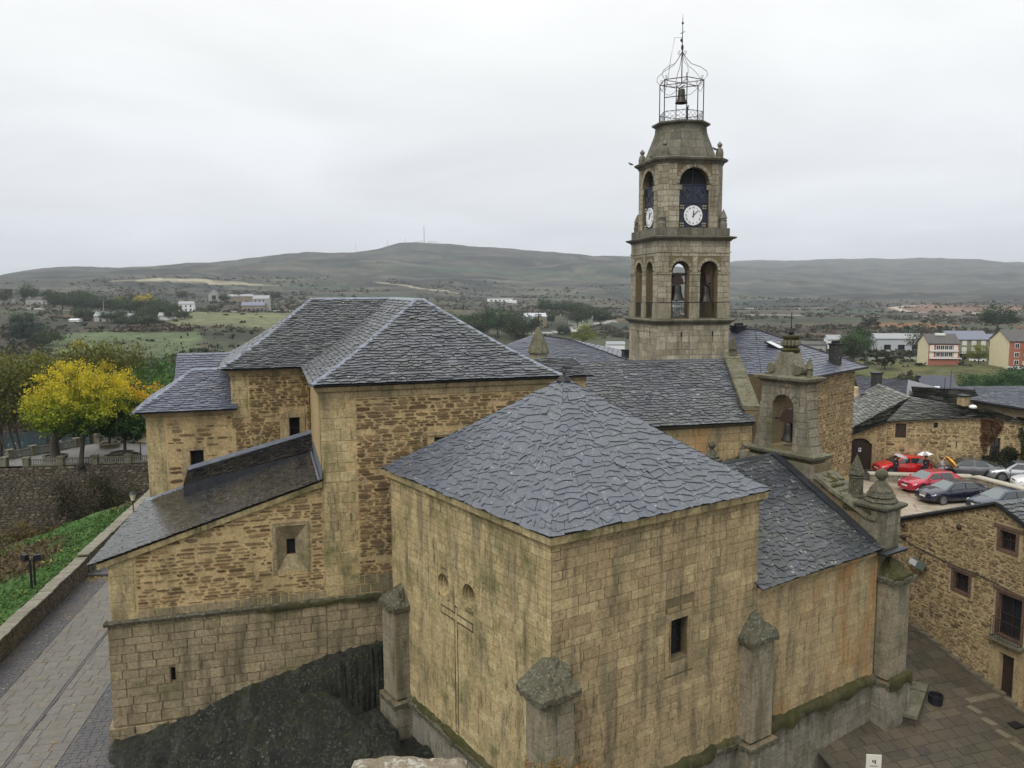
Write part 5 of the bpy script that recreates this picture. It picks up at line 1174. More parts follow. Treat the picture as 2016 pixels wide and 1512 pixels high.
def ground_mat(name, rough=.9, sc1=.15, sc2=1.2, bd=.6, spec=.2, lo=.45, hi=1.5):
    m, t, b = base_mat(name); a = N(t, 'ShaderNodeAttribute', attribute_name='col'); p = pos(t)
    k = rng(t, nse(t, sc1, 8, .7, p), .3, .7, lo, hi); s = N(t, 'ShaderNodeVectorMath', operation='SCALE'); t.links.new(a.outputs['Color'], s.inputs[0]); t.links.new(k, s.inputs['Scale'])
    k2 = rng(t, nse(t, sc2, 6, .7, p), .3, .7, .6, 1.35); s2 = N(t, 'ShaderNodeVectorMath', operation='SCALE'); t.links.new(s.outputs[0], s2.inputs[0]); t.links.new(k2, s2.inputs['Scale'])
    t.links.new(s2.outputs[0], b.inputs['Base Color']); b.inputs['Roughness'].default_value = rough; b.inputs['Specular IOR Level'].default_value = spec
    bump(t, b, nse(t, sc1*2, 8, .7, p), .6, bd); return m
M['terrain'] = ground_mat('heath_terrain', sc1=.02, sc2=.16, bd=2.5, lo=.5, hi=1.4)
g = G(); g.V = V; g.F = F; g.M = [0]*len(F); g.T = [.5]*len(V); g.C = Cc
g.build('terrain', M['terrain'], None, smooth=True, kind='structure')
# river
wm, t, b = base_mat('river_water'); b.inputs['Base Color'].default_value = (.03, .045, .05, 1); b.inputs['Roughness'].default_value = .04; b.inputs['Specular IOR Level'].default_value = .6
bump(t, b, nse(t, .8, 5, .6, pos(t, .6, 1.6, 1)), .05, .03)
g = G(); g.add([(-320, 60, -35), (40, 60, -35), (80, 300, -35), (-320, 300, -35)], [(0, 1, 2, 3)]); g.build('river', wm, None, kind='structure')

# ---- street on the left with individual paving stones
ST = Fr((-24.4, 36.9, 0), radians(99.9)); SZ = -17.5
M['pave_bed'] = plain('paving_bed', (.045, .045, .048), .6)
M['pave'] = stone_mat('wet_light_flagstone', [(.115, .111, .104), (.145, .14, .128), (.128, .124, .115), (.155, .15, .138)], moss=(.13, .12, .10), moss_amt=.6, spots=.3, streak=.5, wet=1.15, grain=.9)
M['pave_dark'] = stone_mat('wet_dark_setts', [(.045, .048, .062), (.058, .061, .077), (.05, .053, .068), (.068, .071, .088)], moss=(.04, .04, .05), moss_amt=.4, spots=.3, streak=.15, wet=1.5, grain=.7)
M['alley'] = stone_mat('wet_brown_flagstone', [(.035, .030, .024), (.065, .055, .042), (.047, .04, .031), (.09, .077, .058)], moss=(.045, .05, .025), moss_amt=.6, spots=.5, streak=.2, wet=.9)
def paving(fr, zf, u0, u1, v0, v1, rl, wr, mat, gap=.012, keep=None, inst=300, parent=None, h=.02, skipf=None):
    pcs = []; u = u0
    while u < u1-.05:
        r = rl*RN.uniform(.8, 1.2); ub = min(u+r, u1); v = v0-RN.uniform(0, wr[0])
        while v < v1-.03:
            w = RN.uniform(*wr); va, vb = max(v, v0), min(v+w, v1); v += w
            if vb-va < .06: continue
            cxx = fr.P((u+ub)/2, (va+vb)/2, 0)
            if keep and not keep((u+ub)/2, (va+vb)/2): continue
            g2 = gap/2; dz = RN.uniform(-.004, .006)
            q = [(u+g2, va+g2), (ub-g2, va+g2), (ub-g2, vb-g2), (u+g2, vb-g2)]
            bt = [fr.P(a, b, zf(a, b)-.01) for a, b in q]; c_ = ((u+ub)/2, (va+vb)/2); tp = [fr.P(a+(c_[0]-a)*.03, b+(c_[1]-b)*.03, zf(a, b)+h+dz) for a, b in q]
            nn = Vector((0, 0, 1)); cc = (tp[0]+tp[2])/2
            pcs.append((bt+tp, [(4, 5, 6, 7), (0, 1, 5, 4), (1, 2, 6, 5), (2, 3, 7, 6), (3, 0, 4, 7)], RN.random(), view_score(cc, nn, (ub-u)*(vb-va))))
        u = ub
    if fr.u.cross(fr.v).z*1 > 0: pass
    emit(pcs, parent, mat, 'paving_stone', 'paving_stones', inst)
zf = lambda a, b: SZ
g = G(); box(g, ST, -16, 31.5, -10.5, .2, SZ-3.4, SZ-.005); street = g.build('street', M['pave_bed'], None, kind='structure')
ORG[street] = Vector((0, 0, 0))
rgt = lambda u: -5.85+.02*u
paving(ST, zf, -12, 11.9, -5.8, -3.98, .62, (.5, 1.1), M['pave'], inst=75, parent=street, gap=.008, h=.014)
paving(ST, zf, -12, 11.9, -3.82, -1.5, .62, (.5, 1.1), M['pave'], inst=75, parent=street, gap=.008, h=.014)
paving(ST, zf, -12, 11.9, -3.97, -3.83, .6, (.14, .14), M['pave_dark'], inst=20, parent=street, h=.016)
paving(ST, zf, -12, 11.9, -1.49, .0, .16, (.2, .3), M['pave_dark'], inst=70, parent=street, h=.018)
paving(ST, zf, -12, 11.9, -10, -5.81, .2, (.25, .42), M['pave_dark'], inst=60, parent=street, h=.018)
g = G(); box(g, ST, 11.9, 12.25, -3.5, .1, SZ, SZ+.14); g.build('step', M['pave_dark'], street)
paving(ST, zf, 12.3, 31, -6, .0, .4, (.4, .7), M['pave_dark'], inst=0, parent=street)
# fallen leaves on the street
lg = G(); lg.C = []
def leafscatter(lg, fr, u0, u1, v0, v1, zf, n, cols, s=.06):
    for _ in range(n):
        a, b = RN.uniform(u0, u1), RN.uniform(v0, v1); c = fr.P(a, b, zf(a, b)+.035); r = RN.uniform(0, 6.28); q = s*RN.uniform(.5, 1.2)
        lg.add([c+Vector((q*cos(r+k*1.57), q*sin(r+k*1.57)*.7, RN.uniform(0, .01))) for k in range(4)], [(0, 1, 2, 3)]); lg.C += [(*RN.choice(cols), 1)]*4
leafscatter(lg, ST, -12, 12, -6, -.6, zf, 330, [(.42, .30, .05), (.5, .40, .12), (.35, .22, .05), (.45, .42, .3)])
leafscatter(lg, ST, 10.9, 11.85, -3, -.2, zf, 160, [(.5, .36, .04), (.42, .28, .04)])
lg.build('fallen_leaves', M['leaf'], None, kind='stuff'); bpy.data.objects['fallen_leaves']['label'] = 'yellow fallen leaves scattered on the wet street'; bpy.data.objects['fallen_leaves']['category'] = 'leaves'
# parapet wall along the street
pw_ = thing('street_parapet', ST.P(5, .3, SZ), 'long low stone wall with pale coping slabs along the left side of the street', 'wall')
M['dark_rub'] = stone_mat('dark_slate_rubble', [(.06, .053, .042), (.12, .10, .075), (.085, .075, .058), (.15, .13, .10)], moss=(.05, .055, .025), moss_amt=.6, spots=.5, streak=.3)
M['joint_dark'] = stone_mat('dark_joint', [(.035, .032, .027), (.05, .045, .038)], moss_amt=.4)
M['cope_pale'] = stone_mat('pale_coping_slab', [(.17, .165, .13), (.26, .25, .20), (.21, .20, .165)], moss=(.10, .11, .06), moss_amt=.6, spots=.6, streak=.2, wet=.4)
g = G(); box(g, ST, -14, 12.6, .05, .6, -23, -16.46); box(g, ST, 12.6, 31.0, .0, .5, -23, -16.3); core = g.build('wall', M['joint_dark'], pw_)
# street face looks towards -v
WP = Fr(ST.P(-14, .05, 0), ST.az); 
emit(lay(WP, rect(0, 26.6, SZ, -16.5), [], 'rubble', .13, (.25, .6), .02, .03), core, M['dark_rub'], 'stone', 'stones', 180)
WP2 = Fr(ST.P(12.6, .0, 0), ST.az)
emit(lay(WP2, rect(0, 18.4, SZ, -16.34), [], 'rubble', .16, (.3, .8), .02, .03), core, M['dark_rub'], 'stone', 'stones', 40)
u = -14; pcs = []
while u < 31:
    w = RN.uniform(.3, .62); z = -16.46+.0 if u < 12.5 else -16.3; e = RN.uniform(-.04, .04); dz = RN.uniform(-.012, .012)
    o = .05 if u < 12.5 else 0; bt = [ST.P(a, b, z) for a, b in ((u+.012, o-.07+e), (u+w-.012, o-.07+e), (u+w-.012, o+.62+e), (u+.012, o+.62+e))]
    tp = [p+Vector((0, 0, .08+dz)) for p in bt]; pcs.append((bt+tp, [(3, 2, 1, 0), (4, 5, 6, 7), (0, 1, 5, 4), (1, 2, 6, 5), (2, 3, 7, 6), (3, 0, 4, 7)], RN.random(), view_score(tp[0], Vector((0, 0, 1)), .3)+1e-9)); u += w
emit(pcs, core, M['cope_pale'], 'coping_stone', 'coping_stones', 120)
# grassy bank below the parapet
g = G(); g.C = []; nu, nv_ = 70, 40; v = []
for i in range(nu+1):
    for j in range(nv_+1):
        a = -18+50*i/nu; b = .55+26*(j/nv_)**1.2; z = -16.95-min(b*.30, 7)-.5*sst(0, 26, b)*b*.1; q = noise.fractal(Vector((a*.25, b*.25, 0)), 1, 2, 4)
        z += q*.35*sst(0, 1.5, b); v.append(ST.P(a, b, z)); gr = sst(-.1, .3, noise.fractal(Vector((a*.12+3, b*.16, 2)), 1, 2, 3)+.42-b*.05+.012*(5-a)*.3); g.C.append((*lerpc((.075, .058, .03), (.045, .095, .02), gr), 1))
g.V = v; g.F = [(i*(nv_+1)+j, (i+1)*(nv_+1)+j, (i+1)*(nv_+1)+j+1, i*(nv_+1)+j+1) for i in range(nu) for j in range(nv_)]; g.M = [0]*len(g.F); g.T = [.5]*len(v)
M['bank'] = ground_mat('grassy_bank_soil', sc1=1.2, sc2=6, bd=.1); g.build('grass_bank', M['bank'], None, smooth=True, kind='structure')
BANK = g
def bankz(a, b): return -16.95-min(b*.30, 7)-.5*sst(0, 26, b)*b*.1+noise.fractal(Vector((a*.25, b*.25, 0)), 1, 2, 4)*.35*sst(0, 1.5, b)
def fastleaf(name, C, S, K, mat, parent=None, kind=None, up=.0, asp=.6, org=None):
    """C (n,3) centres, S (n) sizes, K (n,3) colours -> mesh of leaf quads"""
    n = len(C); rs = np.random.RandomState(n % 9973); a = rs.normal(size=(n, 3)); a[:, 2] = a[:, 2]*(1-up)+up*2; a /= np.linalg.norm(a, axis=1)[:, None]
    b = np.cross(a, rs.normal(size=(n, 3))); b /= np.linalg.norm(b, axis=1)[:, None]; c = np.cross(a, b)
    S = S[:, None]; o = np.array(org if org is not None else (ORG[parent] if parent is not None else (0, 0, 0)))
    P = np.stack([C+b*S, C+c*S*asp, C-b*S, C-c*S*asp], 1)-o
    me = bpy.data.meshes.new(name); me.vertices.add(4*n); me.vertices.foreach_set('co', P.astype('f').ravel()); me.loops.add(4*n); me.loops.foreach_set('vertex_index', np.arange(4*n, dtype='i'))
    me.polygons.add(n); me.polygons.foreach_set('loop_start', np.arange(0, 4*n, 4, dtype='i')); me.polygons.foreach_set('loop_total', np.full(n, 4, 'i')); me.materials.append(mat); me.update(calc_edges=True)
    at = me.attributes.new('col', 'FLOAT_COLOR', 'POINT'); at.data.foreach_set('color', np.repeat(np.concatenate([K, np.ones((n, 1))], 1), 4, 0).astype('f').ravel())
    ob = bpy.data.objects.new(name, me); COL.objects.link(ob); ORG[ob] = Vector(o)
    if parent is not None: ob.parent = parent
    if kind: ob['kind'] = kind
    return ob
NR = np.random.RandomState(5)
# grass and undergrowth on the bank
n = 26000; A_ = NR.uniform(-18, 31, n); B_2 = .6+24*NR.uniform(0, 1, n)**1.6; Cn = []; Kn = []; Sn = []
for a, b in zip(A_, B_2):
    gr = sst(-.1, .3, noise.fractal(Vector((a*.12+3, b*.16, 2)), 1, 2, 3)+.42-b*.05+.012*(5-a)*.3); p = ST.P(a, b, bankz(a, b)+NR.uniform(0, .16+.35*(1-gr)*NR.rand())); Cn.append(tuple(p))
    k = lerpc((.09, .065, .03), (.045, .105, .02), gr) if NR.rand() > .04 else (.35, .27, .05); m_ = NR.uniform(.55, 1.5); Kn.append(tuple(x*m_ for x in k)); Sn.append(NR.uniform(.05, .13)*(1+.5*(1-gr)))
o = fastleaf('bank_vegetation', np.array(Cn), np.array(Sn), np.array(Kn), M['leaf'], None, 'stuff', up=.3); o['label'] = 'green grass and brown undergrowth covering the bank below the street wall'; o['category'] = 'grass'

# ---- rock outcrop below the lean-to wall
M['rock'], t, b = base_mat('wet_dark_rock'); p = pos(t)
c = mixc(t, rng(t, nse(t, 1.1, 8, .75, p), .35, .65), (.010, .011, .009), (.040, .039, .032)); c = mixc(t, rng(t, nse(t, .8, 5, .7, pos(t, 1, 1, 2)), .48, .62, 0, .8), c, (.022, .032, .008))
c = mixc(t, math_(t, 'MULTIPLY', rng(t, nse(t, 9, 4, .8, p), .56, .64), rng(t, nse(t, .9, 4, .6, p), .4, .62, .25, 1)), c, (.24, .255, .21)); c = mixc(t, math_(t, 'MULTIPLY', rng(t, nse(t, 1.3, 7, .8, pos(t, 1.6, .35, .5)), .52, .66), .6), c, (.12, .12, .10)); c = mixc(t, rng(t, nse(t, 2.2, 6, .7, p), .55, .68, 0, .8), c, (.045, .062, .012)); t.links.new(c, b.inputs['Base Color']); b.inputs['Roughness'].default_value = .5
bump(t, b, math_(t, 'ADD', nse(t, 5, 8, .75, p), math_(t, 'MULTIPLY', nse(t, 1.6, 6, .8, p), 1.5)), 1., .3)
def rock_z(s, d):     # d negative in front of the facade
    zw = float(np.interp(s, [-13, -11.2, -10.9, -8.0, -6.9, -5.9, -4.6, -3.0, -1.4, 1, 6], [-18.2, -17.6, -17.1, -16.45, -15.95, -15.6, -15.3, -14.8, -14.5, -14.45, -15]))
    f = -d; z = zw-.14*f-.095*f*f if f < 4.2 else zw-.14*4.2-.095*17.64-.94*(f-4.2)
    p = Vector((s*.5, d*.5, 1)); z += .38*noise.fractal(p, .7, 2.1, 7)*sst(0, .8, f)-.16*max(0, noise.noise(Vector((s*.9+d*1.6, d*.7-s*.5, 14)))-.05)*sst(0, 1, f)+.09*round(2.2*noise.noise(Vector((s*.8, d*1.4, 24))))*sst(.2, 1, f)+.22*(abs(noise.noise(Vector((s*1.1+d*.8, d*1.3-s*.3, 4))))-.25)*sst(.1, 1, f); 
    z += .22*(abs(noise.noise(Vector((s*2.1+d, d*2.3-s*.6, 44))))-.2)*sst(0, .5, f)+.10*noise.fractal(Vector((s*3, d*3, 54)), .6, 2.2, 4)
    w = TM.P(s, d, 0)-BK.o; a, b = w.dot(BK.u), w.dot(BK.v)
    if b < 11.4: z = min(z, -17.6+.95*max(0, -a-.5)+.35*noise.noise(Vector((a*1.3, b*1.3, 3))))
    return max(z, -22)
g = G(); v = []; nu, nv_ = 230, 130
for i in range(nu+1):
    for j in range(nv_+1):
        s = -12.2+18*i/nu; d = .25-9*(j/nv_); q = .05*noise.noise(Vector((s*6, d*6, 9))); v.append(TM.P(s, d, rock_z(s, min(d, 0))+q))
g.V = v; g.F = [(i*(nv_+1)+j, i*(nv_+1)+j+1, (i+1)*(nv_+1)+j+1, (i+1)*(nv_+1)+j) for i in range(nu) for j in range(nv_)]; g.M = [0]*len(g.F); g.T = [min(max(.5+.5*noise.noise(Vector(p)*.8), 0), 1) for p in v]
g.build('rock_outcrop', M['rock'], None, smooth=True, kind='structure')
def boulder(c, r, sx, sy, sz, label, mat='rock', seed=0):
    t = thing('boulder', c, label, 'rock'); g = G(); c = Vector(c); n, m = 22, 14; v = []
    for j in range(m+1):
        for i in range(n):
            a = 2*pi*i/n; b = pi*j/m; d = Vector((sin(b)*cos(a), sin(b)*sin(a), cos(b))); q = 1+.35*noise.fractal(d*1.4+Vector((seed, 0, 0)), .8, 2, 4); v.append(c+Vector((d.x*r*sx*q, d.y*r*sy*q, d.z*r*sz*q)))
    g.add(v, [(j*n+i, j*n+(i+1) % n, (j+1)*n+(i+1) % n, (j+1)*n+i)[::-1] for j in range(m) for i in range(n)]); g.build('boulder_body', M[mat], t, smooth=True)
boulder((-5.9, 29.6, -17.5), 1.3, 1.2, .9, .9, 'rounded mossy boulder leaning on the foot of the left chancel buttress', 'rock', 3)
boulder((-4.6, 27.6, -17.6), .9, 1.5, 1, .7, 'lower pale boulder in front of the left chancel buttress', 'rock', 8)
# grass tuft in the corner between the buttress and the chancel wall
n = 900; P = np.array([tuple(BK.P(-.15+NR.uniform(-.8, .25), 9.0+NR.uniform(-1.2, .25), -18.1+NR.uniform(0, .3))) for _ in range(n)])
o = fastleaf('grass_tuft', P, NR.uniform(.03, .09, n), np.array([(.04, .11, .02)])*NR.uniform(.5, 1.3, (n, 1)), M['leaf'], None, 'stuff'); o['label'] = 'small green grass tuft in the corner by the chancel buttress'; o['category'] = 'grass'
g = G(); box(g, BK, -5, .3, 7, 11, -22, -18.1); g.build('ground_ledge', M['rock'], None, kind='structure')
# ---- near castle wall stones at the bottom edge
M['fg'] = stone_mat('castle_wall_stone', [(.16, .13, .10), (.24, .20, .15), (.19, .165, .12)], moss=(.11, .12, .05), moss_amt=.8, spots=.6, streak=.2, moss2=((.42, .43, .38), .75))
def rough_block(name, x0, x1, y0, y1, z0_, z1_, label, seed, leaves=0):
    t = thing(name, ((x0+x1)/2, (y0+y1)/2, z0_), label, 'stone wall'); g = G(); n, m = 26, 16; v = []
    for j in range(m+1):
        for i in range(n+1):
            x = x0+(x1-x0)*i/n; y = y0+(y1-y0)*j/m; q = noise.fractal(Vector((x*1.7+seed, y*1.7, 0)), .7, 2.2, 5); e = min(i, n-i)/n*10; f = min(j, m-j)/m*8; k = min(1, min(e, f))
            v.append(Vector((x+.05*noise.noise(Vector((y*3, seed, x))), y+.06*noise.noise(Vector((x*2.2, seed, 5))), z1_+.085*q-.14*(1-k)**2)))
    per = list(range(n+1))+[j*(n+1)+n for j in range(1, m+1)]+[m*(n+1)+i for i in range(n-1, -1, -1)]+[j*(n+1) for j in range(m-1, 0, -1)]
    L = len(per); b = len(v); v += [Vector((v[i].x, v[i].y, z0_)) for i in per]
    f = [(j*(n+1)+i, j*(n+1)+i+1, (j+1)*(n+1)+i+1, (j+1)*(n+1)+i) for j in range(m) for i in range(n)]+[(per[(i+1) % L], per[i], b+i, b+(i+1) % L) for i in range(L)]
    g.add(v, f); g.build('block', M['fg'], t, smooth=False)
rough_block('castle_wall_stone', -3.12, -.92, 13.4, 15.0, -11.5, -8.98, 'lichen covered castle wall top at the bottom edge, left of the cross', 1)
rough_block('castle_wall_stone', -.55, 2.0, 13.2, 14.9, -11.5, -9.22, 'lower castle wall top with rusty brown plants at the bottom edge, centre', 7)
n = 900; P = np.stack([NR.uniform(.2, 1.5, n), NR.uniform(14.2, 14.95, n), NR.uniform(-9.2, -9.08, n)], 1); P[:, 2] += .05*np.sin(P[:, 0]*9)
cols = np.array([(.25, .11, .04), (.32, .20, .07), (.14, .13, .05)])[NR.randint(0, 3, n)]*NR.uniform(.6, 1.3, (n, 1))
o = fastleaf('wall_plants', P, NR.uniform(.015, .04, n), cols, M['leaf'], None, 'stuff'); o['label'] = 'tiny rusty plants growing on the castle wall top'; o['category'] = 'plants'

# ---- alley on the right
AL = Fr((21.87, 34.21, 0), radians(107.6)); az_ = lambda a, b: -18.0+(.215*a if a < 8 else 1.72+.1*(a-8))-.03*(b if b > 0 else 0)*0
# frame AL: a along the house wall going away, b to the left of it (towards the church)
g = G(); v = []
for i in range(31):
    for j in range(2): a = -14+i*1.0; b = (-.3, 10.62)[j]; v.append(AL.P(a, b, az_(a, b)-.005))
v += [p-Vector((0, 0, 3)) for p in v]
g.add(v, [(i*2, i*2+2, i*2+3, i*2+1)[::-1] for i in range(30)]+[(62+i*2, i*2, i*2+2, 62+i*2+2) for i in range(30)]); alley = g.build('alley', M['pave_bed'], None, kind='structure')
chkeep = lambda a, b: True
paving(AL, az_, -13, 12, .35, 10.6, .48, (.45, .95), M['alley'], inst=110, parent=alley, h=.025)
paving(AL, az_, 12, 18, .3, 5, .5, (.5, 1), M['alley'], inst=0, parent=alley, h=.025)
# raised kerb and entrance slab by the door
M['kerb'] = stone_mat('worn_kerb', [(.12, .10, .075), (.18, .155, .115), (.15, .13, .1)], moss_amt=.5, spots=.4, wet=.7)
for k in range(9):
    g = G(); a0_ = -6.5+k*.72; box(g, AL, a0_+.01, a0_+.70, 2.1, 2.42, az_(a0_, 0)-.05, az_(a0_+.35, 0)+.09); g.build('kerbstone', M['kerb'], alley)
for k in range(4):
    g = G(); box(g, AL, -.05, .3, .35+k*.44, .78+k*.44, az_(0, 0)-.1, az_(0, 0)+.11); g.build('kerbstone', M['kerb'], alley)
g = G(); box(g, AL, -1.75, -1.1, 1.0, 1.5, az_(-1.4, 0), az_(-1.4, 0)+.05); g.build('drain_grate', M['iron'], alley)
for k in range(26):
    g = G(); a0_ = -3+k*.6; box(g, AL, a0_+.01, a0_+.58, .02, .26, az_(a0_, 0)-.1, az_(a0_+.3, 0)+.10+RN.uniform(-.02, .05)); g.build('footing_stone', M['kerb'], alley)
# masonry ledge beside the wing buttress
lt = thing('stone_ledge', (18, 33.8, -19), 'dark masonry platform with big cracked slabs beside the wing buttress', 'stone wall')
LF = Fr((16.7, 31.9, 0), radians(56)); g = G(); box(g, LF, 0, 3.3, 0, 1.7, -20, -17.75); core = g.build('wall', M['joint_dark'], lt)
emit(lay(LF, rect(0, 3.3, -19.6, -17.78), [], 'ashlar', .35, (.4, .9), .02, .03, rough=.02)+lay(LF.wall(3.3, 0, pi/2), rect(0, 1.7, -19.6, -17.78), [], 'ashlar', .35, (.4, .9), .02, .03), core, M['dark_rub'], 'stone', 'stones', 40)
pcs = []
for i in range(4):
    for j in range(2):
        g = G(); x0, x1 = i*.84-.05, (i+1)*.84-.08; y0, y1 = j*.86-.05, (j+1)*.86-.03; box(g, LF, x0, x1, y0, y1, -17.75, -17.60+RN.uniform(-.03, .03), RN.random()); g.build('slab', M['coping'], core)
bn = thing('litter_bin', (18.35, 33.55, -18.3), 'dark cylindrical litter bin standing beside the masonry platform', 'bin')
g = G(); lathe(g, (18.35, 33.55, 0), [(.27, -18.5), (.30, -17.6), (.32, -17.58), (.32, -17.52), (.27, -17.52), (.26, -17.7)], 16); g.build('bin_body', M['iron'], bn); g = G(); lathe(g, (18.35, 33.55, 0), [(.02, -17.9), (.26, -17.85)], 16, cap=False); g.build('bin_opening', M['dark'], bn)
sgp = thing('information_sign', (12.7, 27, -17.5), 'small white information board at the bottom edge by the wing', 'sign')
SF = Fr((12.45, 27.0, 0), -.1); g = G(); box(g, SF, 0, .52, 0, .04, -17.3, -16.33); sb = g.build('board', plain('cream_board', (.62, .60, .52), .5, var=.05), sgp)
g = G(); [box(g, SF, .2+.05*k, .23+.05*k, -.006, -.001, -16.6-.03*k, -16.52) for k in range(3)]; box(g, SF, .12, .4, -.006, -.001, -16.75, -16.73); g.build('printed_mark', M['dark'], sb)
g = G(); tube(g, [SF.P(.26, .06, -20), SF.P(.26, .06, -16.4)], .04, 6); g.build('post', M['iron'], sgp)
n = 1500; P = np.stack([NR.uniform(13.2, 16.5, n), NR.uniform(26.5, 29.5, n), NR.uniform(-19.2, -18.7, n)], 1)
o = fastleaf('ground_plants', P, NR.uniform(.04, .1, n), np.array([(.05, .09, .025)])*NR.uniform(.4, 1.5, (n, 1)), M['leaf'], None, 'stuff'); o['label'] = 'green weeds at the foot of the church wing'; o['category'] = 'plants'
g = G(); g.add([(2, 10, -20.4), (22, 10, -20.4), (16, 33, -20.4), (2, 30, -20.4)], [(0, 1, 2, 3)]); g.build('yard_ground', M['alley'], None, kind='structure')
# ============================================================ TERRACE, retaining wall, railings
TZ = -16.5
TE = Fr((-48.6, 75.67, 0), atan2(77.66-75.67, 13.1))
rw = thing('retaining_wall', TE.P(8, 0, -23), 'tall dark overgrown retaining wall below the terrace with the yellow tree', 'wall')
RWf = Fr(TE.P(-25, 0, 0), TE.az); g = G(); wallmesh(g, RWf, rect(0, 45, -27, TZ), [], th=.8); core = g.build('wall', M['joint_dark'], rw)
M['old_rub'] = stone_mat('old_brown_rubble', [(.06, .048, .035), (.18, .145, .105), (.10, .08, .055), (.27, .225, .165)], moss=(.045, .04, .02), moss_amt=.95, spots=.7, streak=.8, moss2=((.22, .20, .15), .4))
emit(lay(RWf, rect(0, 44, -24.5, TZ-.02), [], 'rubble', .17, (.25, .8), .03, .05), core, M['old_rub'], 'stone', 'stones', 200)
g = G(); pts = [TE.P(-25, 0, 0), TE.P(20, 0, 0), Vector((-28, 92, 0)), Vector((-39.7, 88.4, 0)), Vector((-45.7, 88.6, 0)), Vector((-46.9, 86.3, 0)), Vector((-47.8, 82.7, 0)), Vector((-50.3, 79.8, 0)), TE.P(-3, 1.5, 0), TE.P(-25, 1.5, 0)]
fl = lambda z: [Vector((p.x, p.y, z)) for p in pts]
prism(g, fl(-26), fl(TZ)); M['terr'] = stone_mat('wet_terrace_paving', [(.13, .125, .13), (.19, .185, .19)], moss=(.08, .08, .09), moss_amt=.5, spots=.3, streak=.1, wet=1.); g.build('terrace', M['terr'], None, kind='structure')
M['balu'] = plain('pale_baluster_stone', (.26, .25, .22), .8, var=.3, vs=6)
def railing(p, q, label, posts, h=.85, mat='balu'):
    p, q = Vector(p), Vector(q); t = thing('stone_railing', p.lerp(q, .5), label, 'railing'); L = (q-p).length; fr = Fr(p, atan2(q.y-p.y, q.x-p.x))
    g = G(); box(g, fr, 0, L, -.12, .12, 0, .16); g.build('base', M['coping'], t)
    n = posts; pcs = []
    for k in range(n+1):
        x = L*k/n; g = G(); box(g, fr, x-.28, x+.28, -.26, .26, 0, h+.08); box(g, fr, x-.33, x+.33, -.31, .31, h+.08, h+.2); g.build('post', M['coping'], t)
    for k in range(n):
        x0 = L*k/n+.3; x1 = L*(k+1)/n-.3; m = int((x1-x0)/.2)
        g = G(); box(g, fr, x0, x1, -.07, .07, h-.1, h); g.build('top_rail', M['coping'], t)
        for i in range(m): g = G(); x = x0+(x1-x0)*(i+.5)/m; box(g, fr, x-.045, x+.045, -.045, .045, .16, h-.1); pcs.append((g.V, g.F, .5, 1))
    emit(pcs, t, M[mat], 'baluster', 'balusters', 300)
railing((*TE.P(2.2, .45, TZ).xy, TZ), (*TE.P(14.5, .45, TZ).xy, TZ), 'near stone balustrade on top of the dark retaining wall', 4, .7)
railing((-56, 76.5, TZ), (-48.7, 76.6, TZ), 'dark stone parapet at the left edge of the picture', 2, .7)
railing((-50.2, 79.9, TZ), (-46.9, 86.2, TZ), 'slanting balustrade between the river and the yellow tree', 3, .8)
railing((-45.8, 88.5, TZ), (-38.5, 88.3, TZ), 'far white balustrade behind the dark green tree', 3, .8)
def planter(p, r, label, n=16, h=.35):
    t = thing('stone_planter', p, label, 'planter'); g = G(); lathe(g, p, [(r, 0), (r, h), (r+.08, h+.02), (r+.08, h+.1), (r-.15, h+.1), (r-.15, h-.05)], n); g.build('planter_ring', M['dark_rub'], t)
planter(Vector((-45.5, 79.6, TZ)), 1.1, 'round stone planter under the thick trunk at the left'); planter(Vector((-43.3, 86.1, TZ)), 1.0, 'small round planter at the far tree trunk'); planter(Vector((-39.0, 79.9, TZ)), 1.7, 'wide octagonal stepped stone bench around the dark tree', 8, .3); planter(Vector((-39.0, 79.9, TZ+.3)), 1.1, 'inner octagonal planter of the stepped bench', 8, .3)
def lamp(p, h, label, col='iron', kind=0):
    p = Vector(p); t = thing('street_lamp', p, label, 'lamp')
    g = G(); lathe(g, p, [(.11, 0), (.12, .5), (.06, .6), (.055, 1.1), (.075, 1.15), (.045, 1.25), (.04, h-.62)], 8); g.build('post', M[col], t)
    if kind == 0:
        g = G(); lathe(g, p, [(.08, h-.62), (.13, h-.58), (.24, h-.12)], 6); g.build('lamp_glass', plain('frosted_lamp_glass', (.62, .60, .42), .3, var=.1), t)
        g = G(); lathe(g, p, [(.29, h-.12), (.20, h-.02), (.05, h+.1), (.02, h+.2)], 6); g.build('lamp_cap', M[col], t)
        g = G(); tube(g, [p+Vector((-.2, 0, h-.7)), p+Vector((.2, 0, h-.7))], .018, 4); g.build('crossbar', M[col], t)
pl = ST.P(21.0, -.45, SZ); lamp(pl, 3.1, 'black lamp post with pale glass lantern beside the street wall')
def floodpost(p, h, label):
    p = Vector(p); t = thing('floodlight_post', p, label, 'lamp'); g = G(); tube(g, [p, p+Vector((0, 0, h))], .07, 6); tube(g, [p+Vector((.22, 0, 0)), p+Vector((.22, 0, h))], .06, 6); g.build('post', M['iron'], t, kind='stuff')
    for s in (-1, 1):
        fr = Fr(p+Vector((.11+s*.38, -.05, 0)), s*.5); g = G(); box(g, fr, -.22, .22, -.14, .14, h-.05, h+.32); g.build('floodlight', M['iron'], t)
fpz = -18.4; floodpost(ST.P(11.4, 2.9, fpz), 2.4, 'twin black floodlights on a post in the green bank')
lamp((-36.9, 79.4, TZ), 3.3, 'dark post under the pale parasol on the terrace', 'iron', 1)
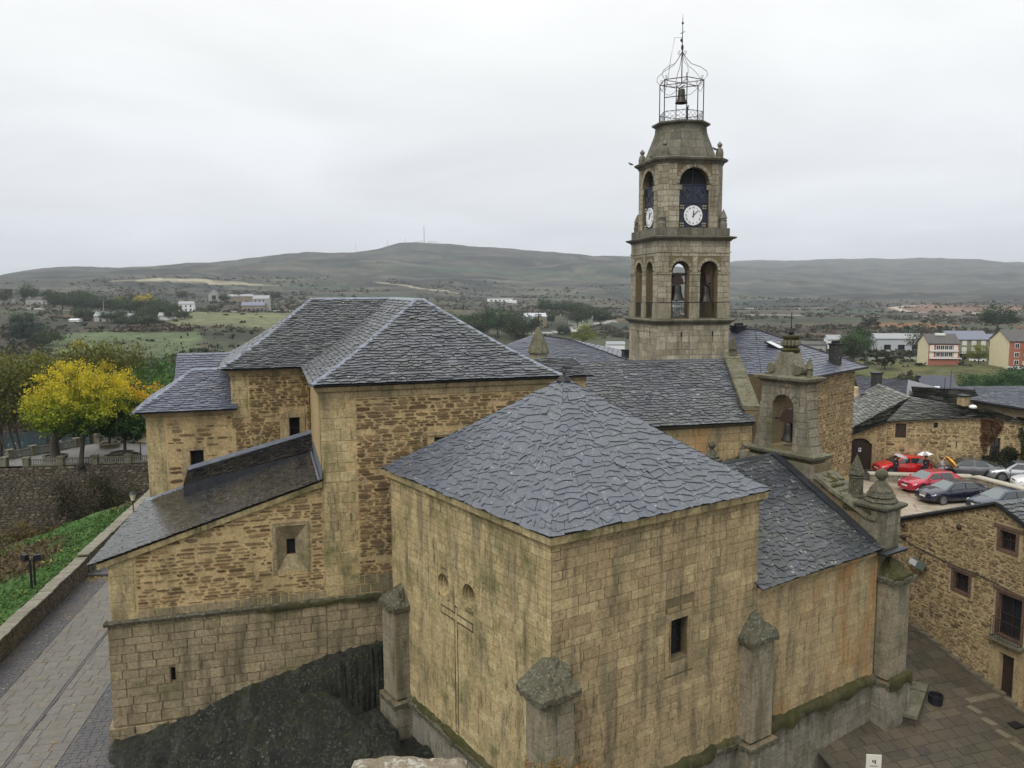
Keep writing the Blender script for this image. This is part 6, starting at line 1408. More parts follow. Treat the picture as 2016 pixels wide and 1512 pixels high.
t = thing('cafe_parasol', (-36.3, 79.9, TZ), 'pale folded awning edge sticking out beside the chapel corner', 'parasol'); g = G(); lathe(g, (-35.6, 80, 0), [(1.7, -14.6), (1.1, -14.0), (.06, -13.6)], 8); g.build('canopy', plain('cream_canvas', (.62, .50, .33), .8), t); g = G(); tube(g, [(-35.6, 80, TZ), (-35.6, 80, -13.7)], .04, 5); g.build('pole', M['iron'], t)

# ============================================================ RIGHT FOREGROUND HOUSE
rb = thing('stone_house', AL.P(1, -4, -18.5), 'tan rubble house with dark wooden windows and a brown door, across the alley', 'house')
WB = Fr(AL.P(7.6, 0, 0), AL.az+pi)            # s = 7.6-a
sA_ = lambda a: 7.6-a
zr = lambda a: -9.46-abs(a-1.06)*.40
wins = {'w1': (.95, -.07, -11.56, -10.5), 'w2': (3.28, 2.20, -14.24, -13.15), 'w3': (.80, -.58, -15.4, -13.32), 'dr': (.50, -.26, -18.05, -16.12)}
hl = {k: rect(sA_(v[0]), sA_(v[1]), v[2], v[3]) for k, v in wins.items()}
outl = [(0, -20), (13.0, -20), (13.0, zr(-5.4)), (sA_(1.06), zr(1.06)), (0, zr(7.6))]
core = G(); wallmesh(core, WB, outl, list(hl.values()), th=.6)
M['tan_mortar'] = stone_mat('honey_mortar', [(.48, .37, .21), (.54, .43, .25)], moss=(.2, .17, .09), moss_amt=.4, spots=.35, streak=.3)
M['tan_rub'] = stone_mat('honey_slate_rubble', [(.12, .08, .042), (.38, .285, .155), (.09, .06, .035), (.46, .36, .20), (.26, .185, .10), (.40, .31, .17)], moss=(.17, .145, .07), moss_amt=.35, spots=.35, streak=.25)
wall = core.build('wall', M['tan_mortar'], rb)
ex = [rect(sA_(v[0])-.14, sA_(v[1])+.14, v[2]-.1, v[3]+.16) for k, v in wins.items() if k != 'dr']+[rect(sA_(.95), sA_(-.75), -19, -15.5)]
st = lay(WB, [(0, -18.6), (13.0, -18.6), (13.0, zr(-5.4)-.12), (sA_(1.06), zr(1.06)-.12), (0, zr(7.6)-.12)], ex, 'rubble', .10, (.16, .5), .028, .03, skip=.12)
emit(st, wall, M['tan_rub'], 'stone', 'stones', 300)
# framed timber windows, lintels
for k, (a, b, zl, zh) in wins.items():
    if k == 'dr': continue
    s0, s1 = sA_(a), sA_(b); g = G(); f = .11
    box(g, WB, s0-.02, s0+f, -.045, .12, zl, zh); box(g, WB, s1-f, s1+.02, -.045, .12, zl, zh); box(g, WB, s0+f, s1-f, -.04, .12, zl, zl+f); box(g, WB, s0+f, s1-f, -.04, .12, zh-f, zh); fr_ = g.build('window_frame', M['wood_grey'], rb)
    dark_window(rb, WB, s0+f, s1-f, zl+f, zh-f, .22, .06, (1, 1), 'wood')
    g = G(); box(g, WB, s0-.2, s1+.25, -.07, .1, zh+.005, zh+.13); g.build('lintel', M['wood_grey'], rb)
g = G(); box(g, WB, sA_(.9), sA_(-.72), -.32, -.0, -15.58, -15.44); g.build('balcony_slab', M['coping'], rb)
g = G(); s0, s1 = sA_(.8), sA_(-.58)
for z in (-15.42, -14.55): tube(g, [WB.P(s0, -.02, z), WB.P(s0, -.28, z), WB.P(s1, -.28, z), WB.P(s1, -.02, z)], .018, 4)
for k in range(12): x = s0+(s1-s0)*k/11; tube(g, [WB.P(x, -.28, -15.42), WB.P(x, -.28, -14.55)], .011, 4)
g.build('balcony_railing', M['iron'], rb)
g = G(); a, b, zl, zh = wins['dr']; box(g, WB, sA_(a), sA_(b), .25, .3, zl, zh); 
dr = g.build('door', M['wood'], rb); 
for k in range(4):
    g = G(); x0 = sA_(a)+.02+k*.18; box(g, WB, x0, x0+.165, .225, .25, zl+.05, zh-.04); g.build('door_board', M['wood'], dr)
g = G(); ball(g, WB.P(sA_(b)-.12, .2, -17.05), .035, 6); g.build('door_handle', M['lead'], dr)
for (x0, x1, za, zb_) in ((sA_(.95), sA_(.5), -18.6, -17.3), (sA_(.95), sA_(.5), -17.29, -16.1), (sA_(-.26), sA_(-.75), -18.6, -17.5), (sA_(-.26), sA_(-.75), -17.49, -16.1), (sA_(.95), sA_(-.75), -16.09, -15.62)):
    g = G(); box(g, WB, x0+.006, x1-.006, -.035, .1, za, zb_); g.build('surround_stone', M['ash_right'], rb)
# cable stapled along the wall
g = G(); pts_ = [(6.9, -12.5), (5.9, -12.75), (4.6, -12.93), (3.4, -12.98), (2.0, -13.02), (1.0, -13.08), (-1, -13.3), (-4, -13.5)]
tube(g, [WB.P(sA_(a), -.05, z+.02*sin(a*7)) for a, z in pts_], .022, 4); g.build('wall_cable', M['iron'], rb)
for a, z in ((6.4, -11.95), (6.3, -12.55), (3.0, -11.1)): g = G(); ball(g, WB.P(sA_(a), -.05, z), .13, 8); g.build('rusty_anchor', M['wood'], rb)
fl_ = thing('floodlight', AL.P(5.06, .3, -13.4), 'grey box floodlight mounted on the tan rubble house wall', 'lamp'); FF = Fr(AL.P(5.3, .1, 0), AL.az+pi-.25)
g = G(); v0 = [(-.1, -.42, -13.62), (.62, -.42, -13.62), (.62, -.05, -13.78), (-.1, -.05, -13.78)]; prism(g, [FF.P(*p) for p in v0], [FF.P(p[0], p[1]+.12, p[2]+.36) for p in v0]); g.build('lamp_box', plain('grey_green_casing', (.16, .20, .18), .4, .3), fl_)
g = G(); v1 = [(-.05, -.435, -13.56), (.57, -.435, -13.56), (.57, -.33, -13.30), (-.05, -.33, -13.30)]; prism(g, [FF.P(*p) for p in v1], [FF.P(p[0], p[1]-.008, p[2]+.004) for p in v1]); g.build('lamp_glass', plain('pale_lamp_glass', (.45, .48, .46), .15, var=.1), fl_)
g = G(); tube(g, [FF.P(.1, 0, -13.5), FF.P(.1, .1, -13.1)], .02, 4); tube(g, [FF.P(.45, 0, -13.5), FF.P(.45, .1, -13.1)], .02, 4); g.build('bracket', M['iron'], fl_, kind='stuff')
# roof: two slopes, ridge running to the right
rf = G(); E1 = lambda a, b, z: AL.P(a, b, z)
near = [E1(-6.5, .12, zr(-6.5)+.06), E1(-6.5, -14, zr(-6.5)+.06), E1(1.06, -14, zr(1.06)+.06), E1(1.06, .12, zr(1.06)+.06)]
s1, _ = slates(rf, *near, .26, (.35, .7), .0, .025, .4)
far_ = [E1(8.0, -14, zr(8.)+.06), E1(8.0, .12, zr(8.)+.06), near[3], near[2]]
s2, _ = slates(rf, *far_, .3, (.4, .8), .0, .025, .3)
roof = rf.build('roof', M['slate_bed_edge_shade'], rb); emit(s1+s2, roof, M['slate_wing'], 'slate', 'slates', 160)
g = G(); 
for a in (8.0, -6.5): tube(g, [AL.P(a, .12, zr(a)-.02), AL.P(1.06, .12, zr(1.06)-.02)], .09, 5)
g.build('verge_board', M['dark'], roof, kind='stuff')

# ============================================================ PLAZA
g = G(); pp_ = [(20.5, 41.5), (24, 36), (34, 36), (52, 50), (50, 63), (26, 70), (19.5, 60), (19.2, 46)]
prism(g, [Vector((x, y, -20)) for x, y in pp_], [Vector((x, y, -14.52)) for x, y in pp_]); 
pm_, t, b = base_mat('plaza_paving'); p = pos(t)
br = N(t, 'ShaderNodeTexBrick'); mp = N(t, 'ShaderNodeMapping'); mp.inputs['Rotation'].default_value = (0, 0, .35); gg = N(t, 'ShaderNodeNewGeometry'); t.links.new(gg.outputs['Position'], mp.inputs[0]); t.links.new(mp.outputs[0], br.inputs['Vector'])
br.inputs['Color1'].default_value = (.33, .29, .22, 1); br.inputs['Color2'].default_value = (.37, .335, .265, 1); br.inputs['Mortar'].default_value = (.27, .18, .12, 1); br.inputs['Scale'].default_value = .45; br.inputs['Mortar Size'].default_value = .035; br.inputs['Brick Width'].default_value = 1.6; br.inputs['Row Height'].default_value = .9
c = mixc(t, rng(t, nse(t, .35, 5, .6, p), .45, .62, 0, .75), br.outputs['Color'], (.23, .16, .095)); c = mixc(t, rng(t, nse(t, .8, 4, .6, p), .5, .7, 0, .6), c, (.46, .42, .35)); t.links.new(c, b.inputs['Base Color'])
t.links.new(rng(t, nse(t, .6, 4, .6, p), .4, .65, .22, .6), b.inputs['Roughness'])
plz = g.build('plaza', pm_, None, kind='structure')
g = G(); q = [(37.5, 55.5), (52, 50), (50, 60), (36, 64), (24, 67.5), (22.5, 61.2), (34.6, 60.2)]
prism(g, [Vector((x, y, -14.9)) for x, y in q], [Vector((x, y, -14.38)) for x, y in q]); am, t, b = base_mat('wet_asphalt'); p = pos(t)
c = mixc(t, rng(t, nse(t, .5, 5, .6, p), .35, .65), (.045, .042, .04), (.10, .085, .065)); t.links.new(c, b.inputs['Base Color']); b.inputs['Roughness'].default_value = .35; bump(t, b, nse(t, 30, 3, .6, p), .4, .01)
g.build('road', am, None, kind='structure')
LW = thing('plaza_low_wall', (30, 60.6, -14.5), 'low pale granite bench wall edging the plaza car park', 'wall')
for nm, a, b_ in (('wall_run', (27.1, 60.4), (34.3, 59.3)), ('wall_run', (34.3, 59.3), (36.0, 54.0))):
    fr = Fr((*a, 0), atan2(b_[1]-a[1], b_[0]-a[0])); L = hypot(b_[0]-a[0], b_[1]-a[1]); g = G(); box(g, fr, 0, L, 0.02, .5, -14.5, -13.98); c0 = g.build(nm, M['plinth'], LW)
    n = round(L/1.1)
    for k in range(n): g = G(); box(g, fr, L*k/n+.006-(.05 if k == 0 else 0), L*(k+1)/n-.006, -.06, .62, -13.98, -13.86); g.build('coping_slab', plain('pale_granite', (.50, .47, .39), .6, var=.12), c0)

# ============================================================ LOW HOUSE with the big door
LH = Fr((26.08, 64.61, 0), radians(-14.28))
lh = thing('slab_roofed_house', LH.P(6, 3, -14.5), 'long low rubble house with mossy slab roof behind the parked cars', 'house')
gate = [(.97, -14.52), (2.75, -14.52), (2.75, -12.35), (2.6, -12.1), (2.25, -11.93), (1.86, -11.88), (1.45, -11.93), (1.12, -12.1), (.97, -12.35)]
hls = [gate, rect(4.4, 5.2, -11.72, -10.58), rect(7.15, 7.45, -10.84, -10.42), rect(11.2, 11.9, -13.2, -11.45), rect(8.8, 8.88, -12.4, -11.85)]
zt_ = lambda s: -12.05+(s-.2)*.46
outl = [(-6, -16), (16.5, -16), (16.5, -10.6), (11.6, -9.95), (10.3, -9.95), (3.7, -10.42), (-.3, -12.28), (-6, -13.5)]
core = G(); wallmesh(core, LH, outl, hls, th=.6); wall = core.build('wall', M['tan_mortar'], lh)
ex = [[(p[0], p[1]) for p in rect(.62, 3.05, -14.6, -11.75)], rect(4.36, 5.24, -11.76, -10.5), rect(6.9, 7.7, -10.9, -10.36), rect(11.0, 12.1, -13.3, -11.2), rect(5.2, 6.1, -12.6, -11.7), rect(8.5, 9.2, -12.5, -11.75)]
st = lay(LH, [(3.72, -14.5), (16.5, -14.5), (16.5, -10.7), (11.6, -10.05), (10.3, -10.05), (3.72, -10.52)], ex, 'rubble', .13, (.2, .7), .04, .035, skip=.12)
st += lay(LH, [(-.3, -14.5), (3.72, -14.5), (3.72, -10.6), (-.3, -12.42)], ex, 'rubble', .13, (.2, .7), .04, .035, skip=.15)
emit(st, wall, M['tan_rub'], 'stone', 'stones', 300)
for (x0, x1, za, zb_) in ((.66, .95, -14.5, -13.4), (.66, .95, -13.39, -12.3), (2.77, 3.05, -14.5, -13.4), (2.77, 3.05, -13.39, -12.3)):
    g = G(); box(g, LH, x0, x1, -.03, .1, za, zb_); g.build('surround_stone', M['ash_right'], lh)
for v, f, tt, s in voussoirs(LH, 1.86, -12.75, .9, .26, 7, .035, .5, pi-.5): g = G(); g.add(v, f, tt); g.build('arch_stone', M['ash_right'], lh)
gd = G(); wallmesh(gd, Fr(LH.P(0, .22, 0), LH.az), [(p[0]+(.02 if p[0] < 1.5 else -.02), p[1]) for p in gate], [], th=.05); gd_ = gd.build('door', M['wood'], lh)
for k in range(10):
    x0 = 1.0+k*.173; zt = -11.93-.32*((x0+.08-1.86)/.88)**2-.06; g = G(); box(g, LH, x0, x0+.16, .195, .218, -14.48, zt); g.build('door_board', M['wood'], gd_)
g = G(); box(g, LH, 1.78, 1.98, .175, .19, -13.0, -12.68); g.build('notice', white, gd_); g = G(); box(g, LH, 1.83, 1.93, .168, .174, -12.88, -12.76); g.build('notice_mark', black, gd_)
g = G(); box(g, LH, 4.4, 5.2, .1, .14, -11.72, -10.58); sh = g.build('shutter', M['wood'], lh)
for k in range(5): g = G(); x0 = 4.42+k*.155; box(g, LH, x0, x0+.14, .075, .1, -11.7, -10.6); g.build('shutter_board', M['wood'], sh)
g = G(); box(g, LH, 4.2, 5.4, -.03, .1, -10.57, -10.44); g.build('lintel', M['ash_right'], lh)
dark_window(lh, LH, 7.15, 7.45, -10.84, -10.42, .15, .03, (0, 0), 'wood')
g = G(); box(g, LH, 6.95, 7.13, -.03, .1, -10.9, -10.36); g.build('surround_stone', M['ash_right'], lh); g = G(); box(g, LH, 7.47, 7.66, -.03, .1, -10.9, -10.36); g.build('surround_stone', M['ash_right'], lh)
dark_window(lh, LH, 11.2, 11.9, -13.2, -11.45, .18, .06, (1, 0), 'wood', name='balcony_door')
g = G(); box(g, LH, 5.42, 5.85, -.02, .02, -12.45, -11.95); g.build('blocked_niche', M['ash_right'], lh)
g = G(); box(g, LH, 5.25, 6.05, -.03, .1, -11.93, -11.72); g.build('lintel', M['ash_right'], lh)
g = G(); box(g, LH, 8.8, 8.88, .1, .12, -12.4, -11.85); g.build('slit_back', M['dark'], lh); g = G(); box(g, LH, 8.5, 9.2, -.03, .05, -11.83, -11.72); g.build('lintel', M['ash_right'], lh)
g = G(); box(g, LH, 10.6, 12.4, -.7, 0, -13.35, -13.22); g.build('balcony_slab', M['coping'], lh)
g = G(); [tube(g, [LH.P(10.65+.17*k, -.66, -13.2), LH.P(10.65+.17*k, -.66, -12.35)], .012, 4) for k in range(11)]; tube(g, [LH.P(10.62, -.66, -12.35), LH.P(12.4, -.66, -12.35)], .018, 4); g.build('balcony_railing', M['iron'], lh)
rf = G(); pc = []
B0 = Vector((25.2, 64.55, -12.33)); EL = Vector((29.62, 63.42, -10.40)); RG = Vector((33.2, 67.0, -8.92)); RB_ = Vector((34.1, 75, -8.75)); AB_ = Vector((28.2, 74.5, -12.2)); ER = Vector((36.6, 61.7, -9.86)); RR = Vector((37.4, 65.4, -9.62))
kw = dict(sag=.0, th=.04, jit=.6, lift=.045)
for q, ex_ in (((AB_, B0, RG, RB_), .30), ((B0, EL, RG, RG-Vector((.01, 0, 0))), .28), ((EL, ER, RR, RG), .24)):
    s, _ = slates(rf, *q, ex_, (.3, .8), **kw); pc += s
s, _ = slates(rf, Vector((34.2, 68.3, -9.75)), Vector((39.5, 66.5, -10.1)), Vector((43.0, 75, -9.35)), Vector((37.6, 76, -9.15)), .3, (.3, .8), **kw); pc += s
s, _ = slates(rf, Vector((36.5, 61.7, -9.92)), Vector((42.5, 60.4, -10.7)), Vector((43.5, 64, -10.2)), Vector((37.3, 65.4, -9.66)), .3, (.4, .8), **kw); pc += s
roof = rf.build('roof', M['slab_old'], lh); emit(pc, roof, M['slab_old'], 'roof_slab', 'roof_slabs', 300)
g = G(); tube(g, [B0-Vector((0, .05, .05)), EL-Vector((0, .05, .05))], .05, 5); g.build('verge', M['dark'], roof)
# convent / palace with blue slate roof behind the bell gable
cvn = thing('slate_roofed_palace', (20, 58, -12), 'tall rubble building with blue slate hipped roof behind the bell gable', 'house')
Rr, Ll = Vector((26.3, 60.04, -5.73)), Vector((19.5, 52.88, -5.73)); AX = Vector((17.9, 59.9, -2.95)); L2 = Vector((12.0, 57.6, -5.75)); AX2 = Vector((11.5, 63, -2.95))
CV = Fr(Ll, atan2(Rr.y-Ll.y, Rr.x-Ll.x)); Wc_ = Fr(CV.P(.6, .6, 5.73), CV.az); Wc_.o.z = 0
Lc = (Rr-Ll).length; core = G(); wallmesh(core, Wc_, rect(0, Lc-1.2, -15, -5.95), [], th=.6); wall = core.build('wall', M['tan_mortar'], cvn)
Wc2 = Fr(Wc_.P(0, 8, 0), Wc_.az-pi/2+.25); wallmesh(core, Wc2, rect(0, 8, -15, -5.95), [], th=.4)
Wc3 = Fr(Wc_.P(Lc-1.2, 0, 0), Wc_.az+pi/2); g = G(); wallmesh(g, Wc3, rect(.01, 9, -15, -5.95), [], th=.5); box(g, Wc_, Lc-1.2, Lc+1.4, 1.2, 4, -15, -8.7); g.build('side_wall', M['tan_mortar'], cvn)
emit(lay(Wc_, rect(.0, Lc-1.2, -13.8, -5.98), [], 'rubble', .13, (.18, .6), .035, .03, skip=.1), wall, M['rub'], 'stone', 'stones', 160)
rf = G(); pc = []
for q in ((Ll, Rr, AX, AX-Vector((.01, .01, 0))), (L2, Ll, AX, AX2), (Rr, Vector((18.5, 67.5, -5.73)), AX+Vector((0, .01, 0)), AX)): s, P9 = slates(rf, *q, .3, (.35, .65), .03, .02, .35); pc += s
s, _ = slates(rf, Wc_.P(Lc-1.4, .95, -8.62), Wc_.P(Lc+1.6, .95, -8.62), Wc_.P(Lc+1.6, 3.5, -8.1), Wc_.P(Lc-1.4, 3.5, -8.1), .3, (.4, .7), 0, .02, .3); pc += s
roof = rf.build('roof', M['slate_bed_edge_shade'], cvn); emit(pc, roof, M['slate_town'], 'slate', 'slates', 250)
g = G(); tube(g, [Rr+Vector((.1, 0, -.06)), Ll+Vector((0, -.1, -.06))], .09, 5); g.build('gutter', M['dark'], roof)
for p, q, r_ in ((Rr, AX, .05), (AX, AX2, .06), (Ll.lerp(L2, .35)+Vector((0, .2, .1)), AX, .03)): g = G(); tube(g, [p+Vector((0, 0, .06)), q+Vector((0, 0, .08))], r_, 5); g.build('hip_seam', M['lead_dark'], roof)
def chimney(parent, c, w, z0_, z1_, mat, capm='iron', pots=3):
    g = G(); fr = Fr((c[0], c[1], 0), .5); box(g, fr, -w/2, w/2, -w*.35, w*.35, z0_, z1_); ch_ = g.build('chimney', M[mat] if isinstance(mat, str) else mat, parent); g = G(); box(g, fr, -w*.58, w*.58, -w*.45, w*.45, z1_, z1_+.12)
    for k in range(pots): box(g, fr, -w*.4+k*w*.34, -w*.25+k*w*.34, -.08, .08, z1_+.12, z1_+.3)
    g.build('chimney_cap', M[capm], ch_)
chimney(cvn, (23.1, 57.9), .75, -5.4, -3.95, 'slate_wet'); chimney(cvn, (13.9, 61), .9, -3.2, -2.75, 'iron'); chimney(cvn, (16.8, 60.3), .9, -3.2, -2.75, 'iron')
def skyl(parent, P0, u, v, w, h, name='skylight'):
    g = G(); n = u.cross(v).normalized(); n = n if n.z > 0 else -n; q = [P0, P0+u*w, P0+u*w+v*h, P0+v*h]; prism(g, [p+n*.02 for p in q], [p+n*.12 for p in q]); s_ = g.build(name, M['iron'], parent)
    g = G(); q = [P0+u*.1+v*.1, P0+u*(w-.1)+v*.1, P0+u*(w-.1)+v*(h-.1), P0+u*.1+v*(h-.1)]; prism(g, [p+n*.121 for p in q], [p+n*.13 for p in q]); g.build('skylight_glass', plain('skylight_glass', (.55, .58, .6), .05, 0, 1., var=0), s_)
uu = (Rr-Ll).normalized(); vv_ = (AX-(Ll+Rr)/2); vv_ = vv_.normalized(); skyl(roof, (Ll+Rr)/2+vv_*3.6-uu*2.2, uu, vv_, .9, 1.2)
u2 = (Ll-L2).normalized(); v2 = (AX-Ll).normalized(); skyl(roof, L2.lerp(Ll, .45)+v2*2.6, u2, v2, .9, 1.1)
t = thing('satellite_dish', (16.0, 61.5, -2.4), 'small white satellite dish and antenna above the blue slate ridge', 'antenna'); g = G(); lathe(g, (15.3, 61, 0), [(.04, -2.9), (.04, -1.0)], 6); g.build('pole', M['lead'], t); g = G(); ball(g, Vector((15.3, 60.9, -2.25)), .42, 10, sz=1.1); g.build('dish', white, t, smooth=True); g = G(); tube(g, [(14.7, 61, -1.0), (15.9, 61, -1.0)], .03, 4); tube(g, [(15.0, 60.7, -1.25), (15.6, 61.3, -1.25)], .03, 4); g.build('aerial', M['lead'], t)

# roof behind the nave, left of the tower
bh = thing('slate_roofed_house', (5, 68, -10), 'broad wet slate roof behind the nave ridge, between turret cone and tower', 'house')
rf = G(); pc = []
q = (Vector((-5.5, 60, -5.9)), Vector((9.9, 62.5, -5.75)), Vector((5.1, 70, -4.25)), Vector((1.9, 71, -3.85)))
s, _ = slates(rf, *q, .34, (.35, .8), .03, .02, .4); pc += s
s, _ = slates(rf, Vector((9.9, 62.5, -5.75)), Vector((12, 76, -5.9)), Vector((5.1, 70.1, -4.25)), Vector((5.1, 70, -4.25)), .4, (.5, .9), .03, .02, .3); pc += s
roof = rf.build('roof', M['slate_bed_edge_shade'], bh); emit(pc, roof, M['slate_town'], 'slate', 'slates', 140)
g = G(); tube(g, [q[3], q[2]], .1, 5); tube(g, [q[2], q[1]], .1, 5); g.build('ridge_capping', M['dark'], roof, kind='stuff')
g = G(); prism(g, [Vector((-5, 60.6, -16)), Vector((9.4, 63, -16)), Vector((10, 75, -16)), Vector((-4, 75, -16))], [Vector((-5, 60.6, -6)), Vector((9.4, 63, -6)), Vector((10, 75, -6)), Vector((-4, 75, -6))]); g.build('wall', M['tan_mortar'], bh)
chimney(bh, (9.3, 66), .6, -6, -4.9, 'slate_wet', pots=0)

# ---- small houses and roofs to the right
def gable_house(name, o, az, w, d, zb_, ze, rh, wallm, roofm, label, wins=(), ridge='u', over=.3, side_m=None, chim=0, wm='white', tiles=0):
    """o = front left corner; u along the front, v to the back"""
    fr = Fr((o[0], o[1], 0), az); t = thing(name, fr.P(w/2, d/2, zb_), label, 'house')
    g = G(); box(g, fr, 0, w, 0, d, zb_-3, ze); g.build('wall', wallm, t)
    if ridge == 'u':
        for s in (0, w):
            g = G(); prism(g, [fr.P(s-.02 if s == 0 else s-.2, 0, ze), fr.P(s-.02 if s == 0 else s-.2, d, ze), fr.P(s-.02 if s == 0 else s-.2, d/2, ze+rh)], [fr.P(s+.2 if s == 0 else s+.02, 0, ze), fr.P(s+.2 if s == 0 else s+.02, d, ze), fr.P(s+.2 if s == 0 else s+.02, d/2, ze+rh)]); g.build('gable', side_m or wallm, t)
        if side_m: g = G(); box(g, fr, -.04, .0, 0, d, zb_-3, ze); g.build('side_wall', side_m, t)
        k = rh/(d/2); pl = [[(-over, -over, ze-over*k), (w+over, -over, ze-over*k), (w+over, d/2, ze+rh), (-over, d/2, ze+rh)], [(w+over, d+over, ze-over*k), (-over, d+over, ze-over*k), (-over, d/2, ze+rh), (w+over, d/2, ze+rh)]]
    else:
        for s in (0, d):
            e0, e1 = (s-.02, s+.2) if s == 0 else (s-.2, s+.02); g = G(); prism(g, [fr.P(0, e0, ze), fr.P(w, e0, ze), fr.P(w/2, e0, ze+rh)], [fr.P(0, e1, ze), fr.P(w, e1, ze), fr.P(w/2, e1, ze+rh)]); g.build('gable', wallm, t)
        k = rh/(w/2); pl = [[(-over, d+over, ze-over*k), (-over, -over, ze-over*k), (w/2, -over, ze+rh), (w/2, d+over, ze+rh)], [(w+over, -over, ze-over*k), (w+over, d+over, ze-over*k), (w/2, d+over, ze+rh), (w/2, -over, ze+rh)]]
    g = G()
    for q in pl: prism(g, [fr.P(*p) for p in q], [fr.P(p[0], p[1], p[2]+.18) for p in q])
    rf_ = g.build('roof', roofm, t)
    for (face, s, z, ww, hh, kind) in wins:
        W = {'f': fr, 'l': Fr(fr.P(0, d, 0), az-pi/2), 'r': Fr(fr.P(w, 0, 0), az+pi/2)}[face]; oo = -.05 if face == 'l' and side_m else 0
        g = G(); box(g, W, s-ww/2-.12, s+ww/2+.12, -.06+oo, .0, z-.12, z+hh+.12); w_ = g.build('window', WHT if kind != 'd' else M['wood'], t); g = G(); box(g, W, s-ww/2, s-.05, -.09+oo, -.06+oo, z, z+hh); box(g, W, s+.05, s+ww/2, -.09+oo, -.06+oo, z, z+hh); g.build('pane', M['glass'] if kind != 's' else SHUT, w_, kind='stuff')
    if chim: 
        for cxx in range(chim): g = G(); box(g, fr, w*(.25+.4*cxx), w*(.25+.4*cxx)+.7, d*.55, d*.55+.6, ze+rh*.5, ze+rh+.9); g.build('chimney', wallm, rf_)
    return t, fr
WHT = plain('white_frame', (.70, .70, .68), .5, var=.03); SHUT = plain('pale_shutter', (.62, .60, .52), .6, var=.05)
BRK = plain('red_brick', (.33, .125, .075), .85, var=.12, vs=2); CREAM = plain('cream_render', (.62, .55, .36), .85, var=.06, vs=.6); OLIVE = plain('olive_render', (.20, .20, .13), .85, var=.06); WHR = plain('white_render', (.72, .73, .74), .8, var=.05, vs=.6)
GREYR = plain('grey_concrete', (.34, .34, .32), .85, var=.1); DRF = plain('dark_grey_roof', (.085, .08, .075), .7, var=.2, vs=1.5); BRF = plain('blue_slate_roof', (.13, .14, .19), .4, var=.1, vs=1.5); LRF = plain('light_grey_roof', (.26, .27, .28), .5, var=.1, vs=1); STN = plain('far_stone_wall', (.26, .22, .15), .9, var=.25, vs=1)
# three-storey brick block
zr_ = -22.4
wn = []
for z, kk in ((zr_+5.2, 'w'), (zr_+3.2, 'w')):
    for x in (.9, 2.6, 3.7, 4.8, 5.9, 7.3): wn.append(('f', x, z, .9, 1.1, 's' if x in (.9, 7.3) else 'w'))
hA, fA = gable_house('apartment_house', (118.9, 231.5), radians(-9), 8.2, 9, zr_, zr_+6.9, 2.4, BRK, DRF, 'red brick three storey house with cream side wall and white balconies', wn, side_m=CREAM, chim=0)
for z in (zr_+2.7, zr_+4.75): g = G(); box(g, fA, .3, 7.9, -.5, -.0, z-.12, z+.22); g.build('balcony', WHT, hA)
g = G(); box(g, fA, 2.8, 5.4, 3.2, 4.2, zr_+9, zr_+9.6); g.build('rooflight', WHT, hA)
zg = -22.2; wn = []
for x in (1.5, 4.3, 7.1, 9.9): wn += [('f', x, zg+5.0, 1.1, 1.2, 's'), ('f', x, zg+2.4, 1.1, 1.8, 's')]
for x in (2.0, 8.5): wn += [('f', x, zg+.1, 1.9, 1.8, 's')]
hB, fB = gable_house('terrace_house', (134.4, 249.0), radians(-4), 11.5, 9, zg, zg+6.7, 2.3, OLIVE, BRF, 'olive green terraced house with pale shutters, right of the brick block', wn, side_m=CREAM, chim=2)
g = G(); box(g, fB, .8, 10.7, -.9, 0, zg+2.2, zg+2.32); [tube(g, [fB.P(.85+.33*k, -.85, zg+2.3), fB.P(.85+.33*k, -.85, zg+3.1)], .03, 3) for k in range(31)]; tube(g, [fB.P(.8, -.85, zg+3.1), fB.P(10.7, -.85, zg+3.1)], .04, 3); g.build('balcony', M['iron'], hB, kind='stuff')
hC, fC = gable_house('terrace_house', (145.5, 248.5), radians(-4), 3.6, 8, zg, zg+6.2, 1.8, plain('ochre_render', (.5, .40, .18), .85, var=.06), BRF, 'narrow ochre house squeezed between olive house and long brick block', [('f', 1.2, zg+4.6, .9, 1.1, 'd'), ('f', 1.2, zg+2.6, .9, 1.1, 'd'), ('f', 1.2, zg+.2, 1.8, 1.8, 'd')])
z3 = -21.6; wn = []
for z in (z3+5.6, z3+3.2, z3+1.1):
    for x in (2.0, 7.5, 8.9, 12.5, 16, 18.5): wn.append(('f', x, z, 1.0, 1.1, 'w'))
hD, fD = gable_house('apartment_house', (134.6, 219.5), radians(-6), 24, 11, z3-1.6, z3+7.4, 2.8, BRK, DRF, 'long red brick block with white ground floor and cream gable, at the right edge', wn, side_m=CREAM, chim=1)
g = G(); box(g, fD, -.06, 24, -.08, 0, z3-3.5, z3+.6); g.build('white_base', WHR, hD)
for z in (z3+.9, z3+3.0, z3+5.2): g = G(); box(g, fD, 3.6, 5.9, -1.0, 0, z, z+1.1); g.build('balcony', GREYR if z > z3+1 else WHT, hD)
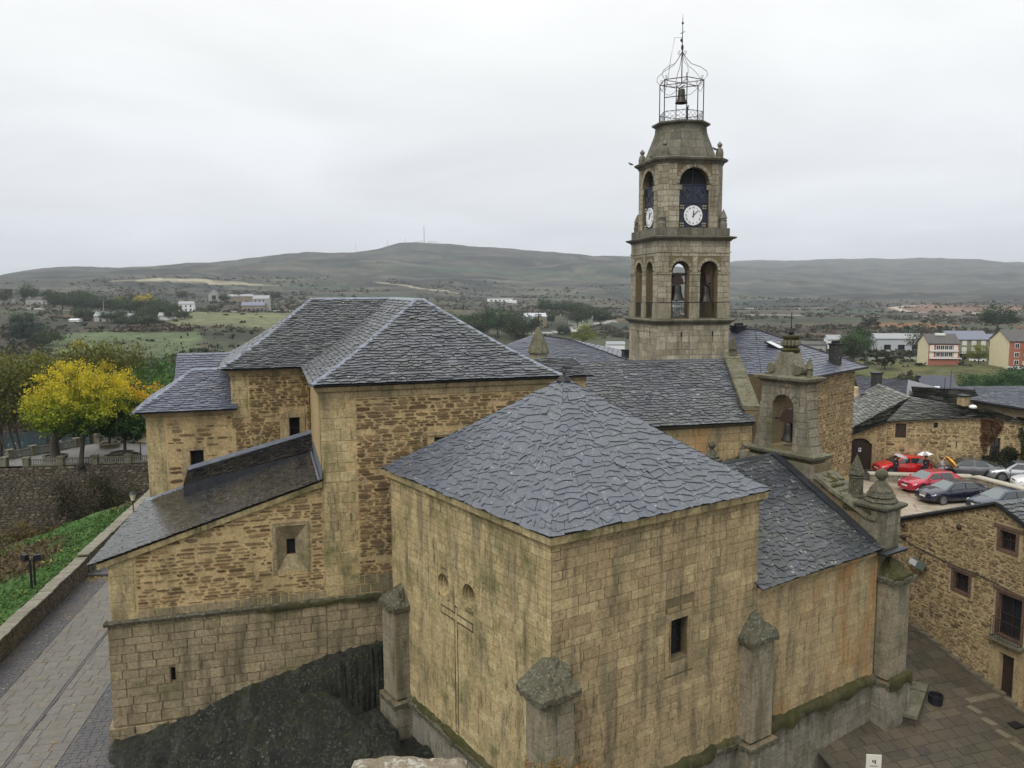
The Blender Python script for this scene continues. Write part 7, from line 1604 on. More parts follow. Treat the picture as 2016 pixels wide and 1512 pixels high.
# white houses
gable_house('country_house', (118.3, 303.5), radians(-8), 9.2, 7, -24.0, -18.7, 1.4, WHR, LRF, 'white two storey house with grey roof behind the palace chimney', [('f', x, z, .8, 1.1, 'd') for x in (1.5, 3.3, 7) for z in (-20.6, -23.2)])
gable_house('outbuilding', (127.0, 302.5), radians(-8), 5.2, 6, -24.0, -21.9, .9, WHR, LRF, 'low white annexe right of the white two storey house', [('f', 1.5, -23.4, .7, .8, 'd')])
gable_house('outbuilding', (109, 306), radians(-8), 9, 6, -24.0, -20.7, 1.0, GREYR, DRF, 'low grey shed left of the white two storey house')
gable_house('industrial_hall', (137.0, 305), radians(-6), 17, 12, -23.8, -18.6, 1.6, plain('pale_grey_sheet', (.42, .44, .46), .6, var=.06), LRF, 'pale grey industrial hall behind two bare trees', [('f', x, -22.5, 2.2, 1.6, 'd') for x in (4, 9, 14)])
gable_house('outbuilding', (42.3, 361.5), 0, 8, 5, -26.9, -24.0, 1.1, WHR, LRF, 'small white house peeping over the roof left of the tower', [])
# far left hamlet
gable_house('country_house', (-258.8, 634.0), radians(12), 11, 9, -14.6, -9.0, 1.8, WHR, LRF, 'square white house on the edge of the far green meadow', [('f', x, z, .9, 1.2, 'd') for x in (2, 5.5, 9) for z in (-11.3, -14.)])
g1, f1 = gable_house('country_house', (-206, 622), radians(8), 17, 10, -15.2, -10.3, 2.6, STN, BRF, 'big grey house with verandas above the far green meadow', [('f', x, -14.6, 2, 2.4, 'w') for x in (3, 6, 9, 12, 15)])
gable_house('country_house', (-200.5, 633), radians(8), 12, 9, -15, -5.2, 2.4, GREYR, LRF, 'upper grey gabled house behind the house with verandas', [('f', x, -7.6, .9, 1.2, 'd') for x in (2, 5, 8)])
gable_house('barn', (-311, 838), radians(20), 11, 16, -9, -2.5, 6, GREYR, LRF, 'pale ruined barn with a tall gable and dark opening, on the far slope', [('f', 5.5, -7.5, 3.6, 4, 'd')], ridge='v')
gable_house('barn', (-296, 850), radians(5), 26, 9, -9, -4.5, 2, STN, LRF, 'long low barn right of the ruined gable')
gable_house('country_house', (-262, 511), radians(5), 12, 9, -18.4, -14.6, 2.6, GREYR, LRF, 'grey roofed house with white veranda among dark trees', [('f', 4, -17.8, 1, 1.2, 'd'), ('f', 8, -17.8, 1, 1.2, 'd')])
gable_house('outbuilding', (-250, 526), 0, 8, 6, -17.8, -15, 1.4, WHR, LRF, 'small bright white shed among dark trees', [])
gable_house('outbuilding', (-276, 508), 0, 6, 5, -18.6, -16.8, .6, WHR, WHR, 'low white caravan like shed left of the veranda house', [])
gable_house('outbuilding', (-294, 640), 0, 16, 8, -14.4, -11.6, 1.6, GREYR, BRF, 'long grey roofed shed in the far tree belt', [])
gable_house('outbuilding', (-222, 512), radians(10), 9, 7, -17.9, -14.8, 2, WHR, LRF, 'white sided cabin at the left end of the far meadow', [])
gable_house('country_house', (-448, 700), radians(14), 20, 10, -10, -4.4, 3, GREYR, DRF, 'large white and grey house at the far left edge', [('f', x, -7, 1.2, 1.5, 'w') for x in (3, 8, 13, 17)])
gable_house('country_house', (-418, 703), radians(-8), 20, 10, -10, -5.6, 2.6, GREYR, DRF, 'second grey house beside the large one at the far left', [('f', x, -9, 1.2, 1.5, 'w') for x in (3, 8, 13, 17)])
# middle distance
gable_house('warehouse', (-29, 972), 0, 30, 10, -13.4, -9.6, .5, WHR, LRF, 'long flat white warehouse far behind the transept roof', [('f', x, -12.4, 2, 1.4, 'd') for x in (5, 10, 15, 20, 25)])
gable_house('outbuilding', (-8, 955), 0, 14, 7, -13.8, -11.9, .4, WHR, WHR, 'short bright white shed in front of the long warehouse')
gable_house('country_house', (9, 560), radians(6), 15, 10, -23.2, -17.8, 2.2, GREYR, plain('pale_wet_roof', (.42, .44, .47), .4, var=.08), 'large grey villa with pale wet roof near the stone turret cone', [('f', x, z, .9, 1.3, 'd') for x in (6, 9, 12) for z in (-20, -22.6)], chim=1)
gable_house('country_house', (14, 535), radians(10), 9, 9, -24, -19, 3.2, STN, LRF, 'small gabled stone house in front of the large villa', [('f', x, z, .8, 1.2, 'd') for x in (3, 6) for z in (-20.5, -23)], ridge='v')
gable_house('country_house', (40, 575), radians(-8), 17, 9, -24.2, -19.8, 2.2, plain('green_render', (.26, .30, .22), .85, var=.05), LRF, 'long pale green bungalow with grey roof by the curved road', [('f', 13, -22.8, 2, 1.5, 'w')], ridge='u')
gable_house('outbuilding', (72, 694), 0, 9, 7, -21.8, -18.6, 1.2, WHR, LRF, 'tiny pale house beyond the green bungalow')
# dormer house with steep slate roof, in the old town
SLD = plain('dark_slate_sheet', (.055, .06, .085), .35, var=.15, vs=3)
hE, fE = gable_house('slate_house', (70.3, 137.2), radians(-7), 5.3, 6.2, -24, -18.0, 2.9, plain('slate_cladding', (.035, .038, .055), .4, var=.15, vs=3), SLD, 'dark slate clad gable house with one bright skylight', [])
skyl(hE, fE.P(1.7, .6, -17.2), fE.u, Vector((fE.v.x*.74, fE.v.y*.74, .67)), 1.1, .9); g = G(); box(g, fE, -.5, .1, 2.6, 3.4, -17, -14.9); g.build('chimney', M['iron'], hE)
t = thing('tv_antenna', (73, 130, -20), 'thin rooftop tv antenna standing in front of the slate clad gable', 'antenna'); g = G(); tube(g, [(46.2, 85, -11.5), (46.2, 85, -8.55)], .035, 4); g.build('mast', M['iron'], t); g = G(); tube(g, [(45.1, 85, -8.45), (46.3, 85, -8.75)], .03, 4); tube(g, [(45.9, 84.8, -8.9), (46.6, 85.2, -9.05)], .03, 4); g.build('aerial', M['lead'], t)
# roofs with black gable between palace and slab roof
hF = thing('slate_house', (38, 84, -12), 'blue slate roof with black gable and tall black chimney, right of the palace wall', 'house')
rf = G(); s, _ = slates(rf, Vector((32.0, 74, -9.6)), Vector((35.6, 72.8, -9.5)), Vector((39.3, 80.2, -9.0)), Vector((35.2, 83, -8.9)), .3, (.35, .7), 0, .02, .3); roof = rf.build('roof', M['slate_bed_edge_shade'], hF); emit(s, roof, M['slate_town'], 'slate', 'slates', 60)
g = G(); q = [Vector((35.6, 72.8, -9.55)), Vector((44.5, 80, -10.35)), Vector((39.3, 80.2, -8.95))]; prism(g, [p-Vector((0, 0, .9)) for p in q], q); g.build('black_gable', M['slate_wet'], hF)
chimney(hF, (34.3, 76), .85, -9.8, -7.9, 'slate_wet', pots=0)
g = G(); prism(g, [Vector((32, 74, -16)), Vector((44, 79, -16)), Vector((40, 86, -16)), Vector((33, 84, -16))], [Vector((32, 74, -10)), Vector((44, 79, -10.6)), Vector((40, 86, -10.6)), Vector((33, 84, -9.8))]); g.build('wall', M['tan_mortar'], hF)
hG = thing('flat_roofed_shed', (43, 86, -12), 'bright white flat roof between two mossy slab roofs', 'shed'); g = G(); prism(g, [Vector((38.5, 80, -14)), Vector((43, 79, -14)), Vector((49, 90, -14)), Vector((41.5, 92, -14))], [Vector((38.0, 80, -10.1)), Vector((43, 79, -10.6)), Vector((46, 92, -10.9)), Vector((42.5, 92, -10.9))]); g.build('roof_sheet', WHR, hG)
# right edge house with blue roof, chimney
hH = thing('rendered_house', (41, 62, -12), 'plastered house with wide blue slate roof at the right edge above the ivy', 'house')
rf = G(); pc = []; e1, e2 = Vector((37.6, 66.8, -9.1)), Vector((40.6, 55.5, -9.1))
s, _ = slates(rf, e1, e2, Vector((48, 60, -8.05)), Vector((46, 70, -8.35)), .3, (.35, .7), 0, .02, .35); pc += s; roof = rf.build('roof', M['slate_bed_edge_shade'], hH); emit(pc, roof, M['slate_town'], 'slate', 'slates', 140)
g = G(); tube(g, [e1-Vector((0, 0, .08)), e2-Vector((0, 0, .08))], .1, 5); g.build('gutter', M['dark'], roof)
HW = Fr(e1+Vector((.5, -.3, 9.1)), atan2(e2.y-e1.y, e2.x-e1.x)); HW.o.z = 0
g = G(); wallmesh(g, HW, rect(0, 11.5, -15, -9.2), [rect(4.2, 5.1, -10.5, -9.9)], th=.5); w_ = g.build('wall', stone_mat('dull_render', [(.20, .165, .115), (.27, .225, .16)], moss_amt=.5, spots=.4), hH); dark_window(hH, HW, 4.2, 5.1, -10.5, -9.9, .2, .06, (1, 0))
chimney(hH, (36.9, 65.8), .85, -10.4, -8.75, 'ash_right', pots=0)
hI = thing('slate_house', (44, 80, -12), 'strip of blue slate roofs behind the tan chimney, below the bushes', 'house'); rf = G(); s, _ = slates(rf, Vector((43.9, 80, -10.9)), Vector((58, 80, -10.9)), Vector((60, 86, -10.35)), Vector((47, 86, -10.35)), .35, (.4, .8), 0, .02, .3); roof = rf.build('roof', M['slate_bed_edge_shade'], hI); emit(s, roof, M['slate_town'], 'slate', 'slates', 60)
g = G(); prism(g, [Vector((44.3, 80.5, -16)), Vector((57, 80.5, -16)), Vector((58, 85.5, -16)), Vector((47, 85.5, -16))], [Vector((44.3, 80.5, -11.1)), Vector((57, 80.5, -11.1)), Vector((58, 85.5, -10.7)), Vector((47, 85.5, -10.7))]); g.build('wall', M['tan_mortar'], hI)
t = thing('tv_antenna', (36.2, 66, -9.7), 'thin black aerial pole rising from the mossy slab roof', 'antenna'); g = G(); tube(g, [(36.2, 67.5, -9.9), (36.2, 67.5, -7.4)], .025, 4); g.build('mast', M['iron'], t); g = G(); tube(g, [(35.6, 67.5, -7.3), (36.3, 67.5, -7.5)], .02, 4); g.build('aerial', M['lead'], t)
t = thing('satellite_dish', (37.1, 64.5, -9.6), 'white satellite dish lying at the foot of the tan chimney', 'antenna'); g = G(); ball(g, Vector((37.0, 64.6, -9.45)), .3, 10, sz=.6); g.build('dish', white, t, smooth=True); g = G(); tube(g, [(37, 64.7, -9.9), (37, 64.7, -9.5)], .03, 4); g.build('bracket', M['iron'], t)
# hilltop masts
def mast(x, y, h, label):
    z = H(x, y); t = thing('radio_mast', (x, y, z), label, 'mast'); g = G(); w = h*.022
    for k in range(3): a = 2*pi*k/3; tube(g, [(x+w*cos(a), y+w*sin(a), z-3), (x+w*.6*cos(a), y+w*.6*sin(a), z+h*.72)], .35, 3)
    for k in range(9):
        zz_ = z+h*.72*k/9; [tube(g, [(x+w*cos(a), y+w*sin(a), zz_), (x+w*cos(a+2.09), y+w*sin(a+2.09), zz_+h*.08)], .22, 3) for a in (0, 2.09, 4.19)]
    g.build('lattice', M['lead'], t, kind='stuff'); g = G(); tube(g, [(x, y, z+h*.7), (x, y, z+h)], [.5, .15], 4); g.build('whip', M['lead'], t); return t, z
t, z = mast(-273, 2580, 62, 'tall lattice radio mast on the highest hilltop'); g = G(); box(g, Fr((-300, 2575, 0), 0), 0, 22, 0, 6, z-2, z+4); box(g, Fr((-262, 2575, 0), 0), 0, 30, 0, 6, z-2, z+3); g.build('equipment_hut', WHR, t, kind='stuff')
for x, y, h in ((-385, 2560, 22), (-480, 2540, 26), (-330, 2570, 14)): 
    z = H(x, y); t = thing('radio_mast', (x, y, z), {-385: 'short thin mast left of the tall hilltop mast', -480: 'thin mast at the left shoulder of the hilltop', -330: 'very short mast between hilltop masts'}[x], 'mast'); g = G(); tube(g, [(x, y, z-2), (x, y, z+h)], .4, 4); g.build('pole', M['lead'], t)
for i, (x, y) in enumerate(((-377, 640), (-352, 668), (-300, 600), (-318, 742), (-215, 700), (-165, 760))):
    z = H(x, y); t = thing('utility_pole', (x, y, z), ['pale utility pole at the dark tree belt, far left', 'utility pole behind the dark tree belt', 'utility pole left of the veranda house', 'utility pole above the yellow trees', 'utility pole left of the ruined barn', 'utility pole right of the ruined barn'][i], 'pole', 'utility poles on the far bank'); g = G(); tube(g, [(x, y, z-1), (x, y, z+9)], .3, 4); g.build('pole', LRF, t)
# ============================================================ TREES
def crown(name, cen, rad, n, ls, colf, parent, mat='leaf', clumps=60, seed=0, flat=.0, spread=.22, kind=None, hollow=.55):
    """irregular crown: leaf quads in clumps spread through an ellipsoid"""
    rs = np.random.RandomState(seed); cen = np.array(cen); rad = np.array(rad)
    d = rs.normal(size=(clumps, 3)); d /= np.linalg.norm(d, axis=1)[:, None]; d[:, 2] = np.where(d[:, 2] < -.35, d[:, 2]*.5, d[:, 2])
    r = hollow+(1-hollow)*rs.rand(clumps)**.6; q = d*r[:, None]*(1+.16*rs.normal(size=(clumps, 1)))
    idx = rs.randint(0, clumps, n); sc_ = spread*(.6+.8*rs.rand(clumps)); off = rs.normal(size=(n, 3))*sc_[idx][:, None]*.6
    u = q[idx]+off; P = cen+u*rad; sh = rs.uniform(.62, 1.3, clumps)
    K = colf(u, rs)*sh[idx][:, None]*rs.uniform(.75, 1.25, (n, 1)); return fastleaf(name, P, ls*rs.uniform(.6, 1.3, n), np.clip(K, .004, .9), M[mat], parent, kind), cen+q*rad
def flatcol(c, c2=None, k=.5):
    c = np.array(c); c2 = np.array(c2 if c2 is not None else c)
    return lambda u, rs: c+(c2-c)*np.clip(rs.rand(len(u), 1)*k+(u[:, 2:3]+.4)*.5*(1-k), 0, 1)
def trunk(t, base, top, r, tips, nb=7, seed=0):
    rs = random.Random(seed); base, top = Vector(base), Vector(top); g = G(); m = base.lerp(top, .5)+Vector((rs.uniform(-.15, .15), rs.uniform(-.15, .15), 0))*r*4
    tube(g, [base-Vector((0, 0, .2)), base+Vector((0, 0, .1*(top-base).length)), m, top], [r*1.5, r, r*.8, r*.55], 8); g.build('trunk', M['bark'], t, smooth=True)
    for i in range(min(nb, len(tips))):
        e = Vector(tips[rs.randrange(len(tips))]); s = base.lerp(top, rs.uniform(.6, 1)); g = G(); tube(g, [s, s.lerp(e, .5)+Vector((0, 0, rs.uniform(0, .3)*r*4)), e], [r*.4, r*.25, r*.08], 5); g.build('limb', M['bark'], t)
def yellow(u, rs):
    h = np.clip((u[:, 2:3]+.55)/1.1, 0, 1); out = np.clip(np.linalg.norm(u, axis=1)[:, None]-.55, 0, .5)*2; right = np.clip((u[:, 0:1]-.88)*2.2+(u[:, 2:3]-.3)*.5+rs.normal(size=u[:, 0:1].shape)*.15, 0, 1)
    a = np.array((.07, .15, .012)); b = np.array((.36, .37, .025)); c = np.array((.62, .50, .03)); o = np.array((.75, .34, .02))
    k = np.clip(h*1.15-.36+.30*out+rs.normal(size=h.shape)*.13, 0, 1); col = a+(b-a)*np.clip(k*1.6, 0, 1); col = col+(c-col)*np.clip((k-.62)*2.4, 0, 1); return col+(o-col)*np.clip(right*(.3+h)*.95, 0, 1)
t = thing('yellow_tree', (-41.4, 77.6, TZ), 'bright yellow and green spreading tree on the wet terrace', 'tree')
o, tips = crown('crown', (-41.4, 78.2, -11.2), (5.1, 4.0, 4.2), 24000, .115, yellow, t, clumps=170, seed=3, spread=.115, hollow=.3)
C2 = []; rs2 = np.random.RandomState(77)       # twigs of leaves spiking out of the crown
for k in range(170):
    d = rs2.normal(size=3); d[2] = abs(d[2])*.9-.25; d /= np.linalg.norm(d); L = rs2.uniform(.12, .34); a = rs2.uniform(.82, .98)
    m_ = 34; q = d*(a+L*rs2.rand(m_, 1)**.8)+rs2.normal(size=(m_, 3))*.035; C2.append(q)
C2 = np.concatenate(C2); o = fastleaf('twig_leaves', np.array((-41.4, 78.2, -11.2))+C2*np.array((5.1, 4.0, 4.2)), .11*rs2.uniform(.6, 1.2, len(C2)), np.clip(yellow(C2, rs2)*rs2.uniform(.8, 1.2, (len(C2), 1)), .01, .9), M['leaf'], t)
trunk(t, (-41.36, 76.6, TZ), (-41.2, 77.6, -12.4), .24, tips, 10, 3)
t = thing('lime_green_tree', (-45.5, 79.6, TZ), 'thick trunked yellow green tree in the round planter at the left', 'tree')
o, tips = crown('crown', (-44.6, 79.6, -12.0), (3.2, 2.6, 2.6), 7000, .13, yellow, t, clumps=60, seed=8)
trunk(t, (-45.5, 79.6, TZ), (-45.0, 79.6, -13.2), .5, tips, 8, 4)
t = thing('slim_tree', (-43.3, 86.1, TZ), 'tree with a thin dark trunk at the far balustrade', 'tree')
o, tips = crown('crown', (-43.0, 86.1, -12.6), (2.4, 2.2, 2.3), 3500, .14, flatcol((.08, .16, .02), (.22, .28, .03)), t, clumps=40, seed=9)
trunk(t, (-43.35, 86.1, TZ), (-43.1, 86.1, -13.5), .17, tips, 6, 5)
t = thing('dark_green_tree', (-38.4, 79.2, TZ), 'dark green leafy tree on the stepped bench beside the chapel corner', 'tree')
o, tips = crown('crown', (-38.0, 79.0, -12.9), (2.6, 2.3, 2.2), 9000, .13, flatcol((.018, .055, .016), (.045, .11, .025)), t, clumps=60, seed=10)
trunk(t, (-38.2, 78.4, TZ), (-38.1, 78.8, -14), .2, tips, 7, 6)
# bushes by the retaining wall
for i, (a, b, z, r, cc, lab) in enumerate(((8.5, -2.0, -20.5, (3.0, 1.6, 3.4), (.035, .032, .014), 'big dark brown bush growing against the retaining wall'), (11.2, -2.4, -21.5, (2.4, 1.5, 3.2), (.04, .042, .018), 'dark bush at the retaining wall near the lamp post'), (3.5, -2.6, -22.8, (2.6, 1.4, 1.3), (.10, .08, .03), 'low yellowish shrub at the foot of the retaining wall'))):
    p = TE.P(a, b, z); t = thing('wall_bush', p, lab, 'bush'); o, tips = crown('foliage', p, r, 7500, .09, flatcol(cc, tuple(x*2 for x in cc)), t, clumps=50, seed=20+i); trunk(t, (p.x, p.y, -26), (p.x, p.y, z-.5), .12, tips, 5, i)
# ivy on the low house, and dry creeper
def ivy(name, W, poly, n, cols, label, s=.07, d=.22):
    rs = np.random.RandomState(len(label)); P = []; xs = [p[0] for p in poly]; zs_ = [p[1] for p in poly]
    while len(P) < n:
        a, z = rs.uniform(min(xs), max(xs)), rs.uniform(min(zs_), max(zs_))
        if inpoly(a+.12*noise.noise(Vector((a*3, z*3, 0))), z+.2*noise.noise(Vector((a*2, z*2, 5))), poly): P.append(tuple(W.P(a, -rs.rand()*d*(1+noise.noise(Vector((a*1.5, z*1.5, 9)))), z)))
    K = np.array(cols)[rs.randint(0, len(cols), n)]*rs.uniform(.6, 1.4, (n, 1)); t = thing(name, P[0], label, 'plant'); o = fastleaf('foliage', np.array(P), s*rs.uniform(.6, 1.3, n), K, M['leaf'], t); g = G(); c = ((min(xs)+max(xs))/2)
    tube(g, [W.P(c, -.08, min(zs_)-.8), W.P(c+.15, -.08, (min(zs_)+max(zs_))/2), W.P(c-.1, -.06, max(zs_)-.3)], [.05, .035, .02], 5); g.build('stem', M['bark'], t)
ivy('ivy', LH, [(13.3, -14.4), (14.6, -14.4), (16.4, -14.4), (16.4, -11.2), (14.2, -10.6), (13.0, -10.7), (13.3, -12)], 5200, [(.03, .055, .02), (.05, .08, .025), (.08, .08, .03)], 'tall dark green ivy hanging down the rubble wall at the right edge', .08, .35)
ivy('dry_creeper', LH, [(10.4, -9.9), (12.0, -9.95), (12.0, -10.6), (11.6, -11.4), (11.1, -12.0), (10.9, -12.6), (10.6, -12.5), (10.5, -11.2)], 2600, [(.14, .06, .03), (.20, .10, .05), (.09, .045, .025)], 'red brown dry creeper spilling from the eave of the low house', .05, .3)
ivy('balcony_shrub', LH, [(10.3, -13.3), (12.9, -13.6), (13.2, -12.6), (12.5, -12.0), (11.8, -12.4), (10.6, -12.9)], 2300, [(.02, .03, .014), (.035, .045, .02)], 'dark potted shrub on the small balcony of the low house', .06, .8)
# generic trees sharing a few meshes
PROT = {}
def proto(key, seed, c1, c2, **k):
    before = set(bpy.data.meshes); ob, tips = crown('crown', (0, 0, k.get('zc', .55)), (k.get('rx', .5), k.get('rx', .5), k.get('zr', .42)), k.get('n', 1500), k.get('ls', .05), flatcol(c1, c2), None, clumps=k.get('clumps', 34), seed=seed, spread=k.get('spread', .25)); me = ob.data; bpy.data.objects.remove(ob)
    g = G(); tube(g, [(0, 0, -.1), (.01, 0, .2), (0, .01, .6)], [.035, .026, .01], 6)
    for q in tips[:5]: tube(g, [(0, 0, .32), (q[0]*.5, q[1]*.5, .5), tuple(q)], [.012, .008, .003], 4)
    PROT[key] = (me, g.mesh('trunk', [M['bark']], (0, 0, 0), True))
def tree(key, x, y, z, h, w, label, group=None, name='tree', cat='tree', rot=0):
    t = thing(name, (x, y, z), label, cat, group); t.rotation_euler.z = rot; t.scale = (w, w, h) if key[:2] != 'br' else (h, h, h)
    for nm, me in zip(('crown', 'trunk'), PROT[key]): o = bpy.data.objects.new(nm, me); COL.objects.link(o); o.parent = t
    return t
proto('dg1', 31, (.018, .040, .016), (.048, .082, .028), n=3600, ls=.032, clumps=50, spread=.3); proto('dg2', 32, (.028, .046, .018), (.065, .090, .030), n=3600, ls=.032, clumps=50, spread=.3); proto('gn', 33, (.04, .10, .018), (.10, .20, .03), n=7000, ls=.019, clumps=80); proto('gn2', 34, (.025, .07, .022), (.06, .14, .035), n=7000, ls=.019, clumps=80)
proto('yl', 35, (.26, .22, .02), (.62, .50, .03), n=900); proto('yg', 36, (.10, .13, .02), (.26, .27, .035), n=6000, ls=.018, clumps=60); proto('br', 37, (.06, .075, .015), (.19, .18, .03), n=14000, ls=.0065, clumps=90, zc=.81, zr=.20, rx=.21); proto('brg', 41, (.10, .13, .02), (.26, .27, .035), n=12000, ls=.0065, clumps=80, zc=.83, zr=.17, rx=.19); proto('bl', 38, (.016, .035, .028), (.035, .065, .045), n=3000, ls=.038, clumps=50)
proto('bush', 39, (.03, .032, .018), (.075, .07, .035), n=700, ls=.07, clumps=24, zr=.5)
proto('bare', 40, (.07, .06, .04), (.15, .14, .09), n=900, ls=.03, clumps=60)
rr = random.Random(3)
# riverside belt behind the yellow tree (x,y,height,width,kind,label)
belt = [(-62, 104, 14.5, 11, 'br', 'tall brown and olive tree left of the yellow tree'), (-70, 108, 13.5, 10, 'br', 'olive brown tree at the left edge behind the balustrade'), (-58, 112, 16.0, 9, 'br', 'brownish tree top just behind the left of the yellow tree'), (-78, 112, 13, 10, 'brg', 'yellow green tree half cut by the left edge'),
        (-52, 128, 15, 12, 'yg', 'yellow green tree top behind the yellow tree'), (-60, 140, 14, 13, 'gn', 'fresh green tree in the riverside belt behind the yellow tree, right part'), (-50, 142, 17, 13, 'gn', 'fresh green tree right of the yellow tree, near the chapel roof'), (-62, 158, 17, 15, 'gn2', 'dark green tree in the riverside belt right of the yellow tree'), (-44, 140, 15, 11, 'gn2', 'green tree directly above the chapel hip'),
        (-72, 165, 16, 15, 'gn', 'mid green tree at the back of the riverside belt'), (-52, 165, 17, 14, 'yg', 'yellowish tree at the back of the riverside belt, by the far slate gable'), (-84, 160, 15, 14, 'gn2', 'dark green tree behind the brown trees'), (-40, 126, 9, 8, 'yg', 'small light green tree just above the chapel eave'), (-46, 160, 15, 13, 'gn2', 'dark green tree hidden behind the far slate gable')]
for i, (x, y, h, w, k, lb) in enumerate(belt):
    z = H(x, y) if y < 120 else -33; tree(k, x, y, z, (-17+h*.62-z if y < 120 else h+4.5), w, lb, None, 'riverside_tree', 'tree', rr.uniform(0, 6))
for i, (x, y, h, w) in enumerate(((-128, 170, 15, 13), (-121, 176, 14, 12), (-113, 178, 16, 13), (-104, 181, 15, 13), (-96, 186, 15, 13), (-87, 190, 15, 13), (-136, 163, 15, 13), (-145, 156, 15, 14), (-77, 194, 15, 13), (-66, 198, 15, 14))):
    x *= 1.17; y *= 1.17; tree('bl', x, y, -36, h*.8, w*1.2, ['bluish green willow on the far river bank, at the left edge', 'bluish willow on the far bank, second from the left', 'bluish willow on the far bank above the balustrade', 'bluish willow behind the brown trees', 'bluish willow on the far bank behind the brown trees, right', 'far bank willow behind the yellow tree', 'far bank willow left of the frame edge', 'far bank willow beyond the left edge', 'far bank willow behind the belt', 'far bank willow right end'][i], 'willows on the far river bank', 'willow_tree', 'tree', rr.uniform(0, 6))
# distant trees: x, y, h, w, kind
far = [(-408, 711, 16, 16, 'dg1'), (-394, 700, 17, 15, 'dg2'), (-380, 718, 18, 18, 'dg1'), (-362, 690, 15, 16, 'dg2'), (-352, 640, 18, 18, 'dg1'), (-338, 634, 20, 17, 'dg2'), (-326, 625, 19, 18, 'dg1'), (-312, 620, 17, 18, 'dg1'), (-300, 618, 14, 17, 'dg2'), (-300, 640, 19, 14, 'dg1'), (-286, 612, 15, 16, 'dg1'), (-275, 600, 14, 16, 'dg2'),
       (-268, 618, 17, 17, 'dg1'), (-256, 590, 14, 15, 'dg2'), (-270, 516, 12, 13, 'dg1'), (-248, 505, 12, 13, 'dg1'), (-240, 500, 10, 11, 'dg2'), (-226, 498, 12, 13, 'dg1'), (-232, 520, 13, 13, 'dg2'), (-214, 514, 10, 10, 'dg1'), (-205, 507, 8, 9, 'dg2'), (-212, 475, 10, 16, 'dg2'), (-222, 470, 9, 14, 'dg1'), (-236, 560, 12, 13, 'dg1'),
       (-262, 437, 13, 12, 'dg1'), (-216, 362, 14, 14, 'bl'), (-205, 356, 9, 13, 'dg2'), (-222, 372, 10, 12, 'dg1'), (-425, 720, 24, 14, 'dg1'), (-436, 705, 18, 14, 'dg2'), (-286, 860, 15, 13, 'dg1'), (-262, 905, 13, 11, 'dg1'), (-293, 835, 13, 12, 'dg1'), (-350, 870, 12, 14, 'bush'), (-258, 628, 9, 7, 'dg2'), (-235, 640, 6, 9, 'dg2'),
       (-46, 452, 13, 14, 'dg2'), (-36, 455, 16, 15, 'gn2'), (-26, 457, 13, 14, 'gn2'), (-16, 458, 15, 16, 'dg2'), (-8, 455, 17, 15, 'gn2'), (0, 450, 16, 14, 'dg1'), (6, 440, 14, 15, 'dg1'), (2, 425, 12, 13, 'dg2'), (-20, 440, 11, 14, 'dg2'), (16, 530, 9, 5, 'dg1'), (27, 556, 12, 5, 'dg1'), (45, 556, 16, 16, 'dg2'), (54, 580, 15, 16, 'dg1'), (64, 585, 12, 14, 'dg2'), (28, 700, 15, 14, 'dg1'), (44, 710, 14, 20, 'dg1'), (60, 715, 12, 20, 'dg2'),
       (34, 388, 12, 13, 'yg'), (30, 470, 7, 8, 'dg1'), (78, 690, 9, 10, 'dg2'), (114, 270, 10, 11, 'gn2'), (288, 482, 17, 20, 'dg1'), (106, 230, 6, 6, 'bush'), (136, 236, 6.5, 6.5, 'yg'), (128, 300, 11, 10, 'dg2'), (122, 291, 8, 9, 'yg'), (230, 520, 8, 12, 'bush')]
LB = {'dg1': 'dark rounded tree', 'dg2': 'dense olive tree', 'gn': 'fresh green tree', 'gn2': 'mid green tree', 'yl': 'bright yellow tree', 'yg': 'pale lime tree', 'bl': 'bluish tree', 'bush': 'brown bush'}
def where(x, y):
    a = degrees(atan2(x, y))
    if x < 0 and y < 400: return 'on the rusty slope above the river'
    if a < -28: return 'in the belt by the far left houses'
    if a < -20: return 'around the veranda house across the river' if y < 600 else 'in the belt behind the veranda house' if y < 800 else 'near the pale ruined barn'
    if a < -12: return 'near the pale ruined barn'
    if a < 3 and y < 480: return 'in the round grove behind the nave roof'
    if a < 12: return 'near the large grey villa by the tower' if y < 600 else 'on the plain beyond the villa'
    return 'beside the white house and hall on the right bank' if y < 350 else 'on the brown slope at the right'
ORD = ['first', 'second', 'third', 'fourth', 'fifth', 'sixth', 'seventh', 'eighth', 'ninth', 'tenth', 'eleventh', 'twelfth', 'thirteenth', 'fourteenth', 'fifteenth', 'sixteenth', 'seventeenth', 'eighteenth', 'nineteenth', 'twentieth']
far.sort(key=lambda q: q[0]/q[1]); cnt_ = {}
for i, (x, y, h, w, k) in enumerate(far):
    wl = where(x, y); cnt_[(k, wl)] = cnt_.get((k, wl), -1)+1; h *= .72 if x < -200 else .9; tree(k, x, y, H(x, y)-.3, h, w*.92, LB[k]+', '+ORD[cnt_[(k, wl)]]+' from left '+wl, 'trees '+wl, 'far_tree', 'tree', rr.uniform(0, 6))
for x, y, h, w, lb in ((-305, 640, 12, 14, 'yellow green tree on the left in the far dark belt'), (-281, 628, 13, 16, 'bright yellow tree in the far dark belt'), (-176, 330, 5, 5, 'tiny bright yellow tree on the far slope'),): tree('yg' if 'green' in lb else 'yl', x, y, H(x, y), h, w, lb, None, 'yellow_tree', 'tree')
tree('yl', -288, 632, H(-288, 632), 11, 11, 'smaller bright yellow tree beside the larger far yellow tree', None, 'yellow_tree', 'tree')
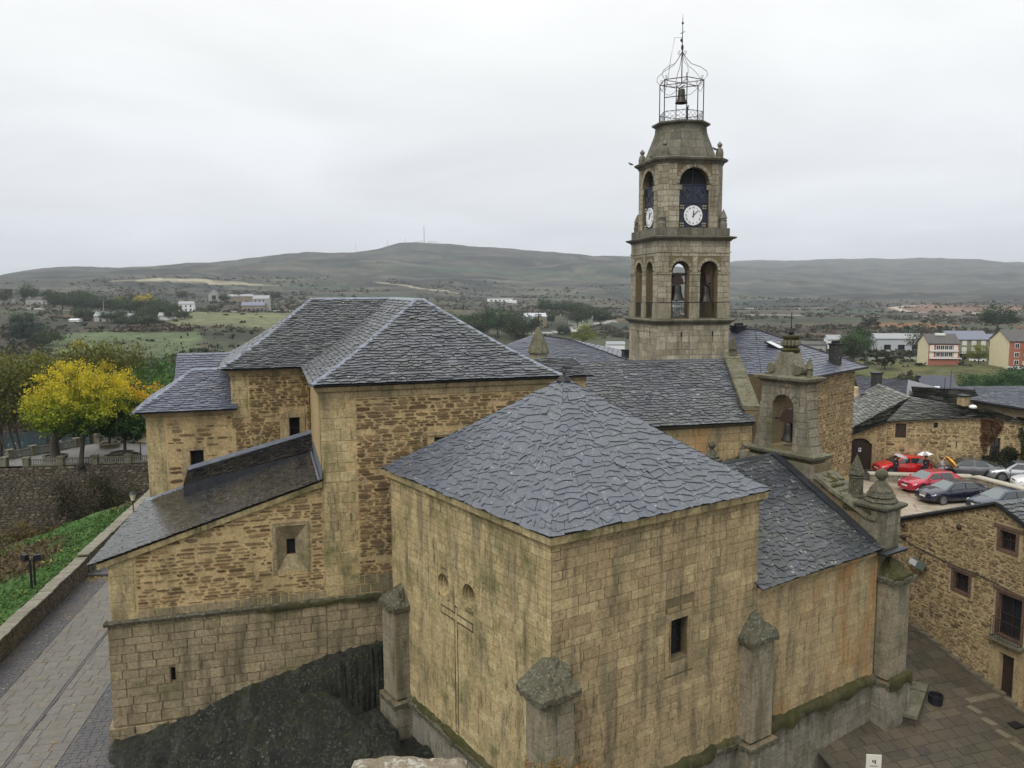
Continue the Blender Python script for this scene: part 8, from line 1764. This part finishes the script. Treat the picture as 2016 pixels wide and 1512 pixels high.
for x, y, h, w, lb in ((141, 285, 9, 7, 'half bare grey tree before the pale hall, left'), (146.5, 287, 9, 7, 'half bare grey tree before the pale hall, right'), (110, 262, 7.5, 7, 'dark leafy tree by the car park road')): tree('bare' if 'bare' in lb else 'dg2', x, y, H(x, y), h, w, lb, None, 'roadside_tree', 'tree')
for i, (x, y, h, w) in enumerate(((110, 190, 6, 9), (116, 187, 7, 11), (104, 196, 4, 8), (122, 190, 6, 10), (128, 200, 5, 9), (98, 200, 4, 7), (88, 205, 4, 9), (136, 196, 6, 10), (80, 196, 3.5, 8))): tree('gn2' if i in (0, 1, 3, 7) else 'dg2', x, y, H(x, y)-.4, h, w, ['dark green bush', 'tallest dark bush', 'olive bush', 'broad dark bush', 'rightmost olive bush', 'small olive bush', 'small bush at the far left', 'big green bush at the right', 'tiny bush at the very left'][i]+' on the bank below the brick houses', 'bushes on the bank below the brick houses', 'bank_bush', 'bush', rr.uniform(0, 6))
# countless shrubs on the heath: one piece of stuff
rs = np.random.RandomState(4); C_, S_, K_ = [], [], []
shrubs = 0
while shrubs < 9000:
    D = 215*(1500/215)**rs.rand()**1.15; th = radians(rs.uniform(-36, 36)); x, y = D*sin(th), D*cos(th)
    if noise.fractal(Vector((x*.009, y*.009, 3)), 1, 2, 4)+.05 < rs.uniform(-.12, .25): continue
    if D < 300 and x > 60 and rs.rand() < .93: continue
    if any(inpoly(x, y, P_) for P_, c in FIELDS[:3]) and rs.rand() < .97: continue
    if any(segd(x, y, P_) < w+2 for P_, w, c in ROADS): continue
    z = H(x, y); r = rs.uniform(.8, 2.4)*(1+D/1500); c = [(.030, .040, .020), (.045, .040, .026), (.058, .045, .028), (.08, .055, .030), (.040, .055, .026)][rs.randint(0, 5)]; m = int(16-8*min(1, D/1200)); shrubs += 1
    q = rs.normal(size=(m, 3)); q /= np.linalg.norm(q, axis=1)[:, None]; q *= rs.uniform(.3, 1, (m, 1)); q[:, 2] = abs(q[:, 2])*.75
    C_.append(np.array((x, y, z-.2))+q*r); S_.append(np.full(m, r*.38)*rs.uniform(.6, 1.2, m)); K_.append(np.array(c)*rs.uniform(.7, 1.35)*rs.uniform(.8, 1.2, (m, 1)))
o = fastleaf('heath_shrubs', np.concatenate(C_), np.concatenate(S_), np.concatenate(K_), M['leaf'], None, 'stuff', asp=.8); o['label'] = 'brown and dark green shrubs scattered over the far heath'; o['category'] = 'shrubs'

# ============================================================ CARS
TYRE = plain('tyre_rubber', (.018, .018, .018), .8, var=0); RIM = plain('alloy_rim', (.42, .43, .45), .3, .8, var=0); CGL = plain('car_glass', (.02, .028, .03), .04, 0, 1., var=0); CGL2 = plain('car_windscreen', (.10, .13, .135), .05, 0, 1., var=0)
HLG = plain('headlight_glass', (.62, .64, .66), .12, 0, .9, var=0); TLG = plain('tail_light', (.40, .02, .02), .2, var=0); PLT = plain('number_plate', (.68, .68, .66), .4, var=0); TRIM = plain('black_trim', (.02, .02, .022), .5, var=0); CHR = plain('chrome', (.5, .5, .52), .15, .9, var=0)
def paint(name, c, met=.3): m, t, b = base_mat(name); b.inputs['Base Color'].default_value = (*c, 1); b.inputs['Metallic'].default_value = met; b.inputs['Roughness'].default_value = .32; b.inputs['Coat Weight'].default_value = .8; b.inputs['Coat Roughness'].default_value = .04; return m
def car(p, yaw, kind, mat, label, L=4.4, Wd=1.8, glass=None, rim=RIM, roofmat=None, grille=TRIM):
    t = thing('parked_car', (0, 0, 0), label, 'car', 'cars parked on the plaza'); ORG[t] = Vector((0, 0, 0)); h = Wd/2; k = L/4.4
    sed = kind == 'sedan'; low = kind == 'coupe'
    top = [(2.2, .50), (2.17, .66), (2.05, .76), (1.7, .86), (1.25, .95), (.9, .98), (0, .96), (-1.0, .99)]+([(-1.6, 1.03), (-2.05, 1.02), (-2.17, .96), (-2.2, .62)] if sed else [(-1.7, 1.04), (-2.02, 1.02), (-2.14, .85), (-2.2, .55)])
    X = [p_[0] for p_ in top][::-1]; Z1 = [p_[1] for p_ in top][::-1]; wb = (1.34, -1.32); xs = sorted(set([round(-2.2+4.4*i/64, 3) for i in range(65)]))
    sec = []
    for x in xs:
        zt = float(np.interp(x, X, Z1)); e = abs(x)/2.2; w = h*(1-.16*e**7-.03*e**2); zl = .22+.10*max(0, e-.86)/.14
        for a in wb:
            if abs(x-a) < .385: zl = max(zl, .33+sqrt(.385**2-(x-a)**2))
        ms = min(.62, zt-.14); sec.append([(0, .22), (w*.66, .22), (w*.66, min(zl, zt-.2)), (w*.985, min(zl, zt-.2)), (w, min(max(zl+.04, .45), zt-.12)), (w, max(ms, min(zl+.06, zt-.08))), (w*.965, zt-.05), (w*.86, zt), (w*.4, zt+.03), (0, zt+.035)])
    m = 10; V_ = []; F_ = []
    for i, x in enumerate(xs):
        V_ += [(x*k, y, z) for y, z in sec[i]]+[(x*k, -y, z) for y, z in sec[i][::-1]]
    n2 = 2*m
    for i in range(len(xs)-1):
        for j in range(n2): F_.append((i*n2+j, i*n2+(j+1) % n2, (i+1)*n2+(j+1) % n2, (i+1)*n2+j))
    F_ += [tuple(range(n2))[::-1], tuple(range((len(xs)-1)*n2, len(xs)*n2))]
    g = G(); g.add([Vector(v) for v in V_], F_); body = g.build('body', mat, t, smooth=True)
    # cabin
    zr_ = 1.44 if not low else 1.40
    if sed: pr = [(1.12, .95, 0), (.30, zr_-.05, 1), (-.35, zr_, 1), (-1.02, zr_-.08, 1), (-1.72, 1.02, 0)]
    else: pr = [(1.12, .95, 0), (.32, zr_-.04, 1), (-.4, zr_, 1), (-1.45, zr_-.07, 1), (-2.02, 1.02, 0)]
    v = []
    for x, z, up in pr:
        w1 = h*(.92 if not up else .70); w2_ = h*(.80 if not up else .58)
        v += [(x*k, -w1, z-(.0 if not up else .05)), (x*k, -w2_, z+(.0 if up else .02)), (x*k, w2_, z+(.0 if up else .02)), (x*k, w1, z-(.0 if not up else .05))]
    base = [(x_*k, s*h*.93, .93) for x_ in (pr[0][0], pr[-1][0]) for s in (-1, 1)]
    f = [(i*4+j, (i+1)*4+j, (i+1)*4+j+1, i*4+j+1) for i in range(4) for j in range(3)]
    b0_ = len(v); v += [(x*k, s*h*.925, .94) for x, z, up in pr for s in (-1, 1)]
    for i in range(4): f += [(b0_+i*2, b0_+(i+1)*2, (i+1)*4, i*4), (i*4+3, (i+1)*4+3, b0_+(i+1)*2+1, b0_+i*2+1)]
    g = G(); g.add([Vector(q) for q in v], f); cabin = g.build('cabin', roofmat or mat, t)
    def panel(name, q, mt, off, par=cabin, th=.012):
        q = [Vector(x) for x in q]; n = (q[1]-q[0]).cross(q[2]-q[0]).normalized(); c = sum(q, Vector())/len(q)
        if n.dot(c-Vector((0, 0, .9))) < 0: n = -n
        g = G(); prism(g, [x+n*(off-th) for x in q], [x+n*off for x in q]); return g.build(name, mt, par)
    gl = glass or CGL
    lp = lambda a, b, s: tuple(a[i]+(b[i]-a[i])*s for i in range(3))
    P = lambda i, j: v[i*4+j]
    def quad(a, b, c, d, m0): return [lp(lp(a, b, u), lp(d, c, u), w) for u, w in ((m0, m0), (1-m0, m0), (1-m0, 1-m0), (m0, 1-m0))]
    panel('windscreen', quad(lp(P(0, 0), P(0, 1), .35), lp(P(0, 3), P(0, 2), .35), P(1, 2), P(1, 1), .035), gl, .012)
    panel('rear_window', quad(lp(P(4, 0), P(4, 1), .6), lp(P(4, 3), P(4, 2), .6), P(3, 2), P(3, 1), .07), CGL, .012)
    for s, jj in ((-1, 0), (1, 3)):
        A0 = (pr[0][0]*k-.12, s*h*.925, 1.0); tp = lambda i: P(i, jj)
        zb2 = .995; fx = pr[1][0]*k; top_z = pr[2][1]-.10
        def sidepoly(xa, xb, xta, xtb):      # bottom xa..xb, top xta..xtb
            yb = s*h*.915; yt = s*h*.715; return [(xa, yb, zb2), (xb, yb, zb2), (xtb, yt, top_z), (xta, yt, top_z)]
        mid = -.30*k
        panel('side_window', sidepoly(.86*k, mid+.04, .30*k, mid+.03), CGL, .03)
        panel('side_window', sidepoly(mid-.04, (-1.28 if sed else -1.38)*k, mid-.05, (-.98 if sed else -1.25)*k), CGL, .03)
        for xa in (.80, -.30, -1.12):
            g = G(); box(g, Fr((0, 0, 0), 0), xa*k-.008, xa*k+.008, s*h*1.0-.006, s*h*1.0+.004, .30, .90); g.build('door_seam', TRIM, body)
        for xa in (-.12, -.95): g = G(); box(g, Fr((0, 0, 0), 0), xa*k-.08, xa*k+.08, s*h-.012, s*h+.025, .80, .83); g.build('door_handle', mat, body)
        g = G(); ball(g, Vector((.82*k, s*(h+.08), 1.0)), .085, 8, sz=.8); g.build('mirror', mat, t, smooth=True)
        g = G(); prism(g, [Vector(q) for q in ((2.13*k, s*h*.50, .60), (1.98*k, s*h*.92, .66), (1.80*k, s*h*.97, .74), (2.04*k, s*h*.55, .73))], [Vector(q) for q in ((2.165*k, s*h*.50, .60), (2.03*k, s*h*.955, .66), (1.85*k, s*h*.995, .76), (2.07*k, s*h*.55, .77))]); g.build('headlight', HLG, t)
        g = G(); prism(g, [Vector(q) for q in ((-2.12*k, s*h*.60, .72), (-2.02*k, s*h*.95, .72), (-2.0*k, s*h*.93, .95), (-2.10*k, s*h*.60, .93))], [Vector(q) for q in ((-2.19*k, s*h*.60, .72), (-2.07*k, s*h*.985, .72), (-2.03*k, s*h*.985, .95), (-2.15*k, s*h*.60, .93))]); g.build('tail_light', TLG, t)
        g = G(); ball(g, Vector((2.10*k, s*h*.66, .40)), .06, 8); g.build('fog_light', HLG, t)
        for a in wb:
            c = Vector((a*k, s*(h-.11), .33)); g = G(); n = 24; v_ = []
            for r_, yy in ((.17, -.11), (.33, -.11), (.34, -.06), (.34, .06), (.33, .11), (.21, .115)):
                v_ += [c+Vector((r_*cos(2*pi*i/n), s*yy, r_*sin(2*pi*i/n))) for i in range(n)]
            g.add(v_, [(i*n+j, i*n+(j+1) % n, (i+1)*n+(j+1) % n, (i+1)*n+j) for i in range(5) for j in range(n)]+[tuple(range(n))]); wh = g.build('wheel', TYRE, t, smooth=False)
            g = G()
            for q in range(6):
                an = 2*pi*q/6; d1 = Vector((cos(an), 0, sin(an))); d2 = Vector((-sin(an), 0, cos(an))); prism(g, [c+d1*.03-d2*.045+Vector((0, s*.10, 0)), c+d1*.22-d2*.035+Vector((0, s*.10, 0)), c+d1*.22+d2*.035+Vector((0, s*.10, 0)), c+d1*.03+d2*.045+Vector((0, s*.10, 0))], [x+Vector((0, s*.02, 0)) for x in (c+d1*.03-d2*.045+Vector((0, s*.10, 0)), c+d1*.22-d2*.035+Vector((0, s*.10, 0)), c+d1*.22+d2*.035+Vector((0, s*.10, 0)), c+d1*.03+d2*.045+Vector((0, s*.10, 0)))])
            for i in range(n):
                pass
            v_ = [c+Vector((r_*cos(2*pi*i/n), s*.118, r_*sin(2*pi*i/n))) for r_ in (.19, .235) for i in range(n)]; g.add(v_, [(i, (i+1) % n, n+(i+1) % n, n+i) for i in range(n)]); v_ = [c+Vector((.2*cos(2*pi*i/n), s*.06, .2*sin(2*pi*i/n))) for i in range(n)]; g.add(v_, [tuple(range(n))]); g.build('rim', rim, wh)
    g = G(); box(g, Fr((0, 0, 0), 0), 2.12*k, 2.19*k, -h*.42, h*.42, .30, .44); g.build('lower_grille', TRIM, t)
    g = G(); box(g, Fr((0, 0, 0), 0), 2.12*k, 2.185*k, -h*.36, h*.36, .62, .70); g.build('grille', grille, t)
    g = G(); box(g, Fr((0, 0, 0), 0), 2.19*k, 2.215*k, -.26, .26, .47, .58); g.build('number_plate', PLT, t)
    g = G(); box(g, Fr((0, 0, 0), 0), -2.215*k, -2.19*k, -.26, .26, .60, .71); g.build('number_plate', PLT, t)
    t.location = p; t.rotation_euler.z = yaw; return t
RED = paint('bright_red_paint', (.55, .012, .012), .05); KIA = paint('raspberry_red_paint', (.42, .02, .05), .3); NAV = paint('dark_navy_paint', (.008, .010, .03), .2); GRY = paint('grey_paint', (.13, .13, .14), .6); SIL = paint('silver_paint', (.42, .43, .45), .7); WHP = paint('white_paint', (.75, .75, .75), 0); DBL = paint('dark_blue_paint', (.03, .045, .075), .4)
PZ = -14.52
RZ = -14.38
car((30.3, 54.75, PZ), radians(-167), 'sedan', NAV, 'dark navy saloon with bright alloy wheels on the pale paving', 4.8, 1.82, CGL2, grille=CHR)
car((30.25, 57.75, PZ), radians(-165), 'hatch', KIA, 'raspberry red hatchback behind the dark navy saloon', 4.3, 1.78, CGL2)
car((30.5, 62.45, RZ), radians(-178), 'hatch', RED, 'bright red car parked beside the big arched door, black lower trim', 4.15, 1.74, CGL)
car((34.95, 61.35, RZ), radians(166), 'sedan', GRY, 'dark grey saloon parked against the rubble wall', 4.6, 1.8, CGL)
car((38.1, 60.0, RZ), radians(164), 'hatch', SIL, 'silver hatchback parked by the ivy, rightmost of the wall row', 4.3, 1.76, CGL)
car((38.2, 57.0, RZ), radians(165), 'hatch', WHP, 'white car cut off by the right edge of the picture', 4.2, 1.76, CGL)
car((32.3, 52.3, PZ), radians(-166), 'sedan', DBL, 'dark blue car half hidden behind the rubble house roof edge', 4.5, 1.78, CGL2)
# far parked cars, tiny
fm, = [None],
def tinycar(x, y, yaw, mat, label, grp='cars parked on the far bank'):
    z = H(x, y); t = thing('parked_car', (x, y, z), label, 'car', grp); fr = Fr((x, y, 0), yaw); g = G()
    prism(g, [fr.P(a, b, z+.25) for a, b in ((-2.1, -.85), (2.1, -.85), (2.1, .85), (-2.1, .85))], [fr.P(a, b, z+.9) for a, b in ((-2.1, -.85), (2.05, -.8), (2.05, .8), (-2.1, .85))]); g.build('body', mat, t)
    g = G(); prism(g, [fr.P(a, b, z+.9) for a, b in ((-1.8, -.8), (1.1, -.8), (1.1, .8), (-1.8, .8))], [fr.P(a, b, z+1.45) for a, b in ((-1.4, -.62), (.4, -.62), (.4, .62), (-1.4, .62))]); g.build('cabin', CGL, t)
    for a in (-1.3, 1.3):
        for b in (-.82, .82): g = G(); tube(g, [fr.P(a, b-.1, z+.32), fr.P(a, b+.1, z+.32)], .32, 8); g.build('wheel', TYRE, t)
for x, y, yw, mt, lb in ((103.5, 268, .1, WHP, 'white car on the far road, left of two'), (109.5, 268.5, .1, SIL, 'silver car on the far road beside the white one'), (124, 262, .2, NAV, 'dark car on the far road below the pale hall'), (134.8, 247, .3, WHP, 'white van like car beside the red brick house'), (140, 243.5, 0, WHP, 'white car in front of the olive house'), (148, 244, 0, SIL, 'pale car in front of the ochre house'), (121, 290, 0, RED, 'red car behind the roadside trees')): tinycar(x, y, yw, mt, lb)
t = tinycar(41.5, 80.5, .5, WHP, 'white car roof showing above the slab roof ridge', 'cars in the old town') if 0 else None
# ============================================================ PEOPLE with umbrellas
SKIN = plain('skin', (.45, .27, .19), .6, var=0)
def person(p, yaw, cloth, legs, label, h=1.68, arm=True, bag=None):
    t = thing('person', p, label, 'person'); s = h/1.7
    V0 = [(0, 0, .93), (0, 0, 1.12), (0, 0, 1.30), (0, 0, 1.42), (0, .01, 1.50), (0, .02, 1.58), (0, .02, 1.66), (.09, 0, .88), (.10, .02, .50), (.10, -.02, .10), (.11, .12, .03), (-.09, 0, .88), (-.11, -.03, .50), (-.10, -.10, .10), (-.11, .04, .03),
          (.17, 0, 1.38), (.22, .05, 1.13), (.13, .24, 1.18), (.10, .30, 1.23), (-.17, 0, 1.38), (-.23, -.01, 1.12), (-.22, .08, .88), (-.22, .11, .80)]
    E0 = [(0, 1), (1, 2), (2, 3), (3, 4), (4, 5), (5, 6), (0, 7), (7, 8), (8, 9), (9, 10), (0, 11), (11, 12), (12, 13), (13, 14), (3, 15), (15, 16), (16, 17), (17, 18), (3, 19), (19, 20), (20, 21), (21, 22)]
    R0 = [.15, .14, .16, .13, .055, .095, .075, .10, .065, .045, .045, .10, .065, .045, .045, .075, .05, .04, .035, .075, .05, .04, .035]
    me = bpy.data.meshes.new('figure'); me.from_pydata([tuple(c*s for c in v) for v in V0], E0, []); ob = bpy.data.objects.new('figure', me); COL.objects.link(ob)
    md = ob.modifiers.new('s', 'SKIN'); sk = me.skin_vertices[0].data
    for i, r in enumerate(R0): sk[i].radius = (r*s, r*s*(.75 if i in (0, 1, 2, 3) else 1))
    sk[0].use_root = True; ob.modifiers.new('d', 'SUBSURF').levels = 1
    dg = bpy.context.evaluated_depsgraph_get(); nm = bpy.data.meshes.new_from_object(ob.evaluated_get(dg)); bpy.data.objects.remove(ob, do_unlink=True)
    nm.materials.clear(); [nm.materials.append(m) for m in (SKIN, cloth, legs)]
    for pl in nm.polygons:
        c = pl.center/s; pl.material_index = 0 if c.z > 1.47 or (c.z < 1.26 and c.y > .26) or (c.x < -.18 and c.z < .86) else 1 if c.z > .82 else 2; pl.use_smooth = True
    b = bpy.data.objects.new('body', nm); COL.objects.link(b); b.parent = t
    g = G(); lathe(g, (0, -.01*s, 0), [(.04*s, 1.76*s), (.085*s, 1.73*s), (.108*s, 1.66*s), (.11*s, 1.58*s), (.06*s, 1.52*s)], 12, cap=True); o = bpy.data.objects.new('hair', g.mesh('hair', [M['wood']], (0, .03, 0), True)); COL.objects.link(o); o.parent = t
    g = G(); lathe(g, (0, 0, 0), [(.19*s, .80*s), (.175*s, 1.0*s), (.19*s, 1.25*s), (.17*s, 1.4*s), (.07*s, 1.47*s)], 12, sy=.78, cap=False); o = bpy.data.objects.new('coat', g.mesh('coat', [cloth], (0, 0, 0), True)); COL.objects.link(o); o.parent = t
    t.rotation_euler.z = yaw; return t
def umbrella(p, tilt, r, mats, label, h=.95):
    t = thing('umbrella', p, label, 'umbrella'); g = G(); n = 8; R_ = Matrix.Rotation(tilt[0], 3, 'X') @ Matrix.Rotation(tilt[1], 3, 'Y'); v = []; prof_ = [(0.02, .30), (.35, .27), (.7, .17), (1.0, 0)]
    for q, z in prof_:
        for i in range(n*2): a = pi*i/n; sc_ = 1 if i % 2 == 0 else .95; v.append(R_ @ Vector((r*q*sc_*cos(a), r*q*sc_*sin(a), h+z*r*1.2+(-.0 if i % 2 == 0 else .03*q))))
    m = 2*n
    for i in range(n):
        f = []
        for k in range(3):
            for j in (2*i, 2*i+1): f.append((k*m+j, k*m+(j+1) % m, (k+1)*m+(j+1) % m, (k+1)*m+j))
        gg = G(); gg.add([Vector(p)+x for x in v], f); gg.build('canopy_panel', mats[i % len(mats)], t)
    g = G(); tube(g, [Vector(p), Vector(p)+R_ @ Vector((0, 0, h+.4*r))], .012, 5); g.build('handle', M['iron'], t)
DK = plain('dark_coat', (.025, .02, .025), .8, var=.1); JN = plain('dark_trousers', (.02, .02, .03), .8, var=0); ST_ = plain('grey_white_cloth', (.42, .42, .44), .8, var=.3, vs=20); PNK = plain('dusty_pink_scarf', (.5, .2, .2), .8, var=.1)
FLO, tt_, bb_ = base_mat('floral_canopy'); c = mixc(tt_, rng(tt_, nse(tt_, 14, 2, .5, pos(tt_)), .5, .56), (.42, .40, .40), (.25, .08, .10)); tt_.links.new(c, bb_.inputs['Base Color'])
OR = plain('orange_canopy', (.75, .30, .02), .7, var=0); WHC = plain('white_canopy', (.70, .68, .66), .7, var=0); GC = plain('grey_canopy', (.30, .27, .27), .7, var=0)
person((29.35, 61.15, RZ), radians(190), DK, JN, 'person in dark coat holding a flowered grey umbrella beside the red car', 1.62)
umbrella((29.45, 60.95, RZ+1.15), (.12, .28), .52, [FLO], 'grey flowered umbrella held before the red car bonnet', .55)
person((31.65, 61.05, RZ), radians(170), DK, JN, 'person in black with a pink scarf under a white umbrella by the red car door', 1.68)
g = G(); lathe(g, (31.65, 61.05, 0), [(.085, RZ+1.36), (.10, RZ+1.42), (.07, RZ+1.47)], 10); t = thing('scarf', (31.65, 61.05, RZ+1.36), 'dusty pink scarf worn by the person in black', 'scarf'); g.build('scarf_wrap', PNK, t)
umbrella((31.55, 60.95, RZ+1.2), (-.05, -.1), .58, [WHC, GC], 'white and grey umbrella above the red car door', .62)
person((32.75, 60.75, RZ), radians(200), ST_, JN, 'person in pale striped top behind the tilted orange umbrella', 1.6)
umbrella((32.85, 60.55, RZ+.95), (.15, .85), .62, [OR, plain('yellow_canopy', (.75, .45, .05), .7, var=0)], 'bright orange umbrella tilted to the right beside the dark grey saloon', .5)

# ============================================================ HAZE
hm = bpy.data.materials.new('haze_air'); hm.use_nodes = True; t = hm.node_tree; t.nodes.clear(); o_ = N(t, 'ShaderNodeOutputMaterial'); v_ = N(t, 'ShaderNodeVolumePrincipled'); v_.inputs['Color'].default_value = (.86, .91, 1, 1); v_.inputs['Density'].default_value = HAZE; v_.inputs['Anisotropy'].default_value = .2
t.links.new(v_.outputs[0], o_.inputs['Volume'])
g = G(); box(g, Fr((0, 0, 0), 0), -9500, 9500, -9500, 9500, -60, 210); hz = g.build('haze', hm, None, kind='stuff')
